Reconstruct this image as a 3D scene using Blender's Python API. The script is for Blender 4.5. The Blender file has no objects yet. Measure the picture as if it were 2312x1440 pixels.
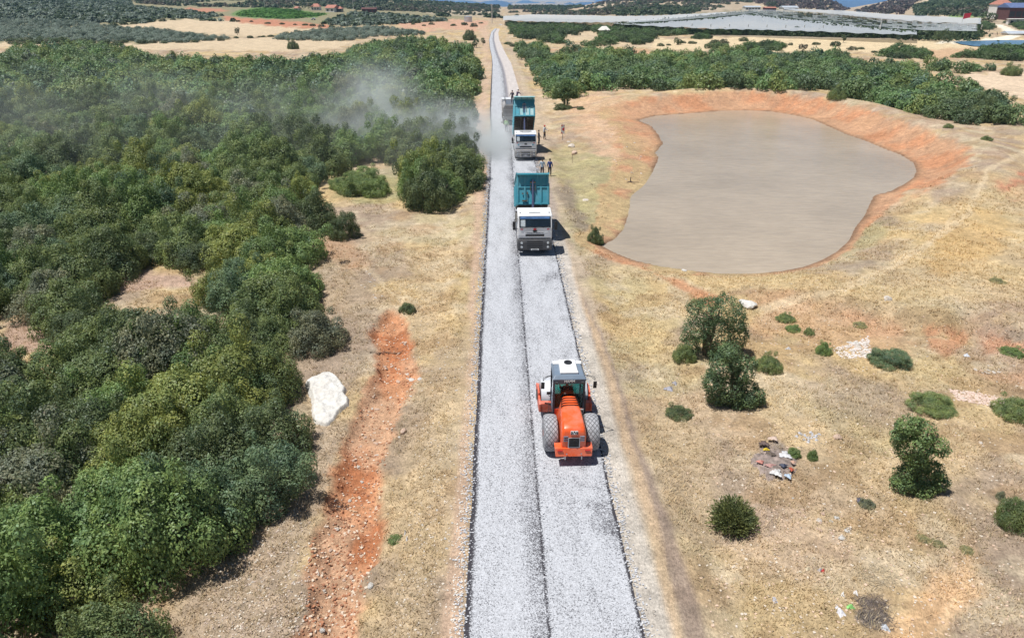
import bpy, bmesh, math, random
import numpy as np
from mathutils import Vector, Matrix, Euler
R = math.radians
random.seed(11); rng = np.random.default_rng(11)
scene = bpy.context.scene
COL = scene.collection

# ------------------------------------------------------------------ camera, sky, sun, exposure
FPX = 1580.0; CX = 1156.0; CY = 720.0; PITCH = R(24.95); YAW = R(1.15); CH = 17.0
cam_d = bpy.data.cameras.new("camera"); cam = bpy.data.objects.new("camera", cam_d); COL.objects.link(cam)
cam.location = (0, 0, CH); cam.rotation_euler = (R(90) - PITCH, 0, -YAW)
cam_d.sensor_width = 36; cam_d.lens = 36 * FPX / 2312; cam_d.clip_end = 60000; cam_d.clip_start = 0.1
scene.camera = cam
world = bpy.data.worlds.new("World"); scene.world = world; world.use_nodes = True
wn = world.node_tree.nodes; wl = world.node_tree.links
sky = wn.new("ShaderNodeTexSky"); sky.sky_type = 'NISHITA'; sky.sun_disc = False
sky.sun_elevation = R(70); sky.sun_rotation = R(-100); sky.air_density = 1.0; sky.dust_density = 0.8
wl.new(sky.outputs[0], wn["Background"].inputs[0]); wn["Background"].inputs[1].default_value = 0.05
sun_d = bpy.data.lights.new("sun", 'SUN'); sun = bpy.data.objects.new("sun", sun_d); COL.objects.link(sun)
SUNV = Vector((0.35, 0.09, -1)).normalized()
sun.rotation_euler = SUNV.to_track_quat('-Z', 'Y').to_euler(); sun.location = (-30, 0, 80)
sun_d.energy = 5.0; sun_d.angle = R(0.55); sun_d.color = (1.0, 0.965, 0.91)
scene.view_settings.view_transform = 'Standard'; scene.view_settings.look = 'None'
scene.view_settings.exposure = 0.15; scene.view_settings.gamma = 1.0
try:
    scene.cycles.max_bounces = 6; scene.cycles.diffuse_bounces = 3; scene.cycles.glossy_bounces = 3
    scene.cycles.transparent_max_bounces = 8; scene.cycles.volume_bounces = 1; scene.cycles.transmission_bounces = 4
except Exception: pass

# ------------------------------------------------------------------ projection between photo pixels (2312 wide) and the world
FH = np.array([math.sin(YAW), math.cos(YAW), 0.0]); RT = np.array([math.cos(YAW), -math.sin(YAW), 0.0])
FW = FH * math.cos(PITCH) - np.array([0, 0, 1]) * math.sin(PITCH)
UP = FH * math.sin(PITCH) + np.array([0, 0, 1]) * math.cos(PITCH)
def proj(x, y, z):
    x = np.asarray(x, float); y = np.asarray(y, float); z = np.asarray(z, float) - CH
    d = x * FW[0] + y * FW[1] + z * FW[2]; d = np.where(d < 0.5, 0.5, d)
    r = x * RT[0] + y * RT[1]; u = x * UP[0] + y * UP[1] + z * UP[2]
    return CX + FPX * r / d, CY - FPX * u / d
def ray(px, py):
    return FW + RT * ((px - CX) / FPX) + UP * ((CY - py) / FPX)
def G(px, py, z=0.0):
    d = ray(px, py); t = (z - CH) / d[2]
    return (d[0] * t, d[1] * t)
def pxm(px, py): 
    """photo pixels per metre for something standing at this pixel"""
    x, y, z = at(px, py); d = x * FW[0] + y * FW[1] + (z - CH) * FW[2]
    return FPX / d

# ------------------------------------------------------------------ noise
def _h(xi, yi, s):
    v = np.sin(xi * 127.1 + yi * 311.7 + s * 74.7) * 43758.5453
    return v - np.floor(v)
def vn(x, y, s=0):
    x = np.asarray(x, float); y = np.asarray(y, float)
    xi = np.floor(x); yi = np.floor(y); fx = x - xi; fy = y - yi
    fx = fx * fx * (3 - 2 * fx); fy = fy * fy * (3 - 2 * fy)
    a = _h(xi, yi, s); b = _h(xi + 1, yi, s); c = _h(xi, yi + 1, s); d = _h(xi + 1, yi + 1, s)
    return (a * (1 - fx) + b * fx) * (1 - fy) + (c * (1 - fx) + d * fx) * fy
def fbm(x, y, s=0, o=4):
    t = 0; a = .5; n = 0
    for k in range(o):
        t = t + a * vn(x * 2 ** k, y * 2 ** k, s + k * 3.1); n += a; a *= .5
    return t / n
def sst(a, b, x):
    t = np.clip((x - a) / (b - a), 0, 1); return t * t * (3 - 2 * t)

def inpoly(x, y, poly):
    x = np.asarray(x, float); y = np.asarray(y, float); c = np.zeros(x.shape, bool); n = len(poly)
    for i in range(n):
        x1, y1 = poly[i]; x2, y2 = poly[(i + 1) % n]
        if y1 == y2: continue
        c ^= ((y1 > y) != (y2 > y)) & (x < (x2 - x1) * (y - y1) / (y2 - y1) + x1)
    return c
def sdist(x, y, poly, pad=30):
    """signed distance to a closed polygon, negative inside; far points get +pad"""
    x = np.asarray(x, float); y = np.asarray(y, float); P = np.array(poly, float)
    out = np.full(x.shape, float(pad)); m = (x > P[:, 0].min() - pad) & (x < P[:, 0].max() + pad) & (y > P[:, 1].min() - pad) & (y < P[:, 1].max() + pad)
    if not m.any(): return out
    xs = x[m]; ys = y[m]; best = np.full(xs.shape, 1e9)
    for i in range(len(P)):
        a = P[i]; b = P[(i + 1) % len(P)]; dx, dy = b - a; L = dx * dx + dy * dy + 1e-9
        t = np.clip(((xs - a[0]) * dx + (ys - a[1]) * dy) / L, 0, 1)
        best = np.minimum(best, (xs - a[0] - t * dx) ** 2 + (ys - a[1] - t * dy) ** 2)
    d = np.sqrt(best); d = np.where(inpoly(xs, ys, poly), -d, d); out[m] = np.minimum(d, pad); return out

# ------------------------------------------------------------------ road line (left edge, joint, right edge)
def interp_line(pts):
    w = [G(a, b) for a, b in pts]; w.sort(key=lambda p: p[1])
    xs = np.array([p[0] for p in w]); ys = np.array([p[1] for p in w]); return lambda y: np.interp(y, ys, xs)
r_left = interp_line([(1044, 1560), (1048, 1440), (1067, 1080), (1081, 800), (1094, 570), (1104, 400), (1108, 300), (1106, 250), (1108, 200), (1110, 166), (1111, 143), (1109.5, 126), (1105.7, 110), (1104, 90), (1109, 73), (1121, 61), (1131, 54)])
r_joint = interp_line([(1258, 1560), (1243, 1440), (1212, 1080), (1189, 800), (1170, 570), (1160, 420), (1152, 300), (1146, 250), (1140.6, 200), (1136, 166), (1129, 143), (1122, 126), (1117, 110), (1113, 90), (1114, 75), (1125, 61), (1133.5, 54)])
r_right = interp_line([(1483, 1560), (1455, 1440), (1372, 1080), (1308, 800), (1255, 570), (1220, 420), (1193, 300), (1182, 250), (1171, 200), (1161, 166), (1154, 143), (1144, 126), (1136, 110), (1127, 90), (1125, 75), (1130, 61), (1136, 54)])

# ------------------------------------------------------------------ terrain height
WL = -0.6
POND_PX = [(1440,272),(1479,262),(1519,259),(1580,255),(1628,251),(1685,250),(1738,252),(1790,260),(1834,270),(1873,287),(1913,305),(1957,320),(2000,338),(2035,351),(2062,368),(2069,386),(2062,401),(2040,416),(2009,432),(1974,440),(1963,460),(1952,486),(1930,515),(1917,543),(1891,567),(1856,587),(1816,602),(1764,612),(1694,618),(1624,617),(1563,611),(1488,600),(1431,587),(1387,570),(1357,554),(1387,541),(1409,517),(1420,482),(1425,443),(1457,416),(1473,390),(1488,355),(1479,346),(1497,324),(1486,303),(1471,285)]
POND = [G(a, b, WL) for a, b in POND_PX]
PC = np.mean(np.array(POND), axis=0)
GULLY_PX = [(860,705),(880,695),(905,700),(925,740),(935,790),(945,850),(920,900),(885,960),(870,1030),(862,1100),(860,1200),(842,1280),(810,1360),(790,1440),(770,1560),(640,1560),(672,1440),(690,1380),(700,1300),(695,1240),(715,1190),(745,1150),(755,1090),(775,1020),(795,950),(820,900),(840,850),(850,790),(835,740)]
GULLY = [G(a, b) for a, b in GULLY_PX]
SCARP = [G(a, b) for a, b in [(1700,690),(1800,705),(1900,725),(2000,745),(2110,752),(2200,765),(2330,790),(2700,850)]]
TOPL = [(-3000,-160),(-600,-70),(300,-32),(600,-20),(850,-8),(950,-2),(1014,7),(1060,7),(1111,11),(1135,14),(1200,13),(1304,14),(1331,9),(1373,2),(1450,-8),(1700,-12),(1850,-6),(1890,2),(1920,18),(1945,15),(2000,5),(2050,-6),(2200,-25),(2700,-60),(5000,-160)]
TX = np.array([p[0] for p in TOPL], float); TY = np.array([p[1] for p in TOPL], float)
def pond_w(x, y):
    ux = x - PC[0]; uy = (y - PC[1]) * 0.55; L = np.hypot(ux, uy) + 1e-6
    return np.clip(3.9 + (uy / L) * 3.2 + .8 * (ux / L > 0) * np.clip(ux / L, 0, 1), 0.7, 10.0)
def zt(x, y):
    x = np.asarray(x, float); y = np.asarray(y, float); shp = np.broadcast(x, y).shape
    x = np.broadcast_to(x, shp).copy(); y = np.broadcast_to(y, shp).copy()
    yc = np.clip(y, 9, 460); lo = r_left(yc) - 1.2; hi = r_right(yc) + 1.5
    off = np.maximum(lo - x, x - hi); cor = sst(0.0, 5.0, off)
    cor = np.where(y > 470, 1.0, cor)
    z = cor * (0.5 * (fbm(x / 14, y / 14, 3, 3) - .5) + 0.22 * (fbm(x / 2.6, y / 2.6, 8, 3) - .5))
    z = z - 0.25 * sst(0.3, 1.8, off) * (1 - sst(1.8, 4.5, off)) * (y < 300)
    # eroded red gully on the left
    d = sdist(x, y, GULLY, 6); z = z - 0.42 * sst(0.2, -0.55, d + .9 * (fbm(x / .9, y / .9, 15, 4) - .5)) * sst(-.1, .5, -d + .4) + 0.42 * sst(.2, -.4, d) * (fbm(x / .8, y / .8, 5, 4) - .5)
    # scarp lower right
    sx = np.array([p[0] for p in SCARP]); sy = np.array([p[1] for p in SCARP]); yy = np.interp(x, sx, sy)
    dd = y - yy + 1.2 * (fbm(x / 2.2, y / 2.2, 21, 3) - .5) * 2
    z = z + 0.95 * sst(-.2, 1.8, dd) * sst(SCARP[0][0] - 3, SCARP[0][0] + 5, x) * (1 - 0.7 * sst(4, 30, dd))
    # pond basin and its embankment
    d = sdist(x, y, POND, 26); w = pond_w(x, y)
    ux = x - PC[0]; uy = (y - PC[1]) * .55; L = np.hypot(ux, uy) + 1e-6
    side = sst(-0.3, 0.9, ux / L * .8 + uy / L * .6)
    rim = 0.1 + 1.5 * side * np.exp(-((d - w - 2.5) / 4.5) ** 2)
    out = z * sst(0, 4, d - w * .3) + (rim - .1) * sst(0, 1, d / w) * cor
    out = out - .42 * sst(.3, -.6, uy / L) * np.exp(-(np.maximum(d, 0) / 7) ** 2) * cor
    zz = WL + (out - WL) * sst(-0.15, 1.0, d / w)
    jag = 0.12 * (fbm(x / .6, y / .6, 31, 3) - .5) * sst(0, 1, d) * sst(w + 2, w, d)
    z = np.where(d < 25.9, np.where(d < 0, np.maximum(WL + d * .35, WL - 1.5), zz + jag), z)
    # far rising land: the slope keeps every field on it in sight
    far = y > 400
    if far.any():
        px = 1121 + 1742.0 * x / np.maximum(y, 1)
        t = np.clip((y - 400) / (1300 - 400), 0, 1)
        ytop = np.interp(px, TX, TY)
        yf = -15 + 17 / (400 * .000573)
        yi = yf + (ytop - yf) * t ** 0.62
        zf = 17 - (yi + 15) * y * .000573
        zf = zf + 11.0 * t * (fbm(x / 90, y / 90, 41, 4) - .5) * (1 - t * .7)
        dn = np.clip((y - 1300) / 1600, 0, 1); zf = np.where(y > 1300, zf * (1 - sst(0, 1, dn)) - 75 * sst(0, 1, dn), zf)
        z = np.where(far, z * (1 - t) + zf - (17 - (yf + 15) * 400 * .000573) * (1 - t), z)
    return z
def at(px, py, h=0.0):
    """point where the line of sight through this photo pixel meets the terrain (raised by h)"""
    d = ray(px, py); t = np.geomspace(8, 9000, 900); P = np.array([0, 0, CH])[None, :] + t[:, None] * d[None, :]
    g = P[:, 2] - (zt(P[:, 0], P[:, 1]) + h); idx = np.where(g < 0)[0]
    if len(idx) == 0: i = len(t) - 1; return float(P[i, 0]), float(P[i, 1]), float(P[i, 2])
    i = max(idx[0], 1); t2 = np.linspace(t[i - 1], t[i], 40); P = np.array([0, 0, CH])[None, :] + t2[:, None] * d[None, :]
    g = P[:, 2] - (zt(P[:, 0], P[:, 1]) + h); j = int(np.argmax(g < 0)) if (g < 0).any() else 39
    return float(P[j, 0]), float(P[j, 1]), float(P[j, 2])
def zat(x, y): return float(zt(np.array([x]), np.array([y]))[0])

# ------------------------------------------------------------------ object helpers
def tag(o, label=None, cat=None, group=None, kind=None):
    if label: o['label'] = label
    if cat: o['category'] = cat
    if group: o['group'] = group
    if kind: o['kind'] = kind
    return o
def empty(name, loc=(0, 0, 0), rz=0.0, label=None, cat=None, group=None):
    o = bpy.data.objects.new(name, None); COL.objects.link(o); o.location = loc; o.rotation_euler = (0, 0, rz)
    o.empty_display_size = .3
    return tag(o, label, cat, group)
def link_mesh(name, me, m=None, parent=None):
    o = bpy.data.objects.new(name, me); COL.objects.link(o)
    if m is not None and len(me.materials) == 0: me.materials.append(m)
    if parent is not None: o.parent = parent
    return o
def np_mesh(name, V, F, smooth=False, attrs=None):
    """V (n,3), F (m,k) with equal sized faces; attrs name -> (n,4) float colour per vertex"""
    me = bpy.data.meshes.new(name); V = np.ascontiguousarray(V, np.float32); F = np.ascontiguousarray(F, np.int32)
    m, k = F.shape; me.vertices.add(len(V)); me.vertices.foreach_set('co', V.ravel())
    me.loops.add(m * k); me.loops.foreach_set('vertex_index', F.ravel())
    me.polygons.add(m); me.polygons.foreach_set('loop_start', np.arange(0, m * k, k, dtype=np.int32))
    me.polygons.foreach_set('loop_total', np.full(m, k, np.int32))
    me.polygons.foreach_set('use_smooth', np.full(m, smooth, bool)); me.update(calc_edges=True)
    for nme, A in (attrs or {}).items():
        a = me.attributes.new(nme, 'FLOAT_COLOR', 'POINT'); a.data.foreach_set('color', np.ascontiguousarray(A, np.float32).ravel())
    return me

class MB:
    def __init__(s): s.v = []; s.f = []
    def add(s, vs, fs):
        n = len(s.v); s.v += [tuple(v) for v in vs]; s.f += [tuple(i + n for i in f) for f in fs]; return s
    def box(s, c, d, rot=None):
        hx, hy, hz = d[0] / 2, d[1] / 2, d[2] / 2
        vs = [Vector((x, y, z)) for x in (-hx, hx) for y in (-hy, hy) for z in (-hz, hz)]
        if rot: 
            M = Euler(rot).to_matrix(); vs = [M @ v for v in vs]
        vs = [v + Vector(c) for v in vs]
        return s.add(vs, [(0, 1, 3, 2), (4, 6, 7, 5), (0, 4, 5, 1), (2, 3, 7, 6), (0, 2, 6, 4), (1, 5, 7, 3)])
    def cyl(s, a, b, r0, r1=None, n=16, cap=True):
        r1 = r0 if r1 is None else r1; a = Vector(a); b = Vector(b); d = (b - a).normalized()
        u = d.orthogonal().normalized(); w = d.cross(u)
        vs = [a + (u * math.cos(t) + w * math.sin(t)) * r0 for t in [2 * math.pi * i / n for i in range(n)]]
        vs += [b + (u * math.cos(t) + w * math.sin(t)) * r1 for t in [2 * math.pi * i / n for i in range(n)]]
        fs = [(i, (i + 1) % n, n + (i + 1) % n, n + i) for i in range(n)]
        if cap: fs += [tuple(range(n - 1, -1, -1)), tuple(range(n, 2 * n))]
        return s.add(vs, fs)
    def tube(s, pts, r, n=8):
        for i in range(len(pts) - 1): s.cyl(pts[i], pts[i + 1], r, r, n)
        return s
    def prism(s, prof, x0, x1, axis='x'):
        """profile of 2D points extruded along an axis; for x the points are (y,z), for y (x,z), for z (x,y)"""
        def P(a, b, t): return {'x': (t, a, b), 'y': (a, t, b), 'z': (a, b, t)}[axis]
        n = len(prof); vs = [P(a, b, x0) for a, b in prof] + [P(a, b, x1) for a, b in prof]
        fs = [(i, (i + 1) % n, n + (i + 1) % n, n + i) for i in range(n)] + [tuple(range(n - 1, -1, -1)), tuple(range(n, 2 * n))]
        return s.add(vs, fs)
    def loft(s, rings, cap=True):
        n = len(rings[0]); vs = [p for r in rings for p in r]; fs = []
        for k in range(len(rings) - 1):
            for i in range(n): fs.append((k * n + i, k * n + (i + 1) % n, (k + 1) * n + (i + 1) % n, (k + 1) * n + i))
        if cap: fs += [tuple(range(n - 1, -1, -1)), tuple(range((len(rings) - 1) * n, len(rings) * n))]
        return s.add(vs, fs)
    def lathe(s, prof, n=32, axis='x', c=(0, 0, 0)):
        """prof: (along axis, radius)"""
        rings = []
        for a, r in prof:
            ring = []
            for i in range(n):
                t = 2 * math.pi * i / n; p = (a, r * math.cos(t), r * math.sin(t)) if axis == 'x' else (r * math.cos(t), r * math.sin(t), a)
                ring.append((p[0] + c[0], p[1] + c[1], p[2] + c[2]))
            rings.append(ring)
        return s.loft(rings)
    def build(s, name, m, parent=None, bevel=0, smooth=False, seg=2):
        me = bpy.data.meshes.new(name); me.from_pydata(s.v, [], s.f)
        bm = bmesh.new(); bm.from_mesh(me); bmesh.ops.recalc_face_normals(bm, faces=bm.faces); bm.to_mesh(me); bm.free()
        if smooth: me.polygons.foreach_set('use_smooth', [True] * len(me.polygons))
        o = link_mesh(name, me, m, parent)
        if bevel:
            b = o.modifiers.new('bevel', 'BEVEL'); b.width = bevel; b.segments = seg; b.limit_method = 'ANGLE'; b.angle_limit = R(35)
        if smooth and hasattr(me, 'set_sharp_from_angle'): me.set_sharp_from_angle(angle=R(40))
        return o
def text_mesh(name, s, size, m, parent, loc, rot, depth=.006):
    c = bpy.data.curves.new('t', 'FONT'); c.body = s; c.size = size; c.extrude = depth; c.align_x = 'CENTER'; c.align_y = 'CENTER'; c.resolution_u = 2
    t = bpy.data.objects.new('t', c); COL.objects.link(t); bpy.context.view_layer.update()
    me = bpy.data.meshes.new_from_object(t.evaluated_get(bpy.context.evaluated_depsgraph_get())); bpy.data.objects.remove(t)
    me.name = name; me.materials.clear(); o = link_mesh(name, me, m, parent); o.location = loc; o.rotation_euler = rot; return o

# ------------------------------------------------------------------ materials
def mat(name, col, rough=.6, metal=0.0, var=.15, scale=4.0, bump=0.0, dirt=None, dirt_amt=.4, spec=.5, coat=0.0):
    m = bpy.data.materials.new(name); m.use_nodes = True; nt = m.node_tree; N = nt.nodes; L = nt.links
    b = N["Principled BSDF"]; b.inputs['Roughness'].default_value = rough; b.inputs['Metallic'].default_value = metal
    b.inputs['Specular IOR Level'].default_value = spec
    if coat: b.inputs['Coat Weight'].default_value = coat; b.inputs['Coat Roughness'].default_value = .15
    tc = N.new('ShaderNodeTexCoord'); n = N.new('ShaderNodeTexNoise'); n.inputs['Scale'].default_value = scale; n.inputs['Detail'].default_value = 6
    L.new(tc.outputs['Object'], n.inputs['Vector'])
    r = N.new('ShaderNodeValToRGB'); c = col
    r.color_ramp.elements[0].position = .3; r.color_ramp.elements[1].position = .7
    r.color_ramp.elements[0].color = (c[0] * (1 - var), c[1] * (1 - var), c[2] * (1 - var), 1)
    r.color_ramp.elements[1].color = (min(1, c[0] * (1 + var)), min(1, c[1] * (1 + var)), min(1, c[2] * (1 + var)), 1)
    L.new(n.outputs[0], r.inputs[0]); out = r.outputs[0]
    if dirt:
        n2 = N.new('ShaderNodeTexNoise'); n2.inputs['Scale'].default_value = scale * .6; n2.inputs['Detail'].default_value = 8; n2.inputs['Roughness'].default_value = .7
        mp = N.new('ShaderNodeMapping'); mp.inputs['Location'].default_value = (5, 3, 9); L.new(tc.outputs['Object'], mp.inputs[0]); L.new(mp.outputs[0], n2.inputs['Vector'])
        r2 = N.new('ShaderNodeMapRange'); r2.inputs[1].default_value = .42; r2.inputs[2].default_value = .72; r2.inputs[4].default_value = dirt_amt; L.new(n2.outputs[0], r2.inputs[0])
        mx = N.new('ShaderNodeMix'); mx.data_type = 'RGBA'; L.new(r2.outputs[0], mx.inputs[0]); L.new(out, mx.inputs[6]); mx.inputs[7].default_value = (*dirt, 1); out = mx.outputs[2]
    L.new(out, b.inputs['Base Color'])
    if bump:
        n3 = N.new('ShaderNodeTexNoise'); n3.inputs['Scale'].default_value = scale * 6; n3.inputs['Detail'].default_value = 5; L.new(tc.outputs['Object'], n3.inputs['Vector'])
        bp = N.new('ShaderNodeBump'); bp.inputs['Strength'].default_value = bump; bp.inputs['Distance'].default_value = .03; L.new(n3.outputs[0], bp.inputs['Height']); L.new(bp.outputs[0], b.inputs['Normal'])
    return m
def leaf_mat(name, merged):
    m = bpy.data.materials.new(name); m.use_nodes = True; nt = m.node_tree; N = nt.nodes; L = nt.links
    N.remove(N["Principled BSDF"]); out = N["Material Output"]
    at_ = N.new('ShaderNodeAttribute'); at_.attribute_name = 'tint'
    col = at_.outputs['Color']
    if not merged:
        oi = N.new('ShaderNodeObjectInfo'); mx = N.new('ShaderNodeMix'); mx.data_type = 'RGBA'; mx.blend_type = 'MULTIPLY'; mx.inputs[0].default_value = 1
        L.new(oi.outputs['Color'], mx.inputs[6]); L.new(col, mx.inputs[7]); col = mx.outputs[2]
        tc = N.new('ShaderNodeTexCoord'); n = N.new('ShaderNodeTexNoise'); n.inputs['Scale'].default_value = 2.2; n.inputs['Detail'].default_value = 2
        L.new(tc.outputs['Object'], n.inputs['Vector'])
        rp = N.new('ShaderNodeValToRGB'); e = rp.color_ramp.elements; e[0].position = .35; e[1].position = .68
        e[0].color = (.74, .80, .80, 1); e[1].color = (1.34, 1.22, .95, 1); L.new(n.outputs[0], rp.inputs[0])
        m2 = N.new('ShaderNodeMix'); m2.data_type = 'RGBA'; m2.blend_type = 'MULTIPLY'; m2.inputs[0].default_value = 1; L.new(col, m2.inputs[6]); L.new(rp.outputs[0], m2.inputs[7]); col = m2.outputs[2]
    d = N.new('ShaderNodeBsdfDiffuse'); t = N.new('ShaderNodeBsdfTranslucent'); g = N.new('ShaderNodeBsdfGlossy'); g.inputs['Roughness'].default_value = .5
    g.inputs['Color'].default_value = (.8, .85, .9, 1)
    a = N.new('ShaderNodeMixShader'); a.inputs[0].default_value = .28; b = N.new('ShaderNodeMixShader'); b.inputs[0].default_value = .025
    L.new(col, d.inputs[0]); L.new(col, t.inputs[0]); L.new(d.outputs[0], a.inputs[1]); L.new(t.outputs[0], a.inputs[2])
    L.new(a.outputs[0], b.inputs[1]); L.new(g.outputs[0], b.inputs[2]); L.new(b.outputs[0], out.inputs[0])
    return m
LEAF = leaf_mat('foliage', False); LEAFM = leaf_mat('distant_foliage', True)
BARK = mat('bark', (.16, .12, .09), .9, var=.3, scale=8, bump=.5)
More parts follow.
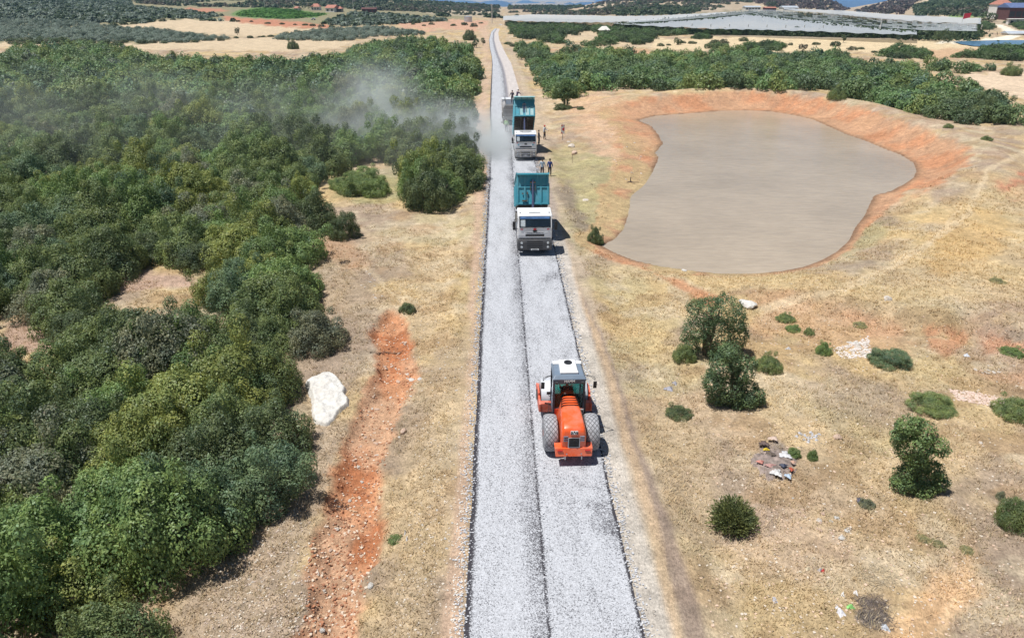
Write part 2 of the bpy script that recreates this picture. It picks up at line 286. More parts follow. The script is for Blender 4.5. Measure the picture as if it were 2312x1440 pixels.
# ------------------------------------------------------------------ ground: colour of the soil, grass and fields per vertex
STRAW = (.45, .345, .215); BARE = (.40, .305, .215); GREYD = (.29, .225, .175); RED = (.45, .22, .12); REDP = (.44, .27, .165)
GREEN = (.25, .26, .12); PALE = (.50, .40, .275); TRACK = (.25, .19, .15); GRAV = (.50, .47, .42); SCRUB = (.20, .17, .11)
PAINT = [ # polygon in photo pixels, colour, soft edge px, ragged px, strength
 ([(-900,-100),(1060,-100),(1060,48),(1040,50),(930,52),(700,64),(300,100),(-900,100)], (.21,.20,.12), 8, 8, .85),
 ([(1130,-100),(3200,-100),(3200,110),(2200,60),(1140,42)], (.36,.29,.21), 8, 8, .8),
 ([(1136,37),(1400,36),(1700,20),(1800,20),(2215,44),(2215,74),(2070,78),(1700,66),(1385,52),(1136,48)], (.24,.21,.14), 2, 3, .9),
 ([(250,64),(330,50),(430,42),(560,50),(640,60),(735,66),(730,73),(640,72),(600,82),(480,80),(370,66),(290,66)], PALE, 2, 3, 1),
 ([(270,100),(400,96),(560,86),(640,84),(780,92),(810,97),(770,108),(640,116),(520,114),(300,112)], PALE, 2, 3, 1),
 ([(505,38),(560,42),(700,52),(745,58),(740,64),(650,62),(560,54),(505,46)], (.42,.20,.125), 2, 2, 1),
 ([(420,17),(500,20),(520,26),(450,28),(420,24)], (.40,.20,.13), 2, 2, 1),
 ([(545,22),(600,16),(660,20),(700,28),(745,30),(720,38),(640,45),(560,40),(520,34)], (.13,.20,.07), 1, 2.5, 1),
 ([(880,50),(1000,46),(1110,50),(1095,62),(1070,72),(1000,70),(940,68),(900,60)], (.47,.29,.20), 3, 4, 1),
 ([(-50,97),(110,92),(120,102),(60,106),(-50,108)], PALE, 2, 4, .9),
 ([(0,0),(20,10),(30,28),(10,30),(-10,20)], REDP, 2, 3, .8),
 ([(960,0),(1010,4),(1130,10),(1130,36),(1050,38),(900,22)], (.36,.31,.23), 4, 4, .9),
 ([(1135,52),(1160,70),(1250,95),(1480,110),(1480,92),(1300,62),(1150,50)], PALE, 4, 5, .7),
 ([(1470,90),(1640,85),(1700,76),(2140,86),(2330,90),(2330,125),(2110,130),(2000,118),(1780,118),(1560,112),(1480,115)], (.56,.45,.29), 3, 4, 1),
 ([(1560,76),(1800,82),(2060,88),(2060,91),(1800,86),(1560,80)], (.66,.57,.44), 1, 1, .8),
 ([(1200,108),(1330,112),(1480,114),(1480,122),(1300,120)], REDP, 2, 4, .9),
 ([(2060,120),(2150,108),(2330,108),(2330,124),(2220,126),(2130,134)], REDP, 3, 4, .7),
 ([(2170,165),(2330,160),(2330,235),(2250,205),(2180,180)], (.56,.44,.32), 3, 6, 1),
 ([(1700,12),(1740,8),(1850,16),(1800,20),(1700,16)], PALE, 2, 2, .8),
 ([(2065,18),(2090,0),(2105,-4),(2094,20),(2086,28),(2070,24)], PALE, 2, 2, 1),
 ([(2090,36),(2140,18),(2300,4),(2330,4),(2330,26),(2200,38)], (.50,.42,.29), 2, 2, .9),
 ([(2140,36),(2220,30),(2230,40),(2140,40)], (.16,.26,.08), 2, 2, .9),
 ([(1330,18),(1380,4),(1440,0),(1500,10),(1440,22),(1380,24),(1340,22)], (.44,.36,.26), 3, 4, .8),
 ([(1560,8),(1620,12),(1660,24),(1600,30),(1540,32),(1500,26),(1500,16)], (.40,.33,.25), 3, 4, .8),
 ([(2110,98),(2135,92),(2200,92),(2260,84),(2290,76),(2258,66),(2244,56),(2262,56),(2280,64),(2312,74),(2300,84),(2270,94),(2210,98)], (.72,.66,.54), 1.5, 1.5, 1),
 # verges beside the road
 ([(1084,60),(1104,60),(1100,250),(1092,450),(1080,650),(1060,1000),(1040,1560),(990,1560),(1030,1100),(1060,700),(1078,400),(1075,250),(1098,150)], (.46,.33,.24), 8, 6, .9),
 ([(1140,62),(1155,100),(1180,170),(1215,240),(1235,340),(1260,420),(1330,620),(1400,900),(1480,1200),(1580,1560),(1480,1560),(1380,1080),(1300,760),(1250,540),(1200,300),(1150,130)], (.42,.345,.265), 10, 6, .9),
 ([(1150,190),(1180,210),(1220,340),(1250,440),(1275,560),(1300,690),(1280,680),(1255,560),(1220,430),(1190,330)], (.30,.25,.22), 6, 5, .8),
 # left open ground
 ([(690,510),(800,560),(860,640),(890,690),(860,800),(800,900),(700,980),(640,900),(740,760),(700,620)], GREYD, 25, 25, .8),
 ([(690,960),(790,960),(730,1150),(690,1260),(640,1440),(600,1560),(380,1560),(420,1300),(560,1240),(650,1120)], (.36,.285,.22), 20, 20, .9),
 ([(700,530),(780,540),(830,585),(760,600),(700,570)], REDP, 14, 16, .8),
 ([(960,1200),(1040,1000),(1060,720),(1030,700),(960,900),(890,1200),(860,1560),(1020,1560)], (.43,.335,.215), 25, 25, .8),
 ([(200,612),(440,618),(450,655),(200,655)], (.38,.27,.205), 6, 8, 1),
 ([(10,730),(110,725),(110,800),(10,800)], (.38,.27,.205), 6, 8, 1),
 ([(750,395),(900,380),(920,440),(870,460),(760,450)], (.27,.26,.13), 10, 14, .9),
 # right of the road, green tinge by the pond
 ([(1240,350),(1290,330),(1390,360),(1410,430),(1380,520),(1350,560),(1300,560),(1262,430)], (.31,.29,.15), 22, 25, .9),
 ([(1250,430),(1275,400),(1300,440),(1320,500),(1350,560),(1325,560),(1290,500)], (.25,.20,.16), 8, 14, .8),
 ([(1190,215),(1235,210),(1240,330),(1215,330)], (.46,.36,.26), 10, 8, .8),
 ([(1280,215),(1400,215),(1480,300),(1440,400),(1400,420),(1350,330),(1290,270)], (.52,.34,.22), 20, 22, .85),
 ([(1380,222),(1480,250),(1500,320),(1480,360),(1430,350),(1400,280)], RED, 14, 20, .7),
 # right foreground
 ([(1560,560),(1900,640),(2100,520),(2330,340),(2330,700),(2100,700),(1800,660),(1600,640)], (.50,.385,.22), 25, 25, .8),
 ([(2090,520),(2200,480),(2270,500),(2240,620),(2120,640)], (.48,.32,.14), 22, 28, .8),
 ([(1880,560),(1950,500),(2010,505),(1990,540),(1910,590)], (.28,.27,.155), 10, 12, .7),
 ([(2240,405),(2330,385),(2330,450),(2260,440)], (.42,.21,.13), 8, 14, .9),
 ([(1680,650),(1860,700),(1990,720),(2060,790),(1960,810),(1840,770),(1700,720)], REDP, 18, 30, .7),
 ([(1930,700),(2010,715),(2030,745),(1950,750),(1900,720)], REDP, 8, 18, .8),
 ([(2080,735),(2170,735),(2180,770),(2130,790),(2090,770)], (.42,.21,.12), 7, 16, .7),
 ([(2190,755),(2330,770),(2330,800),(2230,790)], (.44,.23,.14), 7, 16, .7),
 ([(2180,830),(2330,835),(2330,870),(2210,855)], REDP, 10, 16, .8),
 ([(1480,620),(1530,632),(1610,662),(1650,680),(1600,682),(1520,645)], RED, 4, 8, .8),
 ([(1850,820),(2050,860),(2100,960),(1980,980),(1860,920)], GREYD, 25, 30, .7),
 ([(1470,880),(1540,900),(1600,1000),(1640,1200),(1560,1300),(1500,1100)], (.44,.345,.22), 25, 25, .8),
 ([(2100,1270),(2190,1260),(2215,1330),(2150,1440),(2060,1500),(2020,1420),(2080,1380)], (.56,.36,.20), 22, 25, .9),
 ([(1720,1140),(1900,1180),(1960,1260),(1850,1330),(1700,1300),(1640,1240)], (.42,.32,.25), 30, 30, .7),
 ([(1820,1260),(1990,1250),(2060,1300),(1960,1340),(1840,1320)], (.50,.42,.30), 20, 24, .7),
 ([(1940,1350),(2000,1350),(2010,1372),(1950,1375)], (.17,.145,.13), 3, 8, .9),
 ([(1940,1380),(2010,1380),(2020,1410),(1960,1420),(1930,1400)], (.17,.145,.13), 3, 8, .9),
 ([(1700,1010),(1750,1000),(1790,1040),(1780,1075),(1730,1070)], (.26,.22,.20), 4, 10, .8),
 ([(2060,360),(2120,340),(2160,370),(2140,410),(2075,440),(2030,470),(2080,400)], RED, 8, 12, .8),
]
LINES = [ # wheel tracks: polyline, half width px at its pixels, colour, ragged, strength
 ([(1262,560),(1320,690),(1390,880),(1450,1050),(1500,1200),(1545,1330),(1590,1500)], (8, 30), (.26,.20,.165), 6, .85),
 ([(1290,600),(1345,760),(1400,920),(1470,1150),(1530,1440)], (4, 16), (.50,.37,.24), 6, .7),
 ([(2330,340),(2230,380),(2190,480),(2080,560),(1980,620),(1880,660),(1720,700)], (6, 10), (.57,.46,.31), 4, .6),
 ([(2170,470),(2090,560),(2000,610)], (3, 5), (.57,.46,.31), 3, .5),
 ([(2190,1240),(2175,1320),(2120,1440)], (6, 14), (.62,.44,.27), 4, .7),
 ([(820,600),(880,650),(930,700)], (4, 8), (.52,.42,.28), 5, .5),
 ([(820,520),(900,580),(960,600),(1040,640)], (4, 6), (.50,.40,.27), 5, .5),
]
yrows = []
py = 1700.0
while py > 66:
    yrows.append(G(1121, py)[1]); py -= 4.0 if py > 300 else (2.5 if py > 140 else 1.5)
yrows = sorted(yrows); y0 = yrows[-1]
while y0 < 1350: y0 += max(4.0, y0 * .009); yrows.append(y0)
while y0 < 30000: y0 *= 1.12; yrows.append(y0)
yrows = [-80, -50, -30, -15, -5, 2, 6] + [y for y in yrows if y > 8]
NA = 720; aa = np.linspace(-1.25, 1.25, NA); aa = np.sign(aa) * np.abs(aa) ** 1.25
YY = np.array(yrows)[:, None] * np.ones(NA)[None, :]; WW = np.maximum(YY + 22, 34); XX = aa[None, :] * WW
X = XX.ravel(); Y = YY.ravel(); Z = zt(X, Y)
PX, PY = proj(X, Y, Z); nearf = Y > 9
C = np.tile(np.array(STRAW), (len(X), 1))
def blend(c, w): 
    global C
    C = C * (1 - w[:, None]) + np.array(c)[None, :] * w[:, None]
sc_ = np.clip(30.0 / np.maximum(Y, 10), .03, 2)            # noise wavelength follows real size on the ground
w1 = fbm(X / 3.1, Y / 3.1, 51, 4); w2 = fbm(X / 9, Y / 9, 57, 4); w3 = fbm(X / 1.1, Y / 1.1, 61, 4)
blend(BARE, sst(.45, .62, w2) * .7); blend((.335, .245, .19), sst(.50, .60, fbm(X / 17, Y / 17, 151, 3)) * .7); blend((.48, .355, .175), sst(.52, .62, fbm(X / 13, Y / 13, 157, 3)) * .65); blend((.40, .36, .22), sst(.55, .7, fbm(X / 6, Y / 6, 77, 3)) * .5)
blend((.47, .355, .19), sst(.52, .68, w1) * .6); blend(GREYD, sst(.52, .66, fbm(X / 4, Y / 4, 83, 4)) * .75); blend((.30, .20, .11), sst(.55, .68, fbm(X / 1.6, Y / 1.6, 87, 4)) * .55); blend((.50, .42, .30), sst(.56, .70, fbm(X / 1.9, Y / 1.9, 89, 4)) * .6)
jx = (fbm(X / 2.4, Y / 2.4, 91, 4) - .5) * 4; jy = (fbm(X / 2.4, Y / 2.4, 97, 4) - .5) * 4
fx = np.where(Y > 150, (fbm(PX / 14, PY / 5, 101, 3) - .5) * 4, jx); fy = np.where(Y > 150, (fbm(PX / 14, PY / 5, 103, 3) - .5) * 4, jy)
for poly, c, soft, rag, k in PAINT:
    d = sdist(PX + fx * rag, PY + fy * rag, poly, soft * 2 + 2); w = sst(soft, -soft, d) * k * nearf
    if soft > 9: w = w * (0.75 + .5 * (w3 - .5))
    if c[0] > 1.75 * c[1] and soft > 4: w = w * (.30 + .8 * sst(.42, .56, w3))
    blend(c, np.clip(w, 0, 1))
def dline(x, y, pts):
    best = np.full(x.shape, 1e9); tt = np.zeros(x.shape)
    for i in range(len(pts) - 1):
        a = np.array(pts[i]); b = np.array(pts[i + 1]); dx, dy = b - a; t = np.clip(((x - a[0]) * dx + (y - a[1]) * dy) / (dx * dx + dy * dy), 0, 1)
        d = np.hypot(x - a[0] - t * dx, y - a[1] - t * dy); m = d < best; best = np.where(m, d, best); tt = np.where(m, (i + t) / (len(pts) - 1), tt)
    return best, tt
for pts, (h0, h1), c, rag, k in LINES:
    d, t = dline(PX + fx * rag, PY + fy * rag, pts); hw = h0 + (h1 - h0) * t
    blend(c, sst(1.3, .5, d / hw) * k * nearf)
# gully and pond banks: red earth
d = sdist(X + jx * .12, Y + jy * .12, GULLY, 6) + 1.1 * (fbm(X / .9, Y / .9, 15, 4) - .46); g = sst(.25, -.25, d); blend((.50, .25, .135), g); blend((.38, .15, .07), g * sst(.45, .58, w3) * .9); blend((.52, .34, .22), g * sst(.5, .64, w1) * .8)
dp = sdist(X, Y, POND, 26); wv = pond_w(X, Y); q = dp / wv + (w3 - .5) * .5
bank = sst(1.12, .88, q) * (dp > -1); blend((.45, .26, .155), bank * .9); blend((.45, .215, .115), bank * sst(.45, .6, w1) * .8); blend((.36, .22, .14), bank * sst(.55, .7, w3) * .6)
blend((.33, .20, .12), sst(1.1, .25, dp + (w3 - .5) * .8) * (dp > -1) * .8); blend((.20, .125, .08), sst(.5, .1, dp + (w3 - .5) * .4) * (dp > -1) * .85)
leftbank = bank * sst(PC[0] - 6, PC[0] - 14, X); blend((.40, .31, .17), leftbank * sst(.38, .52, fbm(X / 2, Y / 3, 111, 3)) * .85)
# pebbled shoulder of the right lane
rr = r_right(np.clip(Y, 9, 460)); ll = r_left(np.clip(Y, 9, 460))
sh = sst(.62, .3, np.abs(X - rr - .42 + jx * .03)) * (Y < 62) * sst(62, 46, Y); blend((.49, .46, .42), sh * .75)
lit = sst(-20, 40, PX - 0) ; 
# mottled oak litter under the left wood
C = np.clip(C * (0.93 + .14 * vn(X * 2.2, Y * 2.2, 7)[:, None]), 0, 1)
A4 = np.concatenate([C, np.ones((len(C), 1))], 1)
nr = len(yrows); idx = np.arange(nr * NA).reshape(nr, NA)
F = np.stack([idx[:-1, :-1], idx[:-1, 1:], idx[1:, 1:], idx[1:, :-1]], -1).reshape(-1, 4)
gm = np_mesh('ground', np.stack([X, Y, Z], 1), F, True, {'tint': A4})
m = bpy.data.materials.new('dry_earth_and_grass'); m.use_nodes = True; nt = m.node_tree; N = nt.nodes; L = nt.links; b = N["Principled BSDF"]
b.inputs['Roughness'].default_value = .95; b.inputs['Specular IOR Level'].default_value = .15
ta = N.new('ShaderNodeAttribute'); ta.attribute_name = 'tint'; tc = N.new('ShaderNodeTexCoord')
def noise(scale, detail=6, rough=.6, stretch=None, vec=None, dist=0):
    n = N.new('ShaderNodeTexNoise'); n.inputs['Scale'].default_value = scale; n.inputs['Detail'].default_value = detail; n.inputs['Roughness'].default_value = rough; n.inputs['Distortion'].default_value = dist
    src = tc.outputs['Object'] if vec is None else vec
    if stretch:
        mp = N.new('ShaderNodeMapping'); mp.inputs['Scale'].default_value = stretch; mp.inputs['Rotation'].default_value = (0, 0, .5); L.new(src, mp.inputs[0]); src = mp.outputs[0]
    L.new(src, n.inputs['Vector']); return n
def mul(c1, fac_out, lo, hi, p0=.3, p1=.7):
    mr = N.new('ShaderNodeMapRange'); mr.inputs[1].default_value = p0; mr.inputs[2].default_value = p1; mr.inputs[3].default_value = lo; mr.inputs[4].default_value = hi; L.new(fac_out, mr.inputs[0])
    v = N.new('ShaderNodeVectorMath'); v.operation = 'SCALE'; L.new(c1, v.inputs[0]); L.new(mr.outputs[0], v.inputs['Scale']); return v.outputs[0]
c = mul(ta.outputs['Color'], noise(9, 8, .75).outputs[0], .6, 1.4)
c = mul(c, noise(1.6, 7, .75).outputs[0], .68, 1.32)
c = mul(c, noise(26, 3, .7, (1, .25, 1), dist=.6).outputs[0], .78, 1.26)
c = mul(c, noise(.25, 5, .6).outputs[0], .86, 1.14)
vz = N.new('ShaderNodeTexVoronoi'); vz.inputs['Scale'].default_value = 3.2; L.new(tc.outputs['Object'], vz.inputs['Vector'])   # pale pebbles
th = N.new('ShaderNodeMapRange'); th.inputs[1].default_value = .16; th.inputs[2].default_value = .09; L.new(vz.outputs['Distance'], th.inputs[0])
sel = N.new('ShaderNodeSeparateColor'); L.new(vz.outputs['Color'], sel.inputs[0])
th2 = N.new('ShaderNodeMath'); th2.operation = 'GREATER_THAN'; th2.inputs[1].default_value = .72; L.new(sel.outputs[0], th2.inputs[0])
mm = N.new('ShaderNodeMath'); mm.operation = 'MULTIPLY'; L.new(th.outputs[0], mm.inputs[0]); L.new(th2.outputs[0], mm.inputs[1])
m2 = N.new('ShaderNodeMath'); m2.operation = 'MULTIPLY'; L.new(mm.outputs[0], m2.inputs[0]); m2.inputs[1].default_value = .55
mx = N.new('ShaderNodeMix'); mx.data_type = 'RGBA'; L.new(m2.outputs[0], mx.inputs[0]); L.new(c, mx.inputs[6]); mx.inputs[7].default_value = (.62, .54, .45, 1)
L.new(mx.outputs[2], b.inputs['Base Color'])
bp = N.new('ShaderNodeBump'); bp.inputs['Strength'].default_value = .9; bp.inputs['Distance'].default_value = .09
ad = N.new('ShaderNodeMath'); ad.operation = 'ADD'; L.new(noise(6, 8, .75).outputs[0], ad.inputs[0]); L.new(mm.outputs[0], ad.inputs[1])
L.new(ad.outputs[0], bp.inputs['Height']); L.new(bp.outputs[0], b.inputs['Normal'])
ground = link_mesh('ground', gm, m); tag(ground, kind='structure')

# ------------------------------------------------------------------ far mountains behind the plain
def ridge(dist, prof, name, col, seed, depth):
    n = 260; pxs = np.linspace(-400, 2700, n); top = np.interp(pxs, [p[0] for p in prof], [p[1] for p in prof])
    xs = (pxs - 1121) / 1742.0 * dist; zs = 17 - (top + 15) * dist * .000573 + (fbm(xs / 900, xs * 0, seed, 5) - .5) * dist * .012
    V = []; K = 26
    for k in range(K):
        t = k / (K - 1); yy = dist - depth * (1 - t); 
        zz = -75 + (zs + 75) * (t ** .8) + (fbm(xs / 350, xs * 0 + t * 7, seed + 5, 5) - .5) * 160 * math.sin(t * math.pi) 
        V.append(np.stack([xs * (yy / dist), np.full(n, yy), zz], 1))
    for k in range(6):
        t = (k + 1) / 6; V.append(np.stack([xs, np.full(n, dist + depth * t), zs * (1 - t) - 75 * t], 1))
    V = np.concatenate(V); K += 6; ii = np.arange(K * n).reshape(K, n); F = np.stack([ii[:-1, :-1], ii[:-1, 1:], ii[1:, 1:], ii[1:, :-1]], -1).reshape(-1, 4)
    o = link_mesh(name, np_mesh(name, V, F, True), mat(name + '_haze_tint', col, .95, var=.4, scale=.002)); return tag(o, kind='structure')
ridge(9500, [(-400, -20), (600, -16), (1000, -4), (1080, 0), (1140, -2), (1210, 3), (1300, 2), (1360, -2), (1500, -10), (1850, -5), (1950, -8), (2010, -12), (2700, -20)], 'mountains', (.05, .10, .19), 3, 4200)  # blue of the distant air is painted into the mountains' base colour

# ------------------------------------------------------------------ road
ys = [9.0]
while ys[-1] < 455: ys.append(ys[-1] + max(.25, ys[-1] * .012))
ys = np.array(ys); us = np.linspace(-1, 1, 33); V = []; UVv = []
for y in ys:
    l, j, r = r_left(y), r_joint(y), r_right(y); jit = .05 * (vn(np.array([y * 1.3]), np.array([1.0]), 5)[0] - .5)
    for u in us:
        x = j + (j - l + jit) * u if u < 0 else j + (r - j + jit) * u
        h = .035 + (.018 if u < -.02 else 0) * min(1, 4 * (1 + u)) + .012 * math.sin((u + 1) * math.pi)
        V.append((x, y, h)); UVv.append((u, y / 1000.0, 0 if y < 88 else min(1, (y - 88) / 4), 1))
V = np.array(V); n = len(us); ii = np.arange(len(V)).reshape(-1, n); F = np.stack([ii[:-1, :-1], ii[:-1, 1:], ii[1:, 1:], ii[1:, :-1]], -1).reshape(-1, 4)
rm = np_mesh('road', V, F, True, {'lane': np.array(UVv)})
m = bpy.data.materials.new('fresh_chip_seal'); m.use_nodes = True; nt = m.node_tree; N = nt.nodes; L = nt.links; b = N["Principled BSDF"]; tc = N.new('ShaderNodeTexCoord')
b.inputs['Roughness'].default_value = .85; b.inputs['Specular IOR Level'].default_value = .25
la = N.new('ShaderNodeAttribute'); la.attribute_name = 'lane'; sp = N.new('ShaderNodeSeparateColor'); L.new(la.outputs['Color'], sp.inputs[0])
def mth(op, a, bb=None, clamp=False):
    k = N.new('ShaderNodeMath'); k.operation = op; k.use_clamp = clamp
    for i, q in enumerate((a, bb)):
        if q is None: continue
        if isinstance(q, (int, float)): k.inputs[i].default_value = q
        else: L.new(q, k.inputs[i])
    return k.outputs[0]
def mrange(v, a, bb, c=0.0, d=1.0):
    k = N.new('ShaderNodeMapRange'); k.interpolation_type = 'SMOOTHSTEP'; L.new(v, k.inputs[0])
    for i, q in zip((1, 2, 3, 4), (a, bb, c, d)): k.inputs[i].default_value = q
    return k.outputs[0]
u = sp.outputs[0]; old = sp.outputs[2]
en = mth('MULTIPLY', mth('SUBTRACT', noise(9, 8, .95).outputs[0], .5), .11); u2 = mth('ADD', u, en)
dl = mth('ADD', u2, 1.0); dr = mth('SUBTRACT', 1.0, u2); dj = mth('ABSOLUTE', mth('ADD', u2, .0))
dens = mth('MULTIPLY', mrange(dl, .0, .115), mrange(dr, .0, .05))
dens = mth('MULTIPLY', dens, mrange(mth('SUBTRACT', u2, 0), .004, .05, 1, 1))
jn = mth('MULTIPLY', mrange(mth('ADD', u2, .015), -.02, 0.0), mrange(mth('ADD', u2, -.0), .03, .0))   # dark joint
dens = mth('MULTIPLY', dens, mth('SUBTRACT', 1.0, mth('MULTIPLY', mth('MULTIPLY', jn, .30), mrange(noise(2.2, 5, .8).outputs[0], .3, .55, .35, 1))))
shoulder = mth('MULTIPLY', mrange(u2, -.35, -.02), mrange(u2, .02, -.01)); dens = mth('SUBTRACT', dens, mth('MULTIPLY', shoulder, .24))
rl = mth('MULTIPLY', mrange(u2, .35, .75), mrange(noise(.45, 4, .6).outputs[0], .42, .62)); dens = mth('SUBTRACT', dens, mth('MULTIPLY', rl, .26))
sepc = N.new('ShaderNodeSeparateXYZ'); L.new(tc.outputs['Object'], sepc.inputs[0])
wp = mth('MULTIPLY', mrange(mth('ABSOLUTE', mth('SUBTRACT', mth('ABSOLUTE', u), .5)), .28, .1), .0)
big = mrange(noise(1.1, 6, .7, (1, .22, 1)).outputs[0], .3, .7, -.20, .04); dens = mth('ADD', dens, big)
vo = N.new('ShaderNodeTexVoronoi'); vo.inputs['Scale'].default_value = 38; L.new(tc.outputs['Object'], vo.inputs['Vector']); vs = N.new('ShaderNodeSeparateColor'); L.new(vo.outputs['Color'], vs.inputs[0])
vo2 = N.new('ShaderNodeTexVoronoi'); vo2.inputs['Scale'].default_value = 24; L.new(tc.outputs['Object'], vo2.inputs['Vector']); vs2 = N.new('ShaderNodeSeparateColor'); L.new(vo2.outputs['Color'], vs2.inputs[0])
rnd = mth('ADD', mth('MULTIPLY', vs.outputs[0], .6), mth('MULTIPLY', vs2.outputs[0], .4))
chip = mrange(mth('SUBTRACT', dens, rnd), .0, .30)
shade = mrange(mth('ADD', mth('MULTIPLY', vs.outputs[1], .6), mth('MULTIPLY', vs2.outputs[1], .4)), .2, .8, .72, 1.16)
cc = N.new('ShaderNodeVectorMath'); cc.operation = 'SCALE'; cc.inputs[0].default_value = (.475, .49, .525); L.new(shade, cc.inputs['Scale'])
tar = N.new('ShaderNodeMix'); tar.data_type = 'RGBA'; L.new(chip, tar.inputs[0]); tar.inputs[6].default_value = (.045, .042, .05, 1); L.new(cc.outputs[0], tar.inputs[7])
# grey base shows between chips only partly: dusty film
film = N.new('ShaderNodeMix'); film.data_type = 'RGBA'; L.new(mth('MULTIPLY', mrange(dens, .3, .9), .22), film.inputs[0]); L.new(tar.outputs[2], film.inputs[6]); film.inputs[7].default_value = (.45, .465, .50, 1)
oldm = mth('MULTIPLY', old, mrange(u2, -.01, .02)); tyre = mth('MULTIPLY', mrange(u2, -.02, .04), mrange(u2, .3, .06))
oc = N.new('ShaderNodeMix'); oc.data_type = 'RGBA'; L.new(tyre, oc.inputs[0]); oc.inputs[6].default_value = (.50, .46, .44, 1); oc.inputs[7].default_value = (.22, .215, .24, 1)
oc2 = N.new('ShaderNodeMix'); oc2.data_type = 'RGBA'; L.new(oldm, oc2.inputs[0]); L.new(film.outputs[2], oc2.inputs[6]); L.new(mul(oc.outputs[2], noise(1.5, 6, .7, (1, .2, 1)).outputs[0], .85, 1.15), oc2.inputs[7])
L.new(oc2.outputs[2], b.inputs['Base Color'])
bp = N.new('ShaderNodeBump'); bp.inputs['Strength'].default_value = .6; bp.inputs['Distance'].default_value = .012; L.new(chip, bp.inputs['Height']); L.new(bp.outputs[0], b.inputs['Normal'])
road = link_mesh('road', rm, m); tag(road, kind='structure')

# ------------------------------------------------------------------ water
def water(poly, z, name, col, rough, bumps, wave=(1, 3.2, 1)):
    bm = bmesh.new(); P = Vector((sum(p[0] for p in poly) / len(poly), sum(p[1] for p in poly) / len(poly), 0))
    vs = []
    for p in poly:
        d = Vector((p[0], p[1], 0)) - P; q = P + d * (1 + 1.2 / max(d.length, 1)); vs.append(bm.verts.new((q.x, q.y, z)))
    f = bm.faces.new(vs); bmesh.ops.recalc_face_normals(bm, faces=bm.faces); me = bpy.data.meshes.new(name)
    if f.normal.z < 0: bmesh.ops.reverse_faces(bm, faces=bm.faces)
    bmesh.ops.triangulate(bm, faces=bm.faces[:]); bm.to_mesh(me); bm.free()
    global N, L, tc
    m = bpy.data.materials.new(name + '_surface'); m.use_nodes = True; nt = m.node_tree; N = nt.nodes; L = nt.links; b = N["Principled BSDF"]; tc = N.new('ShaderNodeTexCoord')
    b.inputs['Roughness'].default_value = rough; b.inputs['IOR'].default_value = 1.33
    cn = N.new('ShaderNodeRGB'); cn.outputs[0].default_value = (*col, 1)
    cc = mul(cn.outputs[0], noise(.07, 4, .6).outputs[0], .84, 1.12); cc = mul(cc, noise(.9, 5, .6, (1, 4, 1)).outputs[0], .90, 1.10); L.new(cc, b.inputs['Base Color'])
    def wn_(scale):
        n = N.new('ShaderNodeTexNoise'); n.inputs['Scale'].default_value = scale; n.inputs['Detail'].default_value = 3
        mp = N.new('ShaderNodeMapping'); mp.inputs['Scale'].default_value = wave; mp.inputs['Rotation'].default_value = (0, 0, .03); L.new(tc.outputs['Object'], mp.inputs[0]); L.new(mp.outputs[0], n.inputs['Vector']); return n.outputs[0]
    b1 = N.new('ShaderNodeBump'); b1.inputs['Strength'].default_value = bumps; b1.inputs['Distance'].default_value = .05; L.new(wn_(1.6), b1.inputs['Height'])
    b2 = N.new('ShaderNodeBump'); b2.inputs['Strength'].default_value = bumps * .6; b2.inputs['Distance'].default_value = .1; L.new(wn_(.5), b2.inputs['Height']); L.new(b1.outputs[0], b2.inputs['Normal']); L.new(b2.outputs[0], b.inputs['Normal'])
    o = link_mesh(name, me, m); tag(o, kind='structure'); return o
water(POND, WL, 'pond_water', (.385, .32, .245), .06, .45)
fp = [at(a, b_, .05) for a, b_ in [(2160,97),(2200,94),(2260,93),(2330,93),(2420,94),(2420,103),(2330,104),(2270,103),(2230,106),(2200,105),(2175,101)]]
water([(p[0], p[1]) for p in fp], max(p[2] for p in fp) + .12, 'far_pond_water', (.10, .22, .36), .2, .3)
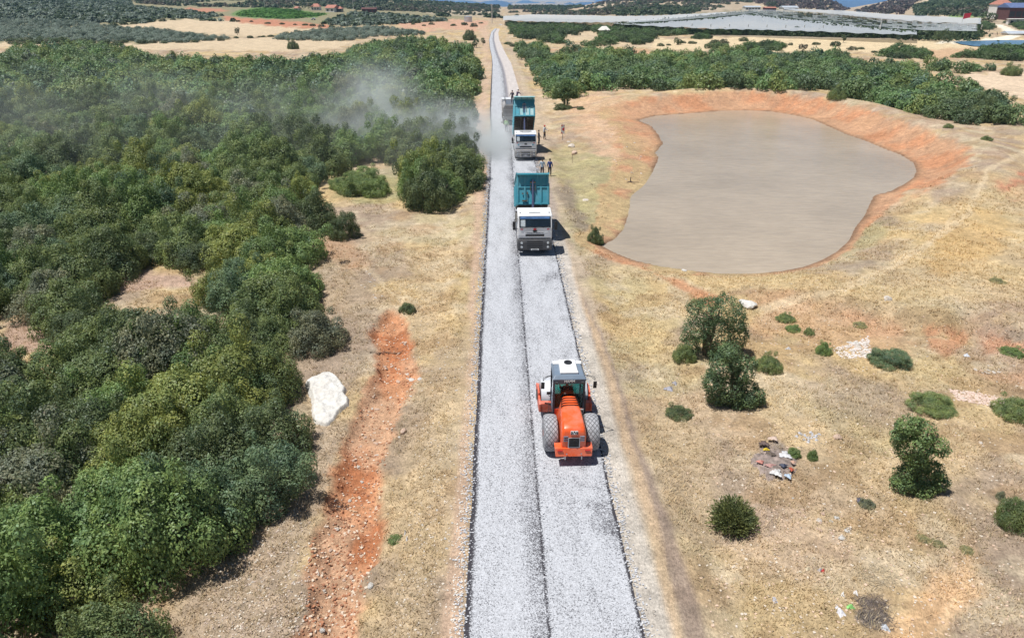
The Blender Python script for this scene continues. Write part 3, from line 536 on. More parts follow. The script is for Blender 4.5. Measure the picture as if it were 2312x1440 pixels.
# ------------------------------------------------------------------ foliage
def lobes_dome(r, n=26, zs=.85, base=.0, spread=1.0):
    """lobes covering a dome of unit radius: (x,y,z,radius)"""
    L_ = [(0, 0, .45 * zs, .5)]
    for i in range(n):
        a = r.random() * 2 * math.pi; e = math.asin(min(1, r.random() ** .75)); rad = .15 + .2 * r.random() ** 1.3; q = (1 - rad * .8) * spread * (.80 + .34 * r.random())
        L_.append((q * math.cos(e) * math.cos(a), q * math.cos(e) * math.sin(a), base + max(.12, q * math.sin(e) * zs), rad))
    return L_
def leaves(lobes, n, size, r, up=.25, rough=.9, zmin=.02):
    """quads scattered on the shells of overlapping lobes; returns V, F, per-vertex tint"""
    Lb = np.array(lobes); wts = Lb[:, 3] ** 2; wts /= wts.sum(); P = []; Nn = []; tot = 0
    while tot < n:
        k = r.choice(len(Lb), size=n, p=wts); d = r.normal(size=(n, 3)); d[:, 2] += up * .5; d /= np.linalg.norm(d, axis=1)[:, None]
        rad = Lb[k, 3] * (1.04 - .42 * r.random(n) ** 2.0) * (1 + .16 * (vn(d[:, 0] * 4 + k * 3.3, d[:, 1] * 4 + d[:, 2] * 3, 3) - .5) * 2)
        p = Lb[k, :3] + d * rad[:, None]
        ok = p[:, 2] > zmin
        for j in range(len(Lb)):
            q = np.linalg.norm(p - Lb[j, :3], axis=1); ok &= ~((q < Lb[j, 3] * .66) & (k != j))
        P.append(p[ok]); Nn.append(d[ok]); tot += int(ok.sum())
        if not ok.any(): break
    P = np.concatenate(P)[:n]; D = np.concatenate(Nn)[:n]; n = len(P)
    nn = D + r.normal(size=(n, 3)) * rough * .42; nn[:, 2] += up; nn /= np.linalg.norm(nn, axis=1)[:, None]
    a = np.cross(nn, r.normal(size=(n, 3))); a /= np.linalg.norm(a, axis=1)[:, None]; b = np.cross(nn, a)
    s = size * (.6 + .8 * r.random(n))[:, None]; V = np.stack([P - a * s, P - b * s * .55, P + a * s, P + b * s * .55], 1).reshape(-1, 3)
    F = np.arange(n * 4).reshape(n, 4); t = .80 + .40 * r.random(n)
    hue = r.random(n); col = np.stack([t * (1 + .18 * (hue - .5)), t, t * (1 - .15 * (hue - .5)), np.ones(n)], 1)
    dead = r.random(n) < .003; col[dead, :3] = np.array([1.8, 1.4, 1.5]) 
    return V, F, np.repeat(col, 4, axis=0)
def crown_mesh(name, lobes, n, size, seed, **k):
    V, F, T = leaves(lobes, n, size, np.random.default_rng(seed), **k); me = np_mesh(name, V, F, False, {'tint': T}); me.materials.append(LEAF); return me
def stems_mesh(name, seed, h, sp, n=5, r0=.05, m=None):
    r = random.Random(seed); b = MB()
    b.lathe([(-.08 * h, sp * .02), (-.05 * h, sp * .30), (.0, sp * .26), (.05 * h, sp * .02)], 10, 'z')
    for i in range(n):
        a = r.random() * 6.28; q = r.random() * sp * .25; x, y = q * math.cos(a), q * math.sin(a); pts = [(x, y, -.05 * h)]
        for k in range(1, 4):
            x += math.cos(a) * sp * .2 * r.uniform(.5, 1.3); y += math.sin(a) * sp * .2 * r.uniform(.5, 1.3); a += r.uniform(-.5, .5); pts.append((x, y, h * k / 3 * r.uniform(.85, 1.1)))
        for k in range(3): b.cyl(pts[k], pts[k + 1], r0 * (1 - k * .28), r0 * (1 - (k + 1) * .28), 6, cap=(k == 2))
    me = bpy.data.meshes.new(name); me.from_pydata(b.v, [], b.f); me.materials.append(m or BARK); return me
NP = 7; PROTO = []
for i in range(NP):
    r = np.random.default_rng(100 + i); lb = lobes_dome(r, 38 + 6 * (i % 3), zs=[.8, .95, .7, 1.0, .85, .75, .9][i]) + [(r.normal() * .4, r.normal() * .4, .75 + .25 * r.random(), .12 + .1 * r.random()) for _ in range(4)] + [(math.cos(q) * (.75 + .2 * r.random()), math.sin(q) * (.75 + .2 * r.random()), .15 + .3 * r.random(), .14 + .08 * r.random()) for q in r.random(7) * 6.28]
    PROTO.append((crown_mesh('crown', lb, 24000, .0215, 200 + i), stems_mesh('trunk', i, .55, 1.0)))
FARP = [leaves(lobes_dome(np.random.default_rng(300 + i), 12, zs=[.8, .7, .9, .95][i % 4]), 900, .068, np.random.default_rng(400 + i), up=.4) for i in range(6)]
MIDP = [leaves(lobes_dome(np.random.default_rng(500 + i), 18, zs=[.8, .7, .9, .95][i % 4]), 2200, .055, np.random.default_rng(600 + i), up=.3) for i in range(6)]
TINYP = [leaves(lobes_dome(np.random.default_rng(700 + i), 6, zs=.85), 70, .30, np.random.default_rng(800 + i), up=.4) for i in range(4)]
TONES = {'yellow green': (.165, .215, .070), 'mid green': (.118, .172, .070), 'fresh green': (.122, .200, .075), 'dull dark green': (.084, .124, .060), 'grey green': (.140, .170, .115), 'bluish green': (.095, .155, .088)}
TN = list(TONES)
def tone_at(x, y, r):
    a = fbm(np.array([x / 7]), np.array([y / 7]), 201, 3)[0]; b_ = r.random()
    if b_ < .045: return 'grey green'
    if b_ < .13: return 'bluish green'
    if a > .56: return 'yellow green' if b_ < .6 else 'fresh green'
    if a > .45: return 'mid green' if b_ < .75 else 'fresh green'
    return 'dull dark green' if b_ < .6 else 'mid green'
def merged(name, items, protos, label, cat, grp=None):
    """many plants nobody could count as one object; items: (x,y,z,radius,zscale,colour)"""
    if not items: return None
    Vs, Fs, Ts = [], [], []; o = 0
    for i, (x, y, z, rad, zs, c) in enumerate(items):
        V, F, T = protos[i % len(protos)]; a = (i * 2.399) % 6.283; ca, sa = math.cos(a), math.sin(a)
        W = np.stack([(V[:, 0] * ca - V[:, 1] * sa) * rad + x, (V[:, 0] * sa + V[:, 1] * ca) * rad + y, V[:, 2] * rad * zs + z], 1)
        T2 = T.copy(); T2[:, :3] *= np.array(c)[None, :]; Vs.append(W); Fs.append(F + o); Ts.append(T2); o += len(V)
    me = np_mesh(name, np.concatenate(Vs), np.concatenate(Fs), False, {'tint': np.concatenate(Ts)}); ob = link_mesh(name, me, LEAFM)
    return tag(ob, label, cat, grp, 'stuff')
def shrub(name, x, y, rad, zs, tone, label, group=None, cat='shrub', proto=None, rz=None, z=None, stems=True):
    if proto is None: proto = random.randrange(NP)
    cm, tm = PROTO[proto % NP]; e = empty(name, (x, y, zat(x, y) if z is None else z), random.random() * 6.28 if rz is None else rz, label, cat, group)
    c = link_mesh('crown', cm, None, e); c.scale = (rad, rad, rad * zs); v = random.uniform(.85, 1.15); t = TONES[tone] if isinstance(tone, str) else tone
    c.color = (t[0] * v * 1.56, t[1] * v * 1.42, t[2] * v * 1.50, 1)
    if stems: s = link_mesh('trunk', tm, None, e); s.scale = (rad, rad, rad * zs)
    return e

# woods: outlines of the crowns in the photo
WOOD_L = [(-700,1700),(-700,102),(0,102),(60,94),(120,90),(220,88),(290,98),(320,108),(350,116),(420,114),(520,118),(640,120),(760,112),(800,95),(850,82),(930,80),(980,74),(1030,82),(1060,84),(1050,95),(1000,100),(990,108),(1060,112),(1092,122),(1098,150),(1090,185),(1076,225),(1070,290),(1080,330),(1088,360),(1086,400),(1050,440),(985,475),(925,474),(905,440),(880,380),(760,375),(740,410),(745,470),(800,500),(806,545),(740,530),(705,510),(708,590),(690,615),(735,640),(770,700),(785,780),(745,820),(690,850),(668,900),(700,960),(712,1050),(655,1130),(640,1190),(560,1250),(480,1290),(420,1300),(430,1380),(400,1460),(340,1700)]
HOLES_L = [[(232,634),(300,612),(430,618),(455,645),(350,668),(245,655)], [(10,745),(95,722),(112,760),(60,800),(10,795)], [(440,95),(640,112),(700,112),(700,108),(440,90)], [(760,400),(900,385),(905,440),(860,450),(760,450)]]
WOOD_R = [(1152,92),(1180,98),(1290,102),(1420,112),(1440,118),(1550,112),(1640,104),(1700,112),(1790,120),(1870,114),(1960,122),(1950,132),(1900,142),(2060,136),(2090,132),(2150,140),(2250,140),(2255,165),(2180,168),(2080,160),(2070,165),(2160,178),(2200,190),(2312,238),(2600,330),(2600,420),(2450,360),(2312,308),(2200,288),(2110,268),(2000,240),(1930,226),(1860,205),(1790,208),(1700,212),(1600,206),(1520,205),(1440,208),(1400,200),(1330,212),(1290,225),(1245,220),(1228,200),(1205,170),(1170,130)]
HOLES_R = [[(1240,105),(1300,104),(1310,108),(1250,112)], [(1560,118),(1640,112),(1640,116),(1570,122)]]
FAR_R = [(1138,46),(1290,50),(1400,58),(1500,64),(1580,68),(1640,76),(1560,80),(1480,84),(1478,96),(1440,104),(1380,106),(1300,106),(1240,98),(1180,88),(1145,74)]
HOLES_FR = [[(1275,78),(1300,80),(1300,90),(1280,88)], [(1310,72),(1340,70),(1350,78),(1312,80)], [(1380,96),(1450,98),(1400,103)]]
CLUMPS = [[(1665,104),(1690,98),(1740,92),(1780,102),(1780,118),(1680,116)], [(1590,100),(1655,95),(1655,112),(1590,112)], [(1980,118),(2020,104),(2060,106),(2115,120),(2110,136),(2040,134),(1985,128)], [(2140,122),(2250,104),(2400,100),(2400,150),(2250,136),(2150,132)], [(1535,72),(1600,70),(1700,66),(1800,72),(1900,74),(2060,78),(2180,78),(2216,74),(2216,82),(2100,86),(1950,84),(1800,82),(1600,80)], [(2200,52),(2240,48),(2250,60),(2232,72),(2205,66)], [(2260,48),(2330,50),(2420,50),(2420,75),(2330,72),(2290,62)], [(1556,78),(1612,78),(1612,90),(1556,90)]]
def fill(poly, holes, y0, y1, step, rr_, seed, hgt=.8, zs=(.8, 1.1), jit=.38, skip=0.0, clus=0.0):
    r = random.Random(seed); out = []; Yv = y0
    pxs = [p[0] for p in poly]; xl, xr = min(pxs) - 40, max(pxs) + 40
    cand = []
    while Yv < y1:
        s = step if not callable(step) else step(Yv); pyy = 720 - FPX * math.tan(PITCH - math.atan2(CH, Yv)) if Yv < 4000 else 0
        X0 = (xl - 1121) / 1742 * (Yv + 9); X1 = (xr - 1121) / 1742 * (Yv + 9); Xv = X0 + r.random() * s
        while Xv < X1: cand.append((Xv + r.uniform(-jit, jit) * s, Yv + r.uniform(-jit, jit) * s, s)); Xv += s
        Yv += s * .9
    if not cand: return out
    c = np.array(cand); z = zt(c[:, 0], c[:, 1]); rad = rr_[0] + (rr_[1] - rr_[0]) * np.array([r.random() for _ in cand]); rad = rad * (1 if not callable(step) else c[:, 2] / step(80))
    p0 = proj(c[:, 0], c[:, 1] - rad * .55, z); p1 = proj(c[:, 0], c[:, 1] + rad * .3, z + rad * hgt); pl = proj(c[:, 0] - rad * .75, c[:, 1], z + .3 * rad); pr = proj(c[:, 0] + rad * .75, c[:, 1], z + .3 * rad)
    ok = inpoly(*p0, poly) & inpoly(*p1, poly) & inpoly(*pl, poly) & inpoly(*pr, poly)
    pm_ = [proj(c[:, 0] + q * rad, c[:, 1], z + rad * k) for q in (-.7, 0, .7) for k in (.4, .8, 1.2)] if holes else []
    for h in holes:
        for p in [p0, p1, pl, pr] + pm_: ok &= ~inpoly(*p, h)
    if clus: ok &= fbm(c[:, 0] / 38, c[:, 1] / 60, seed, 4) > clus
    for i in np.where(ok)[0]:
        if r.random() < skip: continue
        out.append((c[i, 0], c[i, 1], z[i], rad[i], r.uniform(*zs)))
    return out
st = lambda y: 2.5 + 1.0 * min(1, max(0, (y - 30) / 90))
rk = random.Random(5)
allw = [('L', *t) for t in fill(WOOD_L, HOLES_L, 13, 292, st, (1.8, 2.9), 1, hgt=1.4, zs=(1.05, 1.6), skip=.05)] + [('R', *t) for t in fill(WOOD_R, HOLES_R, 100, 300, 3.5, (1.8, 3.0), 2, zs=(.95, 1.35))]
# trees seen in the frame are kept as individuals, the largest in the picture first
sc = []
for t in allw:
    px, py = proj(t[1], t[2], t[3]); px = float(px); py = float(py); s = t[4] / math.hypot(t[2], 17)
    if px < -80 or px > 2392 or py > 1540: s *= .02
    sc.append((s, px, py, t))
sc.sort(key=lambda q: -q[0])
def zone(side, px, py):
    if side == 'L':
        if py > 1180: return 'at the near left wood corner'
        if py > 960: return 'left of the lower red gully'
        if py > 800 and px > 430: return 'beside the white boulder'
        if py > 800: return 'deep in the near left wood'
        if py > 640 and px > 400: return 'between clearing and white boulder'
        if py > 640: return 'below the long bare clearing'
        if px > 870: return 'on the left road verge'
        if py > 480 and px > 350: return 'above the reddish bare slope'
        if py > 480: return 'above the long bare clearing'
        if px > 600: return 'under the dust near the road'
        if py > 330: return 'along the lower dust rim'
        return 'under the thin dust'
    if px < 1350: return 'in the wood right of the road'
    if px < 1700: return 'behind the left half of the pond'
    if px < 2000: return 'behind the right half of the pond'
    return 'beyond the grassy pond embankment'
rest = {'L': [], 'R': []}; n_ind = 300; looks = {}
for i, (s, px, py, (side, x, y, z, rad, zs)) in enumerate(sc):
    tn = tone_at(x, y, rk)
    if side == 'R' and tn == 'grey green': tn = 'mid green'
    if i < n_ind:
        zn = zone(side, px, py); sz = 'broad' if rad > 2.15 else ('rounded' if rad > 1.85 else 'small')
        ob = shrub('oak_shrub', x, y, rad * 1.08, zs, tn, f'{sz} {tn} oak shrub {zn}', 'oak shrubs ' + zn, z=z - .05); looks.setdefault((sz, tn, zn), []).append((px, ob))
    else:
        c = TONES[tn]; v = rk.uniform(.8, 1.15); g_ = 1.02 if y > 110 else 1
        rest[side].append((x, y, z - .1, rad * 1.1, zs, (c[0] * v * 1.34, c[1] * v * 1.30 * g_, c[2] * v * 1.38)))
ORD = ['leftmost', 'second from left', 'third from left', 'fourth from left', 'fifth from left', 'sixth from left', 'seventh from left', 'eighth from left', 'ninth from left', 'tenth from left', 'eleventh from left', 'twelfth from left', 'thirteenth from left', 'fourteenth from left', 'fifteenth from left', 'sixteenth from left', 'seventeenth from left', 'eighteenth from left', 'nineteenth from left', 'twentieth from left']
ORD2 = ORD + ['twenty-first from left', 'twenty-second from left', 'twenty-third from left', 'twenty-fourth from left', 'twenty-fifth from left']
for (sz, tn, zn), lst in looks.items():
    lst.sort(key=lambda q: q[0])
    if len(lst) == 2: lst[0][1]['label'] = f'left {sz} {tn} oak shrub {zn}'; lst[1][1]['label'] = f'right {sz} {tn} oak shrub {zn}'
    elif len(lst) > 2:
        for j, (_, ob) in enumerate(lst): ob['label'] = f'{ORD2[min(j, 24)] if j < len(lst) - 1 else "rightmost"} of {sz} {tn} oak shrubs {zn}'
for side, nm in (('L', 'left of the road, running back to the pale fields'), ('R', 'behind the pond on the right')):
    nearr = [t for t in rest[side] if t[1] < 115]; farr = [t for t in rest[side] if t[1] >= 115]
    merged('oak_scrub', nearr, MIDP, 'dense green oak scrub ' + nm + ', nearer part', 'scrub')
    merged('oak_scrub', farr, FARP if len(farr) > 0 else FARP, 'dense green oak scrub ' + nm + ', farther part', 'scrub')
it = []
for t in fill(FAR_R, HOLES_FR, 205, 520, 4.2, (2.0, 3.4), 3, skip=.05): it.append((t[0], t[1], t[2] - .1, t[3], t[4], tuple(np.array(TONES[rk.choice(['mid green', 'dull dark green', 'fresh green'])]) * rk.uniform(.75, 1.05))))
merged('oak_scrub', it, FARP, 'dark green scrub between the road and the white orchard nets', 'scrub')
it = []
for k, cp in enumerate(CLUMPS):
    for t in fill(cp, [], 200, 620, 3.6, (1.8, 3.2), 30 + k, hgt=.5): it.append((t[0], t[1], t[2] - .1, t[3], t[4], tuple(np.array(TONES[rk.choice(['mid green', 'dull dark green', 'fresh green'])]) * rk.uniform(.75, 1.05))))
merged('scrub_clumps', it, FARP, 'dark green clumps of scrub on the pale far fields at right', 'scrub')
# olive groves and hillside trees
OLV = (.20, .245, .20); OLD = (.11, .145, .11)
def grove(polys, y0, y1, step, rad, seed, cols, name, label, protos, hgt=.6, skip=.0, zs=(.8, 1.0), cat='trees'):
    it = []
    for k, p in enumerate(polys):
        for t in fill(p, [], y0, y1, step, rad, seed + k, hgt=hgt, skip=skip, zs=zs, jit=.25): 
            c = rk.choice(cols); v = rk.uniform(.8, 1.2); it.append((t[0], t[1], t[2] - .1, t[3], t[4], (c[0] * v * 1.2, c[1] * v * 1.2, c[2] * v * 1.2)))
    return merged(name, it, protos, label, cat), len(it)
grove([[(-200,40),(60,40),(200,46),(250,56),(330,60),(440,74),(520,80),(522,92),(400,98),(300,98),(200,97),(60,94),(-200,94)], [(600,92),(640,72),(720,64),(800,58),(870,58),(985,72),(960,80),(860,84),(780,94),(700,94)]], 225, 520, 4.6, (1.7, 2.5), 50, [OLV, OLV, OLD], 'olive_grove', 'silvery grey green olive rows between the pale stubble fields at left', FARP)
grove([[(-200,-60),(300,-60),(300,12),(430,22),(520,34),(450,44),(360,42),(330,54),(250,54),(150,50),(30,46),(-200,46)], [(740,44),(800,26),(900,30),(1000,40),(1042,46),(930,54),(850,58),(760,62),(720,52)], [(330,44),(470,40),(600,46),(670,54),(560,52),(450,48)]], 330, 900, 6.0, (2.2, 3.2), 60, [OLV, OLD, (.07, .10, .05)], 'olive_grove', 'grey green olive trees covering the slope below the left hills', TINYP)
grove([[(-300,-80),(300,-80),(560,-60),(870,-20),(880,6),(900,26),(800,24),(755,22),(720,8),(560,2),(300,4),(200,2),(-300,2)]], 600, 1350, 11, (3, 5.5), 70, [(.06, .085, .045), (.085, .11, .06), (.10, .115, .085)], 'hill_trees', 'dark green woods and olive trees on the hills at upper left', TINYP, skip=.35)
grove([[(880,0),(1010,4),(1130,12),(1130,18),(1010,14),(900,12)], [(1180,8),(1300,9),(1330,14),(1260,28),(1180,22)], [(1390,18),(1480,10),(1560,16),(1600,24),(1560,33),(1400,38),(1380,30)], [(960,34),(1010,30),(1040,38),(980,40)], [(1090,30),(1130,30),(1140,42),(1095,42)], [(2060,12),(2200,-30),(2400,-60),(2400,2),(2200,18),(2110,30),(2080,40),(2060,38)]], 430, 1350, 9, (2.6, 4.4), 90, [(.06, .09, .045), (.075, .105, .05)], 'hill_trees', 'green scrub strips on the low hills in the middle and right distance', TINYP, skip=.1)
grove([[(1560,-20),(1880,0),(1925,22),(1900,26),(1740,18),(1700,4),(1600,8)], [(1925,22),(1990,6),(2060,-20),(2200,-60),(2400,-70),(2400,-40),(2110,-10),(2060,14),(2040,34),(1930,28)], [(1330,8),(1373,0),(1420,-8),(1560,-14),(1560,6),(1420,4),(1360,12)]], 600, 1350, 10, (2.4, 4.2), 110, [(.10, .085, .08), (.075, .075, .06), (.13, .10, .09)], 'burnt_woods', 'brownish purple thin woods on the right hills below the blue mountains', TINYP, skip=.3)
grove([[(20,84),(120,84),(270,90),(310,106),(230,104),(150,99),(90,100),(40,104),(10,98)]], 200, 420, 4.4, (1.8, 2.8), 55, [(.10, .14, .06), (.08, .11, .055), (.13, .14, .08)], 'mixed_scrub', 'dark mixed scrub between the oak wood and the left olive rows', FARP, hgt=.7)
it = []
for k, (pl, cl) in enumerate([([(1145,14),(1300,14),(1335,10),(1400,0),(1560,-8),(1700,-6),(1700,12),(1600,26),(1400,36),(1145,33)], .50), ([(860,-6),(960,2),(1130,14),(1130,34),(900,26),(760,20)], .50), ([(300,-20),(760,-10),(860,6),(740,20),(560,18),(420,16),(300,8)], .45), ([(2060,30),(2120,10),(2400,-20),(2400,30),(2200,40)], .55)]):
    for t in fill(pl, [], 430, 1345, 6.5, (1.6, 4.2), 170 + k, hgt=.3, clus=cl, zs=(.7, 1.1)): q = rk.choice([(.10, .14, .07), (.14, .15, .10), (.08, .11, .06), (.17, .15, .11)]); it.append((t[0], t[1], t[2] - .1, t[3], t[4], q))
merged('hill_scrub', it, TINYP, 'patchy dark scrub and trees over the pale distant hills', 'scrub')
it = []; ppx = 1390
while ppx < 2214:
    yb = float(np.interp(ppx, [1390, 1540, 1700, 1860, 1960, 2070, 2212], [62, 77, 80, 84, 86, 86, 84]))
    for dy in (-2.2, .2): x, y, z = at(ppx + rk.uniform(-3, 3), yb + dy); q = rk.choice([(.10, .15, .06), (.08, .12, .05), (.13, .18, .08)]); it.append((x, y, z - .1, rk.uniform(1.3, 2.4), rk.uniform(.9, 1.4), q))
    ppx += 5
merged('orchard_hedge', it, TINYP, 'green hedge growing along the front edge of the white orchard nets', 'hedge')
# planted rows on the slopes
def rows_planted(poly, name, label, nrow, dxy, rad, col, seed, y0, y1):
    r = random.Random(seed); it = []
    for t in fill(poly, [], y0, y1, dxy, rad, seed, hgt=.3, jit=.06): it.append((t[0], t[1], t[2] - .1, t[3], t[4], tuple(np.array(col) * r.uniform(.8, 1.2))))
    merged(name, it, TINYP, label, 'trees')
rows_planted([(900,14),(1010,6),(1120,14),(1130,34),(1060,36),(940,30)], 'young_orchard', 'dotted young trees planted in rows on the middle hill', 0, 13, (2.0, 2.6), (.09, .11, .06), 4, 480, 1300)
rows_planted([(2090,36),(2140,16),(2300,2),(2420,-10),(2420,24),(2200,40)], 'young_orchard', 'rows of young trees on the pale slope above the right farmhouse', 0, 10, (2.2, 2.8), (.08, .10, .05), 5, 480, 1300)
# vineyard at left
it = []
for t in fill([(548,24),(600,18),(660,21),(700,29),(745,31),(700,40),(640,44),(560,39),(520,34)], [], 380, 1000, 5.5, (2.2, 2.8), 130, hgt=.2, jit=.08): it.append((t[0], t[1], t[2] - .3, t[3] * 1.4, .45, tuple(np.array((.10, .22, .045)) * rk.uniform(.85, 1.1))))
merged('vineyard', it, TINYP, 'bright green vineyard below the red roofed farmhouse at left', 'vineyard')

# ------------------------------------------------------------------ single shrubs and trees (photo pixels: base, radius px, height px)
def px_shrub(bx, by, w, h, tone, label, proto=0, name='shrub', cat='shrub', **k):
    x, y, z = at(bx, by); s = pxm(bx, by); rad = w / 2 / s
    dep = math.atan2(17, y); hz = (h - rad * 1.2 * s * math.sin(dep)) / (s * math.cos(dep)); hz = min(max(hz, rad * .55), rad * 1.9)
    return shrub(name, x, y + rad * .6, rad, hz / rad / .95, tone, label, proto=proto, cat=cat, z=z - .04, **k)
px_shrub(1548, 822, 54, 50, 'mid green', 'small round green shrub at the left foot of the tall evergreen tree', 1)
px_shrub(1742, 842, 66, 52, 'mid green', 'dense round green shrub right of the double evergreen tree', 2)
px_shrub(1538, 946, 60, 40, 'dull dark green', 'small low round shrub standing alone near the truck track', 5)
px_shrub(2118, 936, 108, 58, 'mid green', 'low domed shrub with a small pointed tip beside the pale rubble', 4)
px_shrub(2022, 832, 92, 56, 'bluish green', 'bristly bluish green shrub on the red patch above the rubble', 3)
px_shrub(2305, 952, 96, 68, 'mid green', 'dark green shrub cut by the right border, level with the tree tops', 0)
px_shrub(2310, 1204, 90, 92, 'mid green', 'two humped shrub cut by the right border beside the lower tree', 6)
px_shrub(2263, 1130, 22, 26, 'grey green', 'tiny grey green bush touching the shrub at the right border', 1)
px_shrub(1780, 728, 46, 26, 'mid green', 'flat light green bush below the white striped boulder', 2)
px_shrub(1795, 750, 34, 22, 'fresh green', 'small green bush leaning below the flat light green bush', 2)
px_shrub(1829, 758, 24, 20, 'mid green', 'tiny green bush right of the pair of flat bushes', 3)
px_shrub(1864, 803, 38, 36, 'fresh green', 'loose light green bush left of the white rubble', 4)
px_shrub(1962, 1147, 36, 28, 'grey green', 'small grey green bush left of the lower double tree', 5)
px_shrub(2292, 806, 54, 22, 'fresh green', 'flat bright green bush at the right border under the red bank', 0)
px_shrub(917, 708, 40, 28, 'dull dark green', 'small dark bush at the upper end of the red gully', 1)
px_shrub(772, 542, 76, 66, 'dull dark green', 'dark oak bush on the point of the reddish bare slope', 3)
px_shrub(1345, 552, 38, 56, 'dull dark green', 'dark rush like bush at the near left corner of the pond', 4)
px_shrub(1352, 553, 26, 20, 'mid green', 'low green bush at the foot of the rush like bush by the water', 2)
px_shrub(1895, 226, 42, 34, 'mid green', 'lone dark oak bush in front of the wood behind the pond', 5)
px_shrub(1795, 1035, 32, 30, 'fresh green', 'pale green weed clump right beside the rubbish heap', 6)
px_shrub(1838, 1040, 26, 28, 'fresh green', 'pale green weed clump one step right of the rubbish heap weed', 1)
px_shrub(890, 1226, 36, 18, 'fresh green', 'small green weed on the verge beside a scrap of white litter', 3)
px_shrub(2290, 172, 42, 28, 'mid green', 'single round bush on the pale ground near the right border', 2)
px_shrub(2232, 318, 26, 12, 'mid green', 'tiny green bush on the bare strip behind the embankment', 4)
px_shrub(2145, 290, 22, 12, 'mid green', 'tiny bush at the left end of the bare strip behind the embankment', 6)
px_shrub(660, 112, 26, 22, 'dull dark green', 'lone round dark bush in the nearer pale field at left', 5)
px_shrub(1060, 92, 30, 22, 'dull dark green', 'dark bush beside the road bend far ahead, left side', 1)
for q, (a_, b_, w_, h_) in enumerate([(800, 442, 90, 50), (850, 446, 70, 44), (770, 430, 60, 40), (820, 418, 90, 44)]):
    px_shrub(a_, b_, w_, h_, (.13, .20, .075), ['lush light green herb clump in the dusty gap of the left wood, front centre', 'lush light green herb clump in the dusty gap, nearest the road', 'lush light green herb clump in the dusty gap, at its left end', 'lush light green herb clump in the dusty gap, farthest back'][q], q, 'herb_clump', 'plants', stems=False)
for q, (bx, by, w_, h_) in enumerate([(1030, 440, 120, 100), (970, 478, 120, 120), (1045, 380, 90, 70), (940, 440, 80, 90)]):
    px_shrub(bx, by, w_, h_, 'dull dark green', ['big dark bush overhanging the left verge beside the front truck', 'big dark bush nearest the camera in the group on the left verge', 'dark bush at the far end of the group on the left verge, in the dust', 'dark bush on the wood side of the group on the left verge'][q], q + 1)
for q, (bx, by) in enumerate([(2120, 1235), (2190, 1250), (2090, 1225), (1700, 1180), (1945, 740), (2260, 640)]):
    px_shrub(bx, by, 34, 16, (.22, .24, .13), ['pale straw green weed tuft above the bare orange patch', 'pale weed tuft right of the bare orange patch', 'pale weed tuft left of the tufts above the bare orange patch', 'dry weed tuft at the foot of the lone bristly shrub', 'weed tuft left of the red bank', 'small weed tuft on the grassy slope at the right', 'weed tuft right of the tall evergreen tree', 'weed tuft below the round shrub of the double tree'][q], q, 'weed', 'weed', stems=False)
# bristly shrub
def bristle(name, bx, by, w, h, col, label, seed, n=900, cat='shrub'):
    x, y, z = at(bx, by); s = pxm(bx, by); rad = w / 2 / s; H = h / s * .95; r = np.random.default_rng(seed)
    e = empty(name, (x, y + rad * .5, z - .03), 0, label, cat); a = r.random(n) * 6.283; el = np.arccos(r.random(n) ** .6 * .98)
    ln = (.65 + .4 * r.random(n)); q = np.stack([np.sin(el) * np.cos(a) * rad, np.sin(el) * np.sin(a) * rad, np.cos(el) * H * 1.0 + .1], 1) * ln[:, None]
    b0 = q * .35 + r.normal(size=(n, 3)) * .05; V = []; T = []
    for k in range(5):
        p = b0 + (q - b0) * (.25 + .18 * k)[..., None] if False else b0 + (q - b0) * (.3 + .17 * k); t = r.normal(size=(n, 3)); t /= np.linalg.norm(t, axis=1)[:, None]; dd = (q - b0); dd /= np.linalg.norm(dd, axis=1)[:, None]; dd = dd + t * .5
        sd = np.cross(dd, r.normal(size=(n, 3))); sd /= np.linalg.norm(sd, axis=1)[:, None]; L_ = rad * .12
        V.append(np.stack([p, p + dd * L_ * .5 + sd * L_ * .22, p + dd * L_, p + dd * L_ * .5 - sd * L_ * .22], 1)); c = (.8 + .5 * r.random(n))[:, None] * np.ones(3); T.append(np.repeat(np.concatenate([c, np.ones((n, 1))], 1), 4, 0))
    V = np.concatenate(V).reshape(-1, 3); F = np.arange(len(V)).reshape(-1, 4); me = np_mesh('crown', V, F, False, {'tint': np.concatenate(T)}); me.materials.append(LEAF)
    c = link_mesh('crown', me, None, e); c.color = (*col, 1); st_ = link_mesh('trunk', stems_mesh('trunk', seed, H * .6, rad), None, e); return e
bristle('bristly_shrub', 1660, 1208, 112, 72, (.16, .19, .085), 'bristly green shrub with dry skirt, alone below the rubbish heap', 21, 1400)

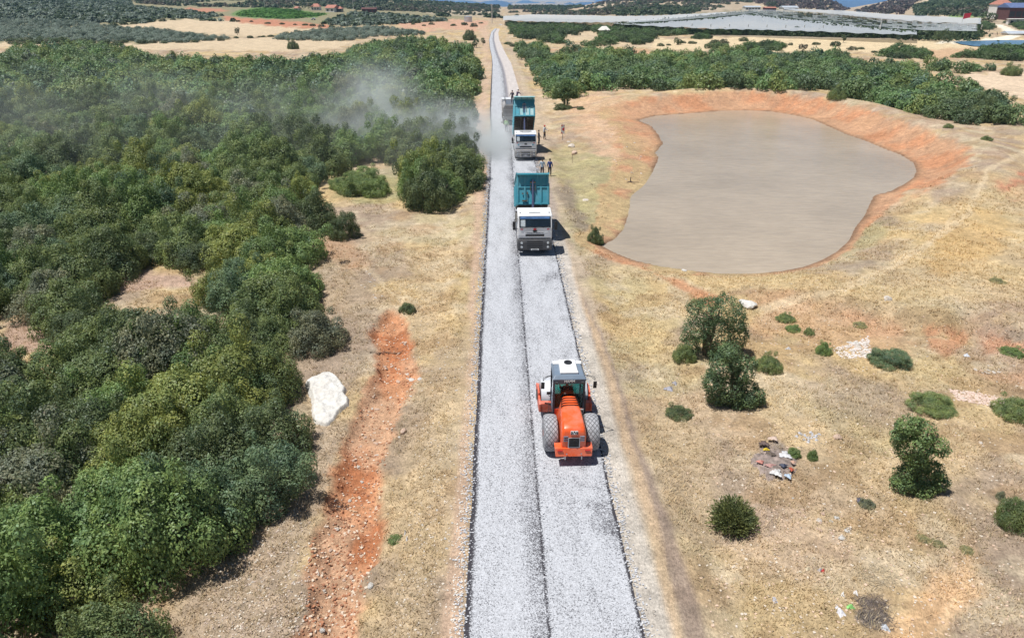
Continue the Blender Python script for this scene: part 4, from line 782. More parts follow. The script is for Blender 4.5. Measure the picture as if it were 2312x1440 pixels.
# trees with a visible shape: lobes in photo pixels (px, py, radius px) hung at the tree's own distance
def px_tree(name, bx, by, lob, tone, label, seed, leaf=.07, n=9000, trunks=None, depth=.8, cat='tree'):
    x0, y0, z0 = at(bx, by); s = pxm(bx, by); r = np.random.default_rng(seed); rr_ = random.Random(seed); L_ = []
    cp = math.cos(math.atan2(17, y0)); x0y = y0
    ymid = y0 + .5
    for (px, py, rp) in lob:
        d = ray(px, py); t = ymid / d[1]; rad = rp / s; n_ = 5
        c = np.array([d[0] * t - x0, 0, CH + d[2] * t - z0]); c[2] = max(c[2], rad * .55)
        L_.append((c[0], rr_.uniform(-.2, .2) * rad, c[2], rad * .8))
        for k in range(6):
            a = r.normal(size=3); a /= np.linalg.norm(a); a[1] *= depth; L_.append((c[0] + a[0] * rad * .62, a[1] * rad * .8, max(.25 * rad, c[2] + a[2] * rad * .6), rad * rr_.uniform(.36, .52)))
    for k in range(len(lob) * 8):
        q = L_[rr_.randrange(len(L_))]; a = r.normal(size=3); a /= np.linalg.norm(a); L_.append((q[0] + a[0] * q[3] * 1.12, q[1] + a[1] * q[3] * .95, max(.1, q[2] + a[2] * q[3] * 1.08), rr_.uniform(.06, .20) * max(l[3] for l in L_) * 1.3))
    e = empty(name, (x0, ymid, z0 - .03), 0, label, cat)
    V, F, T = leaves(L_, n, leaf, r, up=.25, rough=1.0); me = np_mesh('crown', V, F, False, {'tint': T}); me.materials.append(LEAF)
    c = link_mesh('crown', me, None, e); t = TONES[tone] if isinstance(tone, str) else tone; c.color = (t[0] * 1.45, t[1] * 1.5, t[2] * 1.6, 1)
    top = max(l[2] for l in L_); b = MB()
    for (dx, dz) in (trunks or [(0, .55), (.3, .5), (-.3, .45)]):
        b.cyl((dx * .2, 0, -.05), (dx * .6, .05, top * dz * .6), .13, .09, 8); b.cyl((dx * .6, .05, top * dz * .58), (dx * 1.3, 0, top * (dz + .3)), .09, .03, 7)
        b.cyl((dx * .6, .05, top * dz * .55), (dx * -.6, .2, top * (dz + .22)), .06, .02, 6)
    b.build('trunk', BARK, e, smooth=True); return e
px_tree('evergreen_tree', 1600, 812, [(1590,705,40),(1640,700,42),(1665,725,30),(1575,740,38),(1620,755,48),(1665,755,30),(1610,790,28),(1640,780,30),(1560,775,24)], 'dull dark green', 'tall dark evergreen tree, upper one of the touching pair', 1, .042, 17000)
px_tree('evergreen_tree', 1665, 925, [(1650,800,32),(1625,830,34),(1680,835,36),(1610,860,34),(1650,875,42),(1690,890,36),(1620,890,26),(1700,915,24),(1660,905,34)], 'dull dark green', 'dark evergreen tree sprawling over the ground, lower one of the touching pair', 2, .042, 17000)
px_tree('evergreen_tree', 2072, 1128, [(2050,955,28),(2030,985,22),(2085,975,36),(2115,1000,28),(2060,1010,42),(2070,1050,32),(2110,1060,26),(2045,1075,32),(2085,1095,42),(2035,1100,30),(2120,1090,24)], 'mid green', 'slender two storey evergreen tree standing alone at lower right', 3, .038, 18000)
px_tree('round_tree', 1278, 245, [(1262,205,17),(1290,203,17),(1276,192,16),(1255,215,10),(1297,215,10),(1278,215,18)], (.075, .115, .045), 'round crowned tree on two thin trunks behind the warning sign', 4, .10, 5000, [(.45, .4), (-.45, .42)])
px_shrub(1272, 249, 44, 14, 'dull dark green', 'low dark bush at the foot of the round crowned tree', 3)
px_shrub(1312, 248, 18, 8, 'dull dark green', 'tiny dark bush right of the round crowned tree', 2)
px_tree('field_tree', 2130, 98, [(2118,80,10),(2135,76,11),(2150,82,10),(2130,84,10),(2142,90,6)], (.07, .095, .045), 'lone umbrella shaped tree between the white orchard and the far pond', 6, .22, 900, [(.2, .3)])
px_tree('field_tree', 1905, 97, [(1904,82,5),(1908,87,5)], (.07, .095, .045), 'small slim tree alone on the pale field below the orchard', 7, .22, 250, [(.1, .3)])
px_tree('field_tree', 1812, 116, [(1808,106,6),(1818,106,6)], (.11, .10, .075), 'small thin brownish tree on the pale field above the wood', 8, .22, 300, [(.3, .3)])
px_tree('field_tree', 535, 80, [(534,70,6),(538,66,4)], (.07, .085, .05), 'small dark tree alone in the farther pale field at left', 9, .22, 300, [(.2, .3)])
px_tree('field_tree', 1075, 108, [(1075,94,8),(1070,100,6)], (.06, .085, .045), 'small dark tree on the left verge at the road bend', 10, .2, 400, [(.2, .3)])
px_tree('field_tree', 1090, 104, [(1090,90,5),(1093,95,4)], (.09, .10, .06), 'thin grey tree right of the small dark tree at the road bend', 11, .2, 200, [(.2, .3)])
px_tree('field_tree', 700, 26, [(690,6,14),(684,14,9),(700,10,9)], (.05, .07, .04), 'big dark tree between the red roofs of the left farmhouse', 12, .5, 500, [(.2, .3)])
px_tree('field_tree', 2232, 50, [(2226,38,12),(2240,40,12),(2218,44,8)], (.055, .08, .035), 'big dark round tree left of the right farmhouse', 13, .4, 700, [(.2, .3)])
px_tree('field_tree', 1742, 22, [(1738,12,10),(1748,12,8)], (.05, .075, .035), 'dark round tree behind the orchard sheds', 14, .5, 400, [(.2, .3)])
px_tree('field_tree', 1797, 78, [(1796,68,6),(1799,64,5)], (.05, .075, .035), 'dark upright tree in front of the white net, beside the tractor', 15, .25, 300, [(.1, .3)])
px_tree('field_tree', 1530, 102, [(1528,92,7),(1534,96,7)], (.06, .085, .04), 'small dark tree on the pale field, left one', 16, .25, 300, [(.1, .3)])

# ------------------------------------------------------------------ dry grass: blades over the straw ground
r = np.random.default_rng(77); n = 120000
Yg = 9 + 62 * r.random(n) ** 1.5; Xg = (r.random(n) * 2.1 - 1.0) * (Yg * .72 + 8); Zg = zt(Xg, Yg); Px, Py = proj(Xg, Yg, Zg)
rl_, rr2 = r_left(Yg), r_right(Yg); ok = ((Xg < rl_ - .9) | (Xg > rr2 + 1.6)) & (sdist(Xg, Yg, POND, 6) > pond_w(Xg, Yg) * .6 + .3) & (sdist(Xg, Yg, GULLY, 3) > .15)
dt, tt_ = dline(Px, Py, LINES[0][0]); ok &= dt > 8 + 26 * tt_
ok &= (fbm(Xg / 2.1, Yg / 2.1, 51, 3) + .25 * r.random(n) - .35 * sst(38, 71, Yg)) > .52
for pl in (PAINT[-15][0], ): pass
Xg, Yg, Zg = Xg[ok], Yg[ok], Zg[ok]; n = len(Xg); V = []; T = []
tone = np.array([(.62, .48, .26), (.52, .40, .24), (.70, .57, .34), (.42, .34, .22), (.40, .38, .20)])[r.integers(0, 5, n)]
ri = np.clip(np.searchsorted(np.array(yrows), Yg), 0, nr - 1); av = Xg / np.maximum(Yg + 22, 34); ci = np.clip(np.searchsorted(aa, av), 0, NA - 1); gc = C.reshape(nr, NA, 3)[ri, ci]
tone = tone * .35 + gc * 1.22 * .65
tone = tone * (.95 + .35 * fbm(Xg / 3, Yg / 3, 5, 2)[:, None])
for k in range(4):
    a = r.random(n) * 6.283; h = (.05 + .09 * r.random(n)) * (1 + Yg / 100); w = .008 + .006 * r.random(n) + Yg * .0003; dx, dy = np.cos(a), np.sin(a); lean = .4 + 1.0 * r.random(n)
    bx, by = Xg + r.normal(size=n) * .06, Yg + r.normal(size=n) * .06
    V.append(np.stack([np.stack([bx - dy * w, by + dx * w, Zg - .02], 1), np.stack([bx + dy * w, by - dx * w, Zg - .02], 1), np.stack([bx + dx * lean * h, by + dy * lean * h, Zg + h], 1)], 1).reshape(-1, 3))
    T.append(np.repeat(np.concatenate([tone, np.ones((n, 1))], 1), 3, 0))
V = np.concatenate(V); F = np.arange(len(V)).reshape(-1, 3)
gr = link_mesh('dry_grass', np_mesh('dry_grass', V, F, False, {'tint': np.concatenate(T)}), LEAFM); tag(gr, 'short dry straw coloured grass on the open ground beside the road and pond', 'grass', kind='stuff')

print('COUNTS', {k: len(v) for k, v in rest.items()})
# ------------------------------------------------------------------ paint and materials for machines
ORANGE = mat('orange_paint', (.80, .105, .018), .38, var=.06, scale=2, dirt=(.60, .42, .36), dirt_amt=.42, coat=.4)
ORANGED = mat('dusty_orange_paint', (.66, .10, .04), .6, var=.08, scale=2, dirt=(.62, .48, .44), dirt_amt=.45)
WHITEP = mat('white_paint', (.80, .82, .85), .35, var=.04, scale=1.5, dirt=(.42, .38, .34), dirt_amt=.35, coat=.2)
CABG = mat('slate_blue_grey_paint', (.15, .20, .27), .45, var=.08, scale=2, dirt=(.4, .4, .42), dirt_amt=.2)
CABD = mat('dark_cab_frame_paint', (.035, .037, .055), .45, var=.1, scale=3, dirt=(.2, .19, .2), dirt_amt=.25)
BLACK = mat('black_plastic', (.014, .014, .016), .5, var=.2, scale=5)
DGREY = mat('dark_grey_bumper_plastic', (.05, .053, .06), .55, var=.12, scale=3, dirt=(.18, .16, .15), dirt_amt=.3)
STEEL = mat('worn_steel', (.42, .43, .45), .35, .85, var=.15, scale=4)
CHROME = mat('chromed_steel', (.55, .55, .56), .22, 1.0, var=.05, scale=4)
ROD = mat('hydraulic_rod', (.20, .22, .36), .25, .6, var=.1, scale=4)
DRUM = mat('dusty_drum_steel', (.60, .63, .68), .55, .25, var=.08, scale=3, dirt=(.5, .47, .44), dirt_amt=.3)
TEAL = mat('teal_tipper_paint', (.045, .30, .40), .5, var=.12, scale=1.2, dirt=(.38, .42, .42), dirt_amt=.3)
TEALP = mat('scratched_pale_teal_paint', (.24, .50, .53), .55, var=.15, scale=1.5, dirt=(.62, .62, .62), dirt_amt=.6)
UNDER = mat('rusty_dark_underbody', (.070, .058, .048), .85, var=.3, scale=4, dirt=(.22, .19, .16), dirt_amt=.4)
RUBBER = mat('dusty_rubber', (.10, .095, .09), .9, var=.2, scale=5, dirt=(.3, .28, .26), dirt_amt=.5)
REDL = mat('red_lens', (.55, .02, .02), .3, var=.05); LAMP = mat('clear_lamp_lens', (.62, .66, .68), .15, .3, var=.1, scale=8)
SILV = mat('silver_trim', (.42, .44, .47), .35, .7, var=.08); GREYT = mat('dusty_grey_steel', (.30, .295, .30), .7, .2, var=.15, scale=3, dirt=(.5, .47, .45), dirt_amt=.5)
REDM = mat('red_mark', (.55, .03, .04), .5); INKT = mat('grey_lettering', (.20, .22, .25), .5); WHT = mat('white_plate', (.75, .76, .76), .5, var=.04)
def glass_mat(name, tint, refl=.12, trans=.7):
    m = bpy.data.materials.new(name); m.use_nodes = True; nt = m.node_tree; N = nt.nodes; L = nt.links; N.remove(N["Principled BSDF"])
    t = N.new('ShaderNodeBsdfTransparent'); t.inputs[0].default_value = (*tint, 1); g = N.new('ShaderNodeBsdfGlossy'); g.inputs['Roughness'].default_value = .05
    g.inputs[0].default_value = (.9, .95, 1, 1); d = N.new('ShaderNodeBsdfDiffuse'); d.inputs[0].default_value = (.02, .03, .035, 1)
    f = N.new('ShaderNodeFresnel'); f.inputs[0].default_value = 1.5; a = N.new('ShaderNodeMixShader'); a.inputs[0].default_value = trans; L.new(d.outputs[0], a.inputs[1]); L.new(t.outputs[0], a.inputs[2])
    b = N.new('ShaderNodeMixShader'); L.new(f.outputs[0], b.inputs[0]); L.new(a.outputs[0], b.inputs[1]); L.new(g.outputs[0], b.inputs[2]); L.new(b.outputs[0], N["Material Output"].inputs[0]); return m
GLASS = glass_mat('tinted_glass', (.45, .75, .72), trans=.85); GLASSD = glass_mat('dark_windscreen', (.25, .33, .36), trans=.6)

# tyre of the roller: diamond tread
TYRE = bpy.data.materials.new('dusty_diamond_tread'); TYRE.use_nodes = True; nt = TYRE.node_tree; N = nt.nodes; L = nt.links; b = N["Principled BSDF"]; tc = N.new('ShaderNodeTexCoord')
ua = N.new('ShaderNodeAttribute'); ua.attribute_name = 'tread'; vv = N.new('ShaderNodeTexVoronoi'); vv.feature = 'DISTANCE_TO_EDGE'; vv.inputs['Scale'].default_value = 1; vv.inputs['Randomness'].default_value = .12
L.new(ua.outputs['Vector'], vv.inputs['Vector']); mr = N.new('ShaderNodeMapRange'); mr.inputs[1].default_value = .03; mr.inputs[2].default_value = .10; L.new(vv.outputs['Distance'], mr.inputs[0])
nn = noise(6, 6, .7); r_ = N.new('ShaderNodeValToRGB'); r_.color_ramp.elements[0].color = (.26, .265, .285, 1); r_.color_ramp.elements[1].color = (.44, .45, .48, 1); r_.color_ramp.elements[0].position = .35; r_.color_ramp.elements[1].position = .65; L.new(nn.outputs[0], r_.inputs[0])
mx = N.new('ShaderNodeMix'); mx.data_type = 'RGBA'; L.new(mr.outputs[0], mx.inputs[0]); mx.inputs[6].default_value = (.13, .13, .14, 1); L.new(r_.outputs[0], mx.inputs[7]); L.new(mx.outputs[2], b.inputs['Base Color']); b.inputs['Roughness'].default_value = .9
bp = N.new('ShaderNodeBump'); bp.inputs['Distance'].default_value = .03; bp.inputs['Strength'].default_value = .8; L.new(mr.outputs[0], bp.inputs['Height']); L.new(bp.outputs[0], b.inputs['Normal'])

def tyre_mesh(parent, x0, x1, R0, loc, m, name='tyre', n=48, treadscale=None):
    w = (x1 - x0); prof = [(x0, R0 * .55), (x0 - .0, R0 * .62), (x0, R0 * .80), (x0 + w * .06, R0 * .93), (x0 + w * .2, R0 * .985), (x0 + w * .35, R0), (x0 + w * .5, R0 * 1.005), (x0 + w * .65, R0), (x0 + w * .8, R0 * .985), (x0 + w * .94, R0 * .93), (x1, R0 * .8), (x1, R0 * .62), (x1, R0 * .55)]
    b_ = MB().lathe(prof, n, 'x'); o = b_.build(name, m, parent, smooth=True); o.location = loc
    if treadscale:
        me = o.data; a = me.attributes.new('tread', 'FLOAT_VECTOR', 'POINT')
        co = np.array([v.co[:] for v in me.vertices]); k = 0; cum = np.cumsum([0] + [math.hypot(prof[i + 1][0] - prof[i][0], prof[i + 1][1] - prof[i][1]) for i in range(len(prof) - 1)])
        U = np.repeat(cum, n); TH = np.tile(np.arange(n) / n * 2 * math.pi * R0, len(prof)); TH = np.where(TH > math.pi * R0, 2 * math.pi * R0 - TH, TH)
        u = U * treadscale; v = TH * treadscale * .8; a.data.foreach_set('vector', np.stack([(u + v) * .72, (u - v) * .72, u * 0], 1).ravel().astype(np.float32))
    return o
def wheel(parent, loc, R0, w, side, m=None, rimm=None):
    t = tyre_mesh(parent, -w / 2, w / 2, R0, loc, m or RUBBER); t.name = 'wheel'
    rm = MB().lathe([(-side * w * .02, R0 * .56), (side * w * .3, R0 * .56), (side * w * .38, R0 * .5), (side * w * .2, R0 * .42), (side * w * .25, R0 * .15), (side * w * .42, R0 * .14), (side * w * .42, .01)], 24).build('rim', rimm or STEEL, t, smooth=True)
    return t

# ------------------------------------------------------------------ people
SKIN = mat('skin', (.42, .24, .16), .6, var=.08, scale=6); HAIR = mat('dark_hair', (.02, .016, .013), .7)
def skinned(name, J, E, m, parent, sub=2):
    me = bpy.data.meshes.new(name); me.from_pydata([j[0] for j in J], E, []); o = link_mesh(name, me, m, parent)
    bm = bmesh.new(); bm.from_mesh(me); ly = bm.verts.layers.skin.verify() if hasattr(bm.verts.layers, 'skin') else None
    bm.verts.ensure_lookup_table()
    for v, j in zip(bm.verts, J): 
        r = j[1]; v[ly].radius = (r, r) if isinstance(r, (int, float)) else r; v[ly].use_root = False
    bm.verts[0][ly].use_root = True; bm.to_mesh(me); bm.free()
    s = o.modifiers.new('skin', 'SKIN'); s.use_smooth_shade = True; o.modifiers.new('subdivision', 'SUBSURF').levels = sub; o.modifiers[-1].render_levels = sub
    dg = bpy.context.evaluated_depsgraph_get(); me2 = bpy.data.meshes.new_from_object(o.evaluated_get(dg)); me2.name = name
    o.modifiers.clear(); o.data = me2; bpy.data.meshes.remove(me)
    if not me2.materials: me2.materials.append(m)
    return o
def person(loc, rz, label, shirt, trousers, arms=((0, 0), (0, 0)), step=.12, vest=None, cap=None, group=None, H=1.74, seated=False, lean=0.0, head=0.0):
    """arms: (swing forward, lift sideways) for left and right in radians; faces -y before rotation"""
    root = empty('person', loc, rz, label, 'person', group); k = H / 1.75; root.scale = (k, k, k)
    ly_ = lambda z: -(z - .95) * math.tan(lean)
    P = lambda x, y, z: (x, y + ly_(z), z)
    hips = .95 if not seated else .45; dz = hips - .95; Q = lambda x, y, z: (P(x, y, z)[0], P(x, y, z)[1], z + dz)
    J = [(Q(0, 0, .95), (.135, .105)), (Q(0, 0, 1.12), (.125, .095)), (Q(0, 0, 1.32), (.16, .105)), (Q(0, .01, 1.44), (.11, .08)), (Q(0, .0, 1.52), .055), (Q(0, -.01 - head, 1.58), (.07, .08)), (Q(0, -.012 - head, 1.67), (.078, .095)), (Q(0, -.005 - head, 1.74), (.055, .065))]
    E = [(0, 1), (1, 2), (2, 3), (3, 4), (4, 5), (5, 6), (6, 7)]
    sh = {}; 
    for s, (sw, li) in zip((-1, 1), arms):
        i = len(J); S = Vector(Q(s * .175, 0, 1.42)); d = Vector((s * math.sin(li + .12), -math.sin(sw) * math.cos(li), -math.cos(sw) * math.cos(li + .12))).normalized()
        el = S + d * .29; bend = .35 + abs(sw) * .5; d2 = (d + Vector((-s * .15, -bend, .12 + bend * .35))).normalized(); wr = el + d2 * .25; pm = wr + d2 * .07
        J += [(tuple(S), .058), (tuple(el), .043), (tuple(wr), (.026, .03)), (tuple(pm), (.022, .038))]; E += [(3, i), (i, i + 1), (i + 1, i + 2), (i + 2, i + 3)]; sh[s] = (S, el, wr)
        sd = d2.cross(Vector((s, 0, 0))).normalized()
        for f in range(4):
            off = sd * (.026 - f * .017); ln = (.072, .08, .075, .06)[f]; a = pm + off + d2 * .03; bq = a + (d2 + Vector((-s * .12, 0, 0))).normalized() * ln * .55; cq = bq + (d2 + Vector((-s * .6, 0, 0))).normalized() * ln * .45
            n = len(J); J += [(tuple(a), .0095), (tuple(bq), .0088), (tuple(cq), .0075)]; E += [(i + 3, n), (n, n + 1), (n + 1, n + 2)]
        a = wr + d2 * .03 + sd * .03; bq = a + (d2 * .5 + sd).normalized() * .04; n = len(J); J += [(tuple(a), .011), (tuple(bq), .009)]; E += [(i + 2, n), (n, n + 1)]
    lg = {}
    for s in (-1, 1):
        i = len(J); st_ = step * s
        if seated: hp, kn, an, to = (s * .09, 0, .45), (s * .14, -.42, .50), (s * .14, -.46, .09), (s * .15, -.62, .05)
        else: hp, kn, an, to = (s * .09, 0, .90), (s * .105, -.03 - st_ * .6, .50), (s * .11, .02 - st_, .09), (s * .13, -.14 - st_, .04)
        J += [(hp, .09), (kn, .058), (an, .038), (to, .035)]; E += [(0, i), (i, i + 1), (i + 1, i + 2), (i + 2, i + 3)]; lg[s] = (hp, kn, an, to)
    body = skinned('body', J, E, SKIN, root)
    T = [(Q(0, 0, .84), (.155, .125)), (Q(0, 0, .95), (.155, .125)), (Q(0, 0, 1.12), (.145, .115)), (Q(0, 0, 1.32), (.178, .125)), (Q(0, .01, 1.45), (.12, .09))]; TE = [(0, 1), (1, 2), (2, 3), (3, 4)]
    for s in (-1, 1):
        S, el, wr = sh[s]; i = len(T); T += [(tuple(S), .072), (tuple(el), .056), (tuple(el + (wr - el) * (.9 if vest is None else .8)), .042)]; TE += [(4, i), (i, i + 1), (i + 1, i + 2)]
    skinned('shirt', T, TE, mat('shirt_cloth', shirt, .85, var=.12, scale=12, bump=.3), root)
    T = [(Q(0, 0, 1.04) if not seated else (0, .02, .5), (.15, .125))]; TE = []
    for s in (-1, 1):
        hp, kn, an, to = lg[s]; i = len(T); T += [(hp, .104), (kn, .074), ((an[0], an[1], an[2] + .03), .058)]; TE += [(0, i), (i, i + 1), (i + 1, i + 2)]
    skinned('trousers', T, TE, mat('trouser_cloth', trousers, .85, var=.12, scale=10, bump=.3), root)
    for s in (-1, 1):
        hp, kn, an, to = lg[s]; skinned('shoe', [((an[0], an[1] + .03, .05), .045), ((to[0], to[1], .04), .042)], [(0, 1)], BLACK, root, 1)
    hc = Vector(Q(0, -.005 - head, 1.69)); hb = MB()
    hb.lathe([(-.02, .098), (.02, .104), (.06, .092), (.09, .06), (.103, .01)], 16, 'z', (hc.x, hc.y + .012, hc.z)); hb.build('hair' if not cap else 'cap', HAIR if not cap else mat('cap_cloth', cap, .8), root, smooth=True)
    if cap: MB().box((hc.x, hc.y - .12, hc.z), (.13, .10, .012), (.15, 0, 0)).build('cap_peak', mat('cap_peak_cloth', cap, .8), root, bevel=.004)
    # face
    fb = MB(); f = Vector(Q(0, -.10 - head, 1.645)); fb.prism([(f.y + .01, f.z + .025), (f.y - .022, f.z - .012), (f.y + .01, f.z - .018)], -.012, .012); fb.build('nose', SKIN, root, bevel=.003)
    for s in (-1, 1): MB().lathe([(-.009, .002), (0, .009), (.009, .002)], 8, 'z', (s * .032, f.y + .008, f.z + .03)).build('eye', BLACK, root); MB().box((s * .08, f.y + .1, f.z), (.018, .035, .05)).build('ear', SKIN, root, bevel=.006)
    MB().box((0, f.y + .012, f.z - .045), (.045, .008, .01)).build('mouth', REDM, root)
    if vest:
        skinned('safety_vest', [(Q(0, 0, .95), (.165, .135)), (Q(0, 0, 1.12), (.16, .13)), (Q(0, 0, 1.32), (.19, .14)), (Q(0, .01, 1.43), (.15, .105))], [(0, 1), (1, 2), (2, 3)], mat('hi_vis_cloth', vest, .7, var=.05), root, 1)
        for zq in (1.08, 1.24): MB().lathe([(-.025, .178), (.025, .18)], 20, 'z', (0, ly_(zq), zq)).build('reflective_band', WHT, root, smooth=True).scale = (1, .8, 1)
    return root

# ------------------------------------------------------------------ single drum roller
def roller():
    gx, gy = G(1288, 1000); gx = 2.86; gy = 23.85
    o = empty('road_roller', (gx, gy, .045), R(.9), 'orange single drum road roller with white cab roof driving away on the fresh gravel lane', 'road roller')
    for s in (-1, 1):
        t = tyre_mesh(o, -.30, .30, .78, (s * .87, 0, .78), TYRE, treadscale=7.5); t.name = 'rear_tyre'
        MB().lathe([(s * .05, .44), (s * .2, .44), (s * .27, .40), (s * .1, .34), (s * .12, .16), (s * .3, .15), (s * .3, .01)], 24).build('rim', ORANGED, t, smooth=True)
    MB().cyl((-.6, 0, .75), (.6, 0, .75), .13, n=14).box((0, .1, .72), (.7, 1.9, .34)).build('rear_axle', BLACK, o, bevel=.02)
    def ring(y, wt, wb, zb, zt_, c=.09):
        h = [(-wb, zb), (-wb * .99, zb + .15), (-wt - .05, zt_ - .30), (-wt, zt_ - c), (-wt + c * .7, zt_ - .015), (-wt * .3, zt_ + .012), (wt * .3, zt_ + .012), (wt - c * .7, zt_ - .015), (wt, zt_ - c), (wt + .05, zt_ - .30), (wb * .99, zb + .15), (wb, zb)]
        return [(x, y, z) for x, z in h]
    hood = MB().loft([ring(-1.17, .43, .48, .80, 1.50), ring(-1.13, .45, .50, .78, 1.62), ring(-1.02, .46, .51, .78, 1.72), ring(-.7, .455, .52, .80, 1.80), ring(0.0, .41, .55, .85, 1.91), ring(.5, .36, .56, .9, 1.98), ring(.86, .31, .54, .95, 2.01), ring(.96, .28, .5, 1.0, 1.94)]).build('engine_hood', ORANGE, o, bevel=.02, smooth=True)
    for k, y in enumerate((.22, .38, .54, .70)):
        w = .36 - k * .02 + .02; zc = 1.955 + k * .016; b_ = MB()
        b_.box((0, y, zc + .016), (w * 1.55, .035, .02)); 
        for s in (-1, 1): b_.box((s * (w + .005), y, zc - .13), (.03, .035, .26), (0, s * .13, 0)); b_.box((s * (w - .045), y, zc - .01), (.11, .035, .03), (0, s * .55, 0))
        b_.build('vent_slot', BLACK, hood)
    MB().box((0, -1.185, 1.05), (.50, .04, .52)).build('grille_frame', SILV, hood, bevel=.015)
    g = MB().box((0, -1.20, 1.09), (.42, .04, .42)); 
    for k in range(6): g.box((0, -1.224, .93 + k * .065), (.40, .012, .018))
    g.build('grille', BLACK, hood)
    MB().lathe([(-.02, .035), (.03, .035)], 14, 'z', (0, -1.235, 1.22)).build('grille_lock', BLACK, hood)
    for s in (-1, 1):
        for k in range(3): MB().box((s * .335, -1.175, 1.36 - k * .095), (.19, .06, .045), (0, 0, s * -.14)).build('side_louvre', CABG, hood, bevel=.01)
    MB().box((0, -1.175, 1.545), (.30, .02, .15), (-.25, 0, 0)).build('emblem_plate', WHT, hood)
    for (ex, ez) in ((-.105, .03), (0, .045), (.105, .03), (-.055, -.025), (.055, -.025), (-.12, -.035), (.12, -.035)): MB().box((ex, -1.19 - ez * -.05, 1.545 + ez), (.052, .02, .046), (-.25, 0, 0)).build('emblem_square', BLACK, hood)
    MB().loft([[(x, y, z) for x, y in ((-.75, -1.30), (.75, -1.30), (.75, -.86), (-.75, -.86))] for z in (.48, .50)] + [[(x, y, .84) for x, y in ((-.78, -1.22), (.78, -1.22), (.78, -.80), (-.78, -.80))]]).build('rear_frame', ORANGE, o, bevel=.03)
    fr = MB().box((0, -.45, .62), (1.0, 1.0, .34)).build('rear_chassis', ORANGED, o, bevel=.02)
    for s in (-1, 1):
        MB().box((s * .57, -1.275, .74), (.22, .03, .075), (.2, 0, 0)).build('tail_light', REDL, o, bevel=.008)
        MB().cyl((s * .34, -1.2, .50), (s * .34, -1.2, .28), .03, n=8).build('tow_pin', STEEL, o)
        MB().box((s * .3, -1.31, .62), (.06, .02, .05)).build('bolt_head', STEEL, o)
    # cab
    y0, y1, z0, z1 = .98, 2.20, .98, 2.72
    cab = MB().box((0, 1.6, 1.15), (1.35, 1.25, .36)).build('cab_base', ORANGED, o, bevel=.02)
    for s in (-1, 1):
        MB().prism([(y0 - .03, 1.0), (y0 + .07, 1.0), (y0 + .12, z1), (y0 + .02, z1)], s * .70 - .05, s * .70 + .05).build('rear_pillar', CABD if s > 0 else CABD, o, bevel=.01)
        MB().prism([(y1 - .05, 1.0), (y1 + .05, 1.0), (y1 - .05, z1), (y1 - .14, z1)], s * .70 - .045, s * .70 + .045).build('front_pillar', CABD, o, bevel=.01)
        MB().box((s * .70, 1.6, 1.72), (.02, 1.05, .06)).build('side_rail', CABG, o)
        MB().box((s * .705, 1.6, 1.2), (.035, 1.18, .42)).build('lower_side_panel', CABG if s < 0 else CABD, o, bevel=.01)
        MB().box((s * .70, 1.6, 2.05), (.012, 1.06, 1.28)).build('side_window', GLASS, o)
    MB().box((0, y0 + .03, 1.18), (1.32, .05, .38)).build('rear_lower_panel', CABD, o, bevel=.01)
    rw = MB().box((0, y0 + .055, 1.98), (1.28, .014, 1.28), (-.04, 0, 0)).build('rear_window', GLASS, o)
    for s in (-1, 1): MB().tube([(s * .12, y0 + .02, 1.42), (s * .45, y0 + .03, 1.62)], .010, 6).build('wiper', BLACK, rw)
    MB().box((0, y1 - .05, 1.98), (1.28, .014, 1.40), (.05, 0, 0)).build('front_window', GLASS, o)
    roof = MB().loft([[(x, y, 2.70) for x, y in ((-.76, .92), (.76, .92), (.72, 2.28), (-.72, 2.28))], [(x, y, 2.80) for x, y in ((-.77, .90), (.77, .90), (.74, 2.30), (-.74, 2.30))], [(x, y, 2.93) for x, y in ((-.66, 1.04), (.66, 1.04), (.62, 2.2), (-.62, 2.2))]]).build('roof', CABG, o, bevel=.02)
    MB().box((0, .925, 2.70), (1.48, .05, .22), (-.12, 0, 0)).build('roof_header', CABD, roof, bevel=.01)
    text_mesh('lettering', 'HAMM', .17, WHT, roof, (0, .888, 2.71), (R(83), 0, 0))
    ac = MB().loft([[(x, y, 2.92) for x, y in ((-.42, 1.12), (.42, 1.12), (.40, 2.22), (-.40, 2.22))], [(x, y, 3.02) for x, y in ((-.42, 1.10), (.42, 1.10), (.40, 2.22), (-.40, 2.22))], [(x, y, 3.09) for x, y in ((-.37, 1.22), (.37, 1.22), (.36, 2.15), (-.36, 2.15))]]).build('air_conditioner', WHITEP, roof, bevel=.02)
    MB().box((0, 2.1, 2.95), (1.36, .26, .06)).build('white_roof_band', WHITEP, roof, bevel=.02)
    MB().lathe([(3.08, .19), (3.115, .19), (3.12, .16), (3.10, .02)], 24, 'z', (.02, 1.85, 0)).build('fan_grille', BLACK, ac)
    for s in (-1, 1):
        MB().box((s * .60, .86, 2.66), (.13, .07, .10)).build('work_light', DGREY, o, bevel=.01)
        arm = MB().tube([(s * .74, 1.35, 2.76), (s * 1.0, 1.2, 2.80), (s * 1.20, 1.1, 2.76), (s * 1.20, 1.1, 2.62)], .013, 6).tube([(s * .74, 1.45, 2.70), (s * 1.0, 1.28, 2.72), (s * 1.20, 1.1, 2.66)], .011, 6).build('mirror_arm', DGREY, o)
        MB().box((s * 1.21, 1.08, 2.42), (.17, .05, .32), (0, 0, s * .15)).build('mirror', BLACK, arm, bevel=.02)
    arm = MB().tube([(-.74, 1.05, 1.95), (-.92, .98, 1.96), (-.95, .98, 2.04)], .012, 6).build('mirror_arm', DGREY, o); MB().box((-.95, .96, 2.12), (.18, .05, .13)).build('mirror', BLACK, arm, bevel=.015)
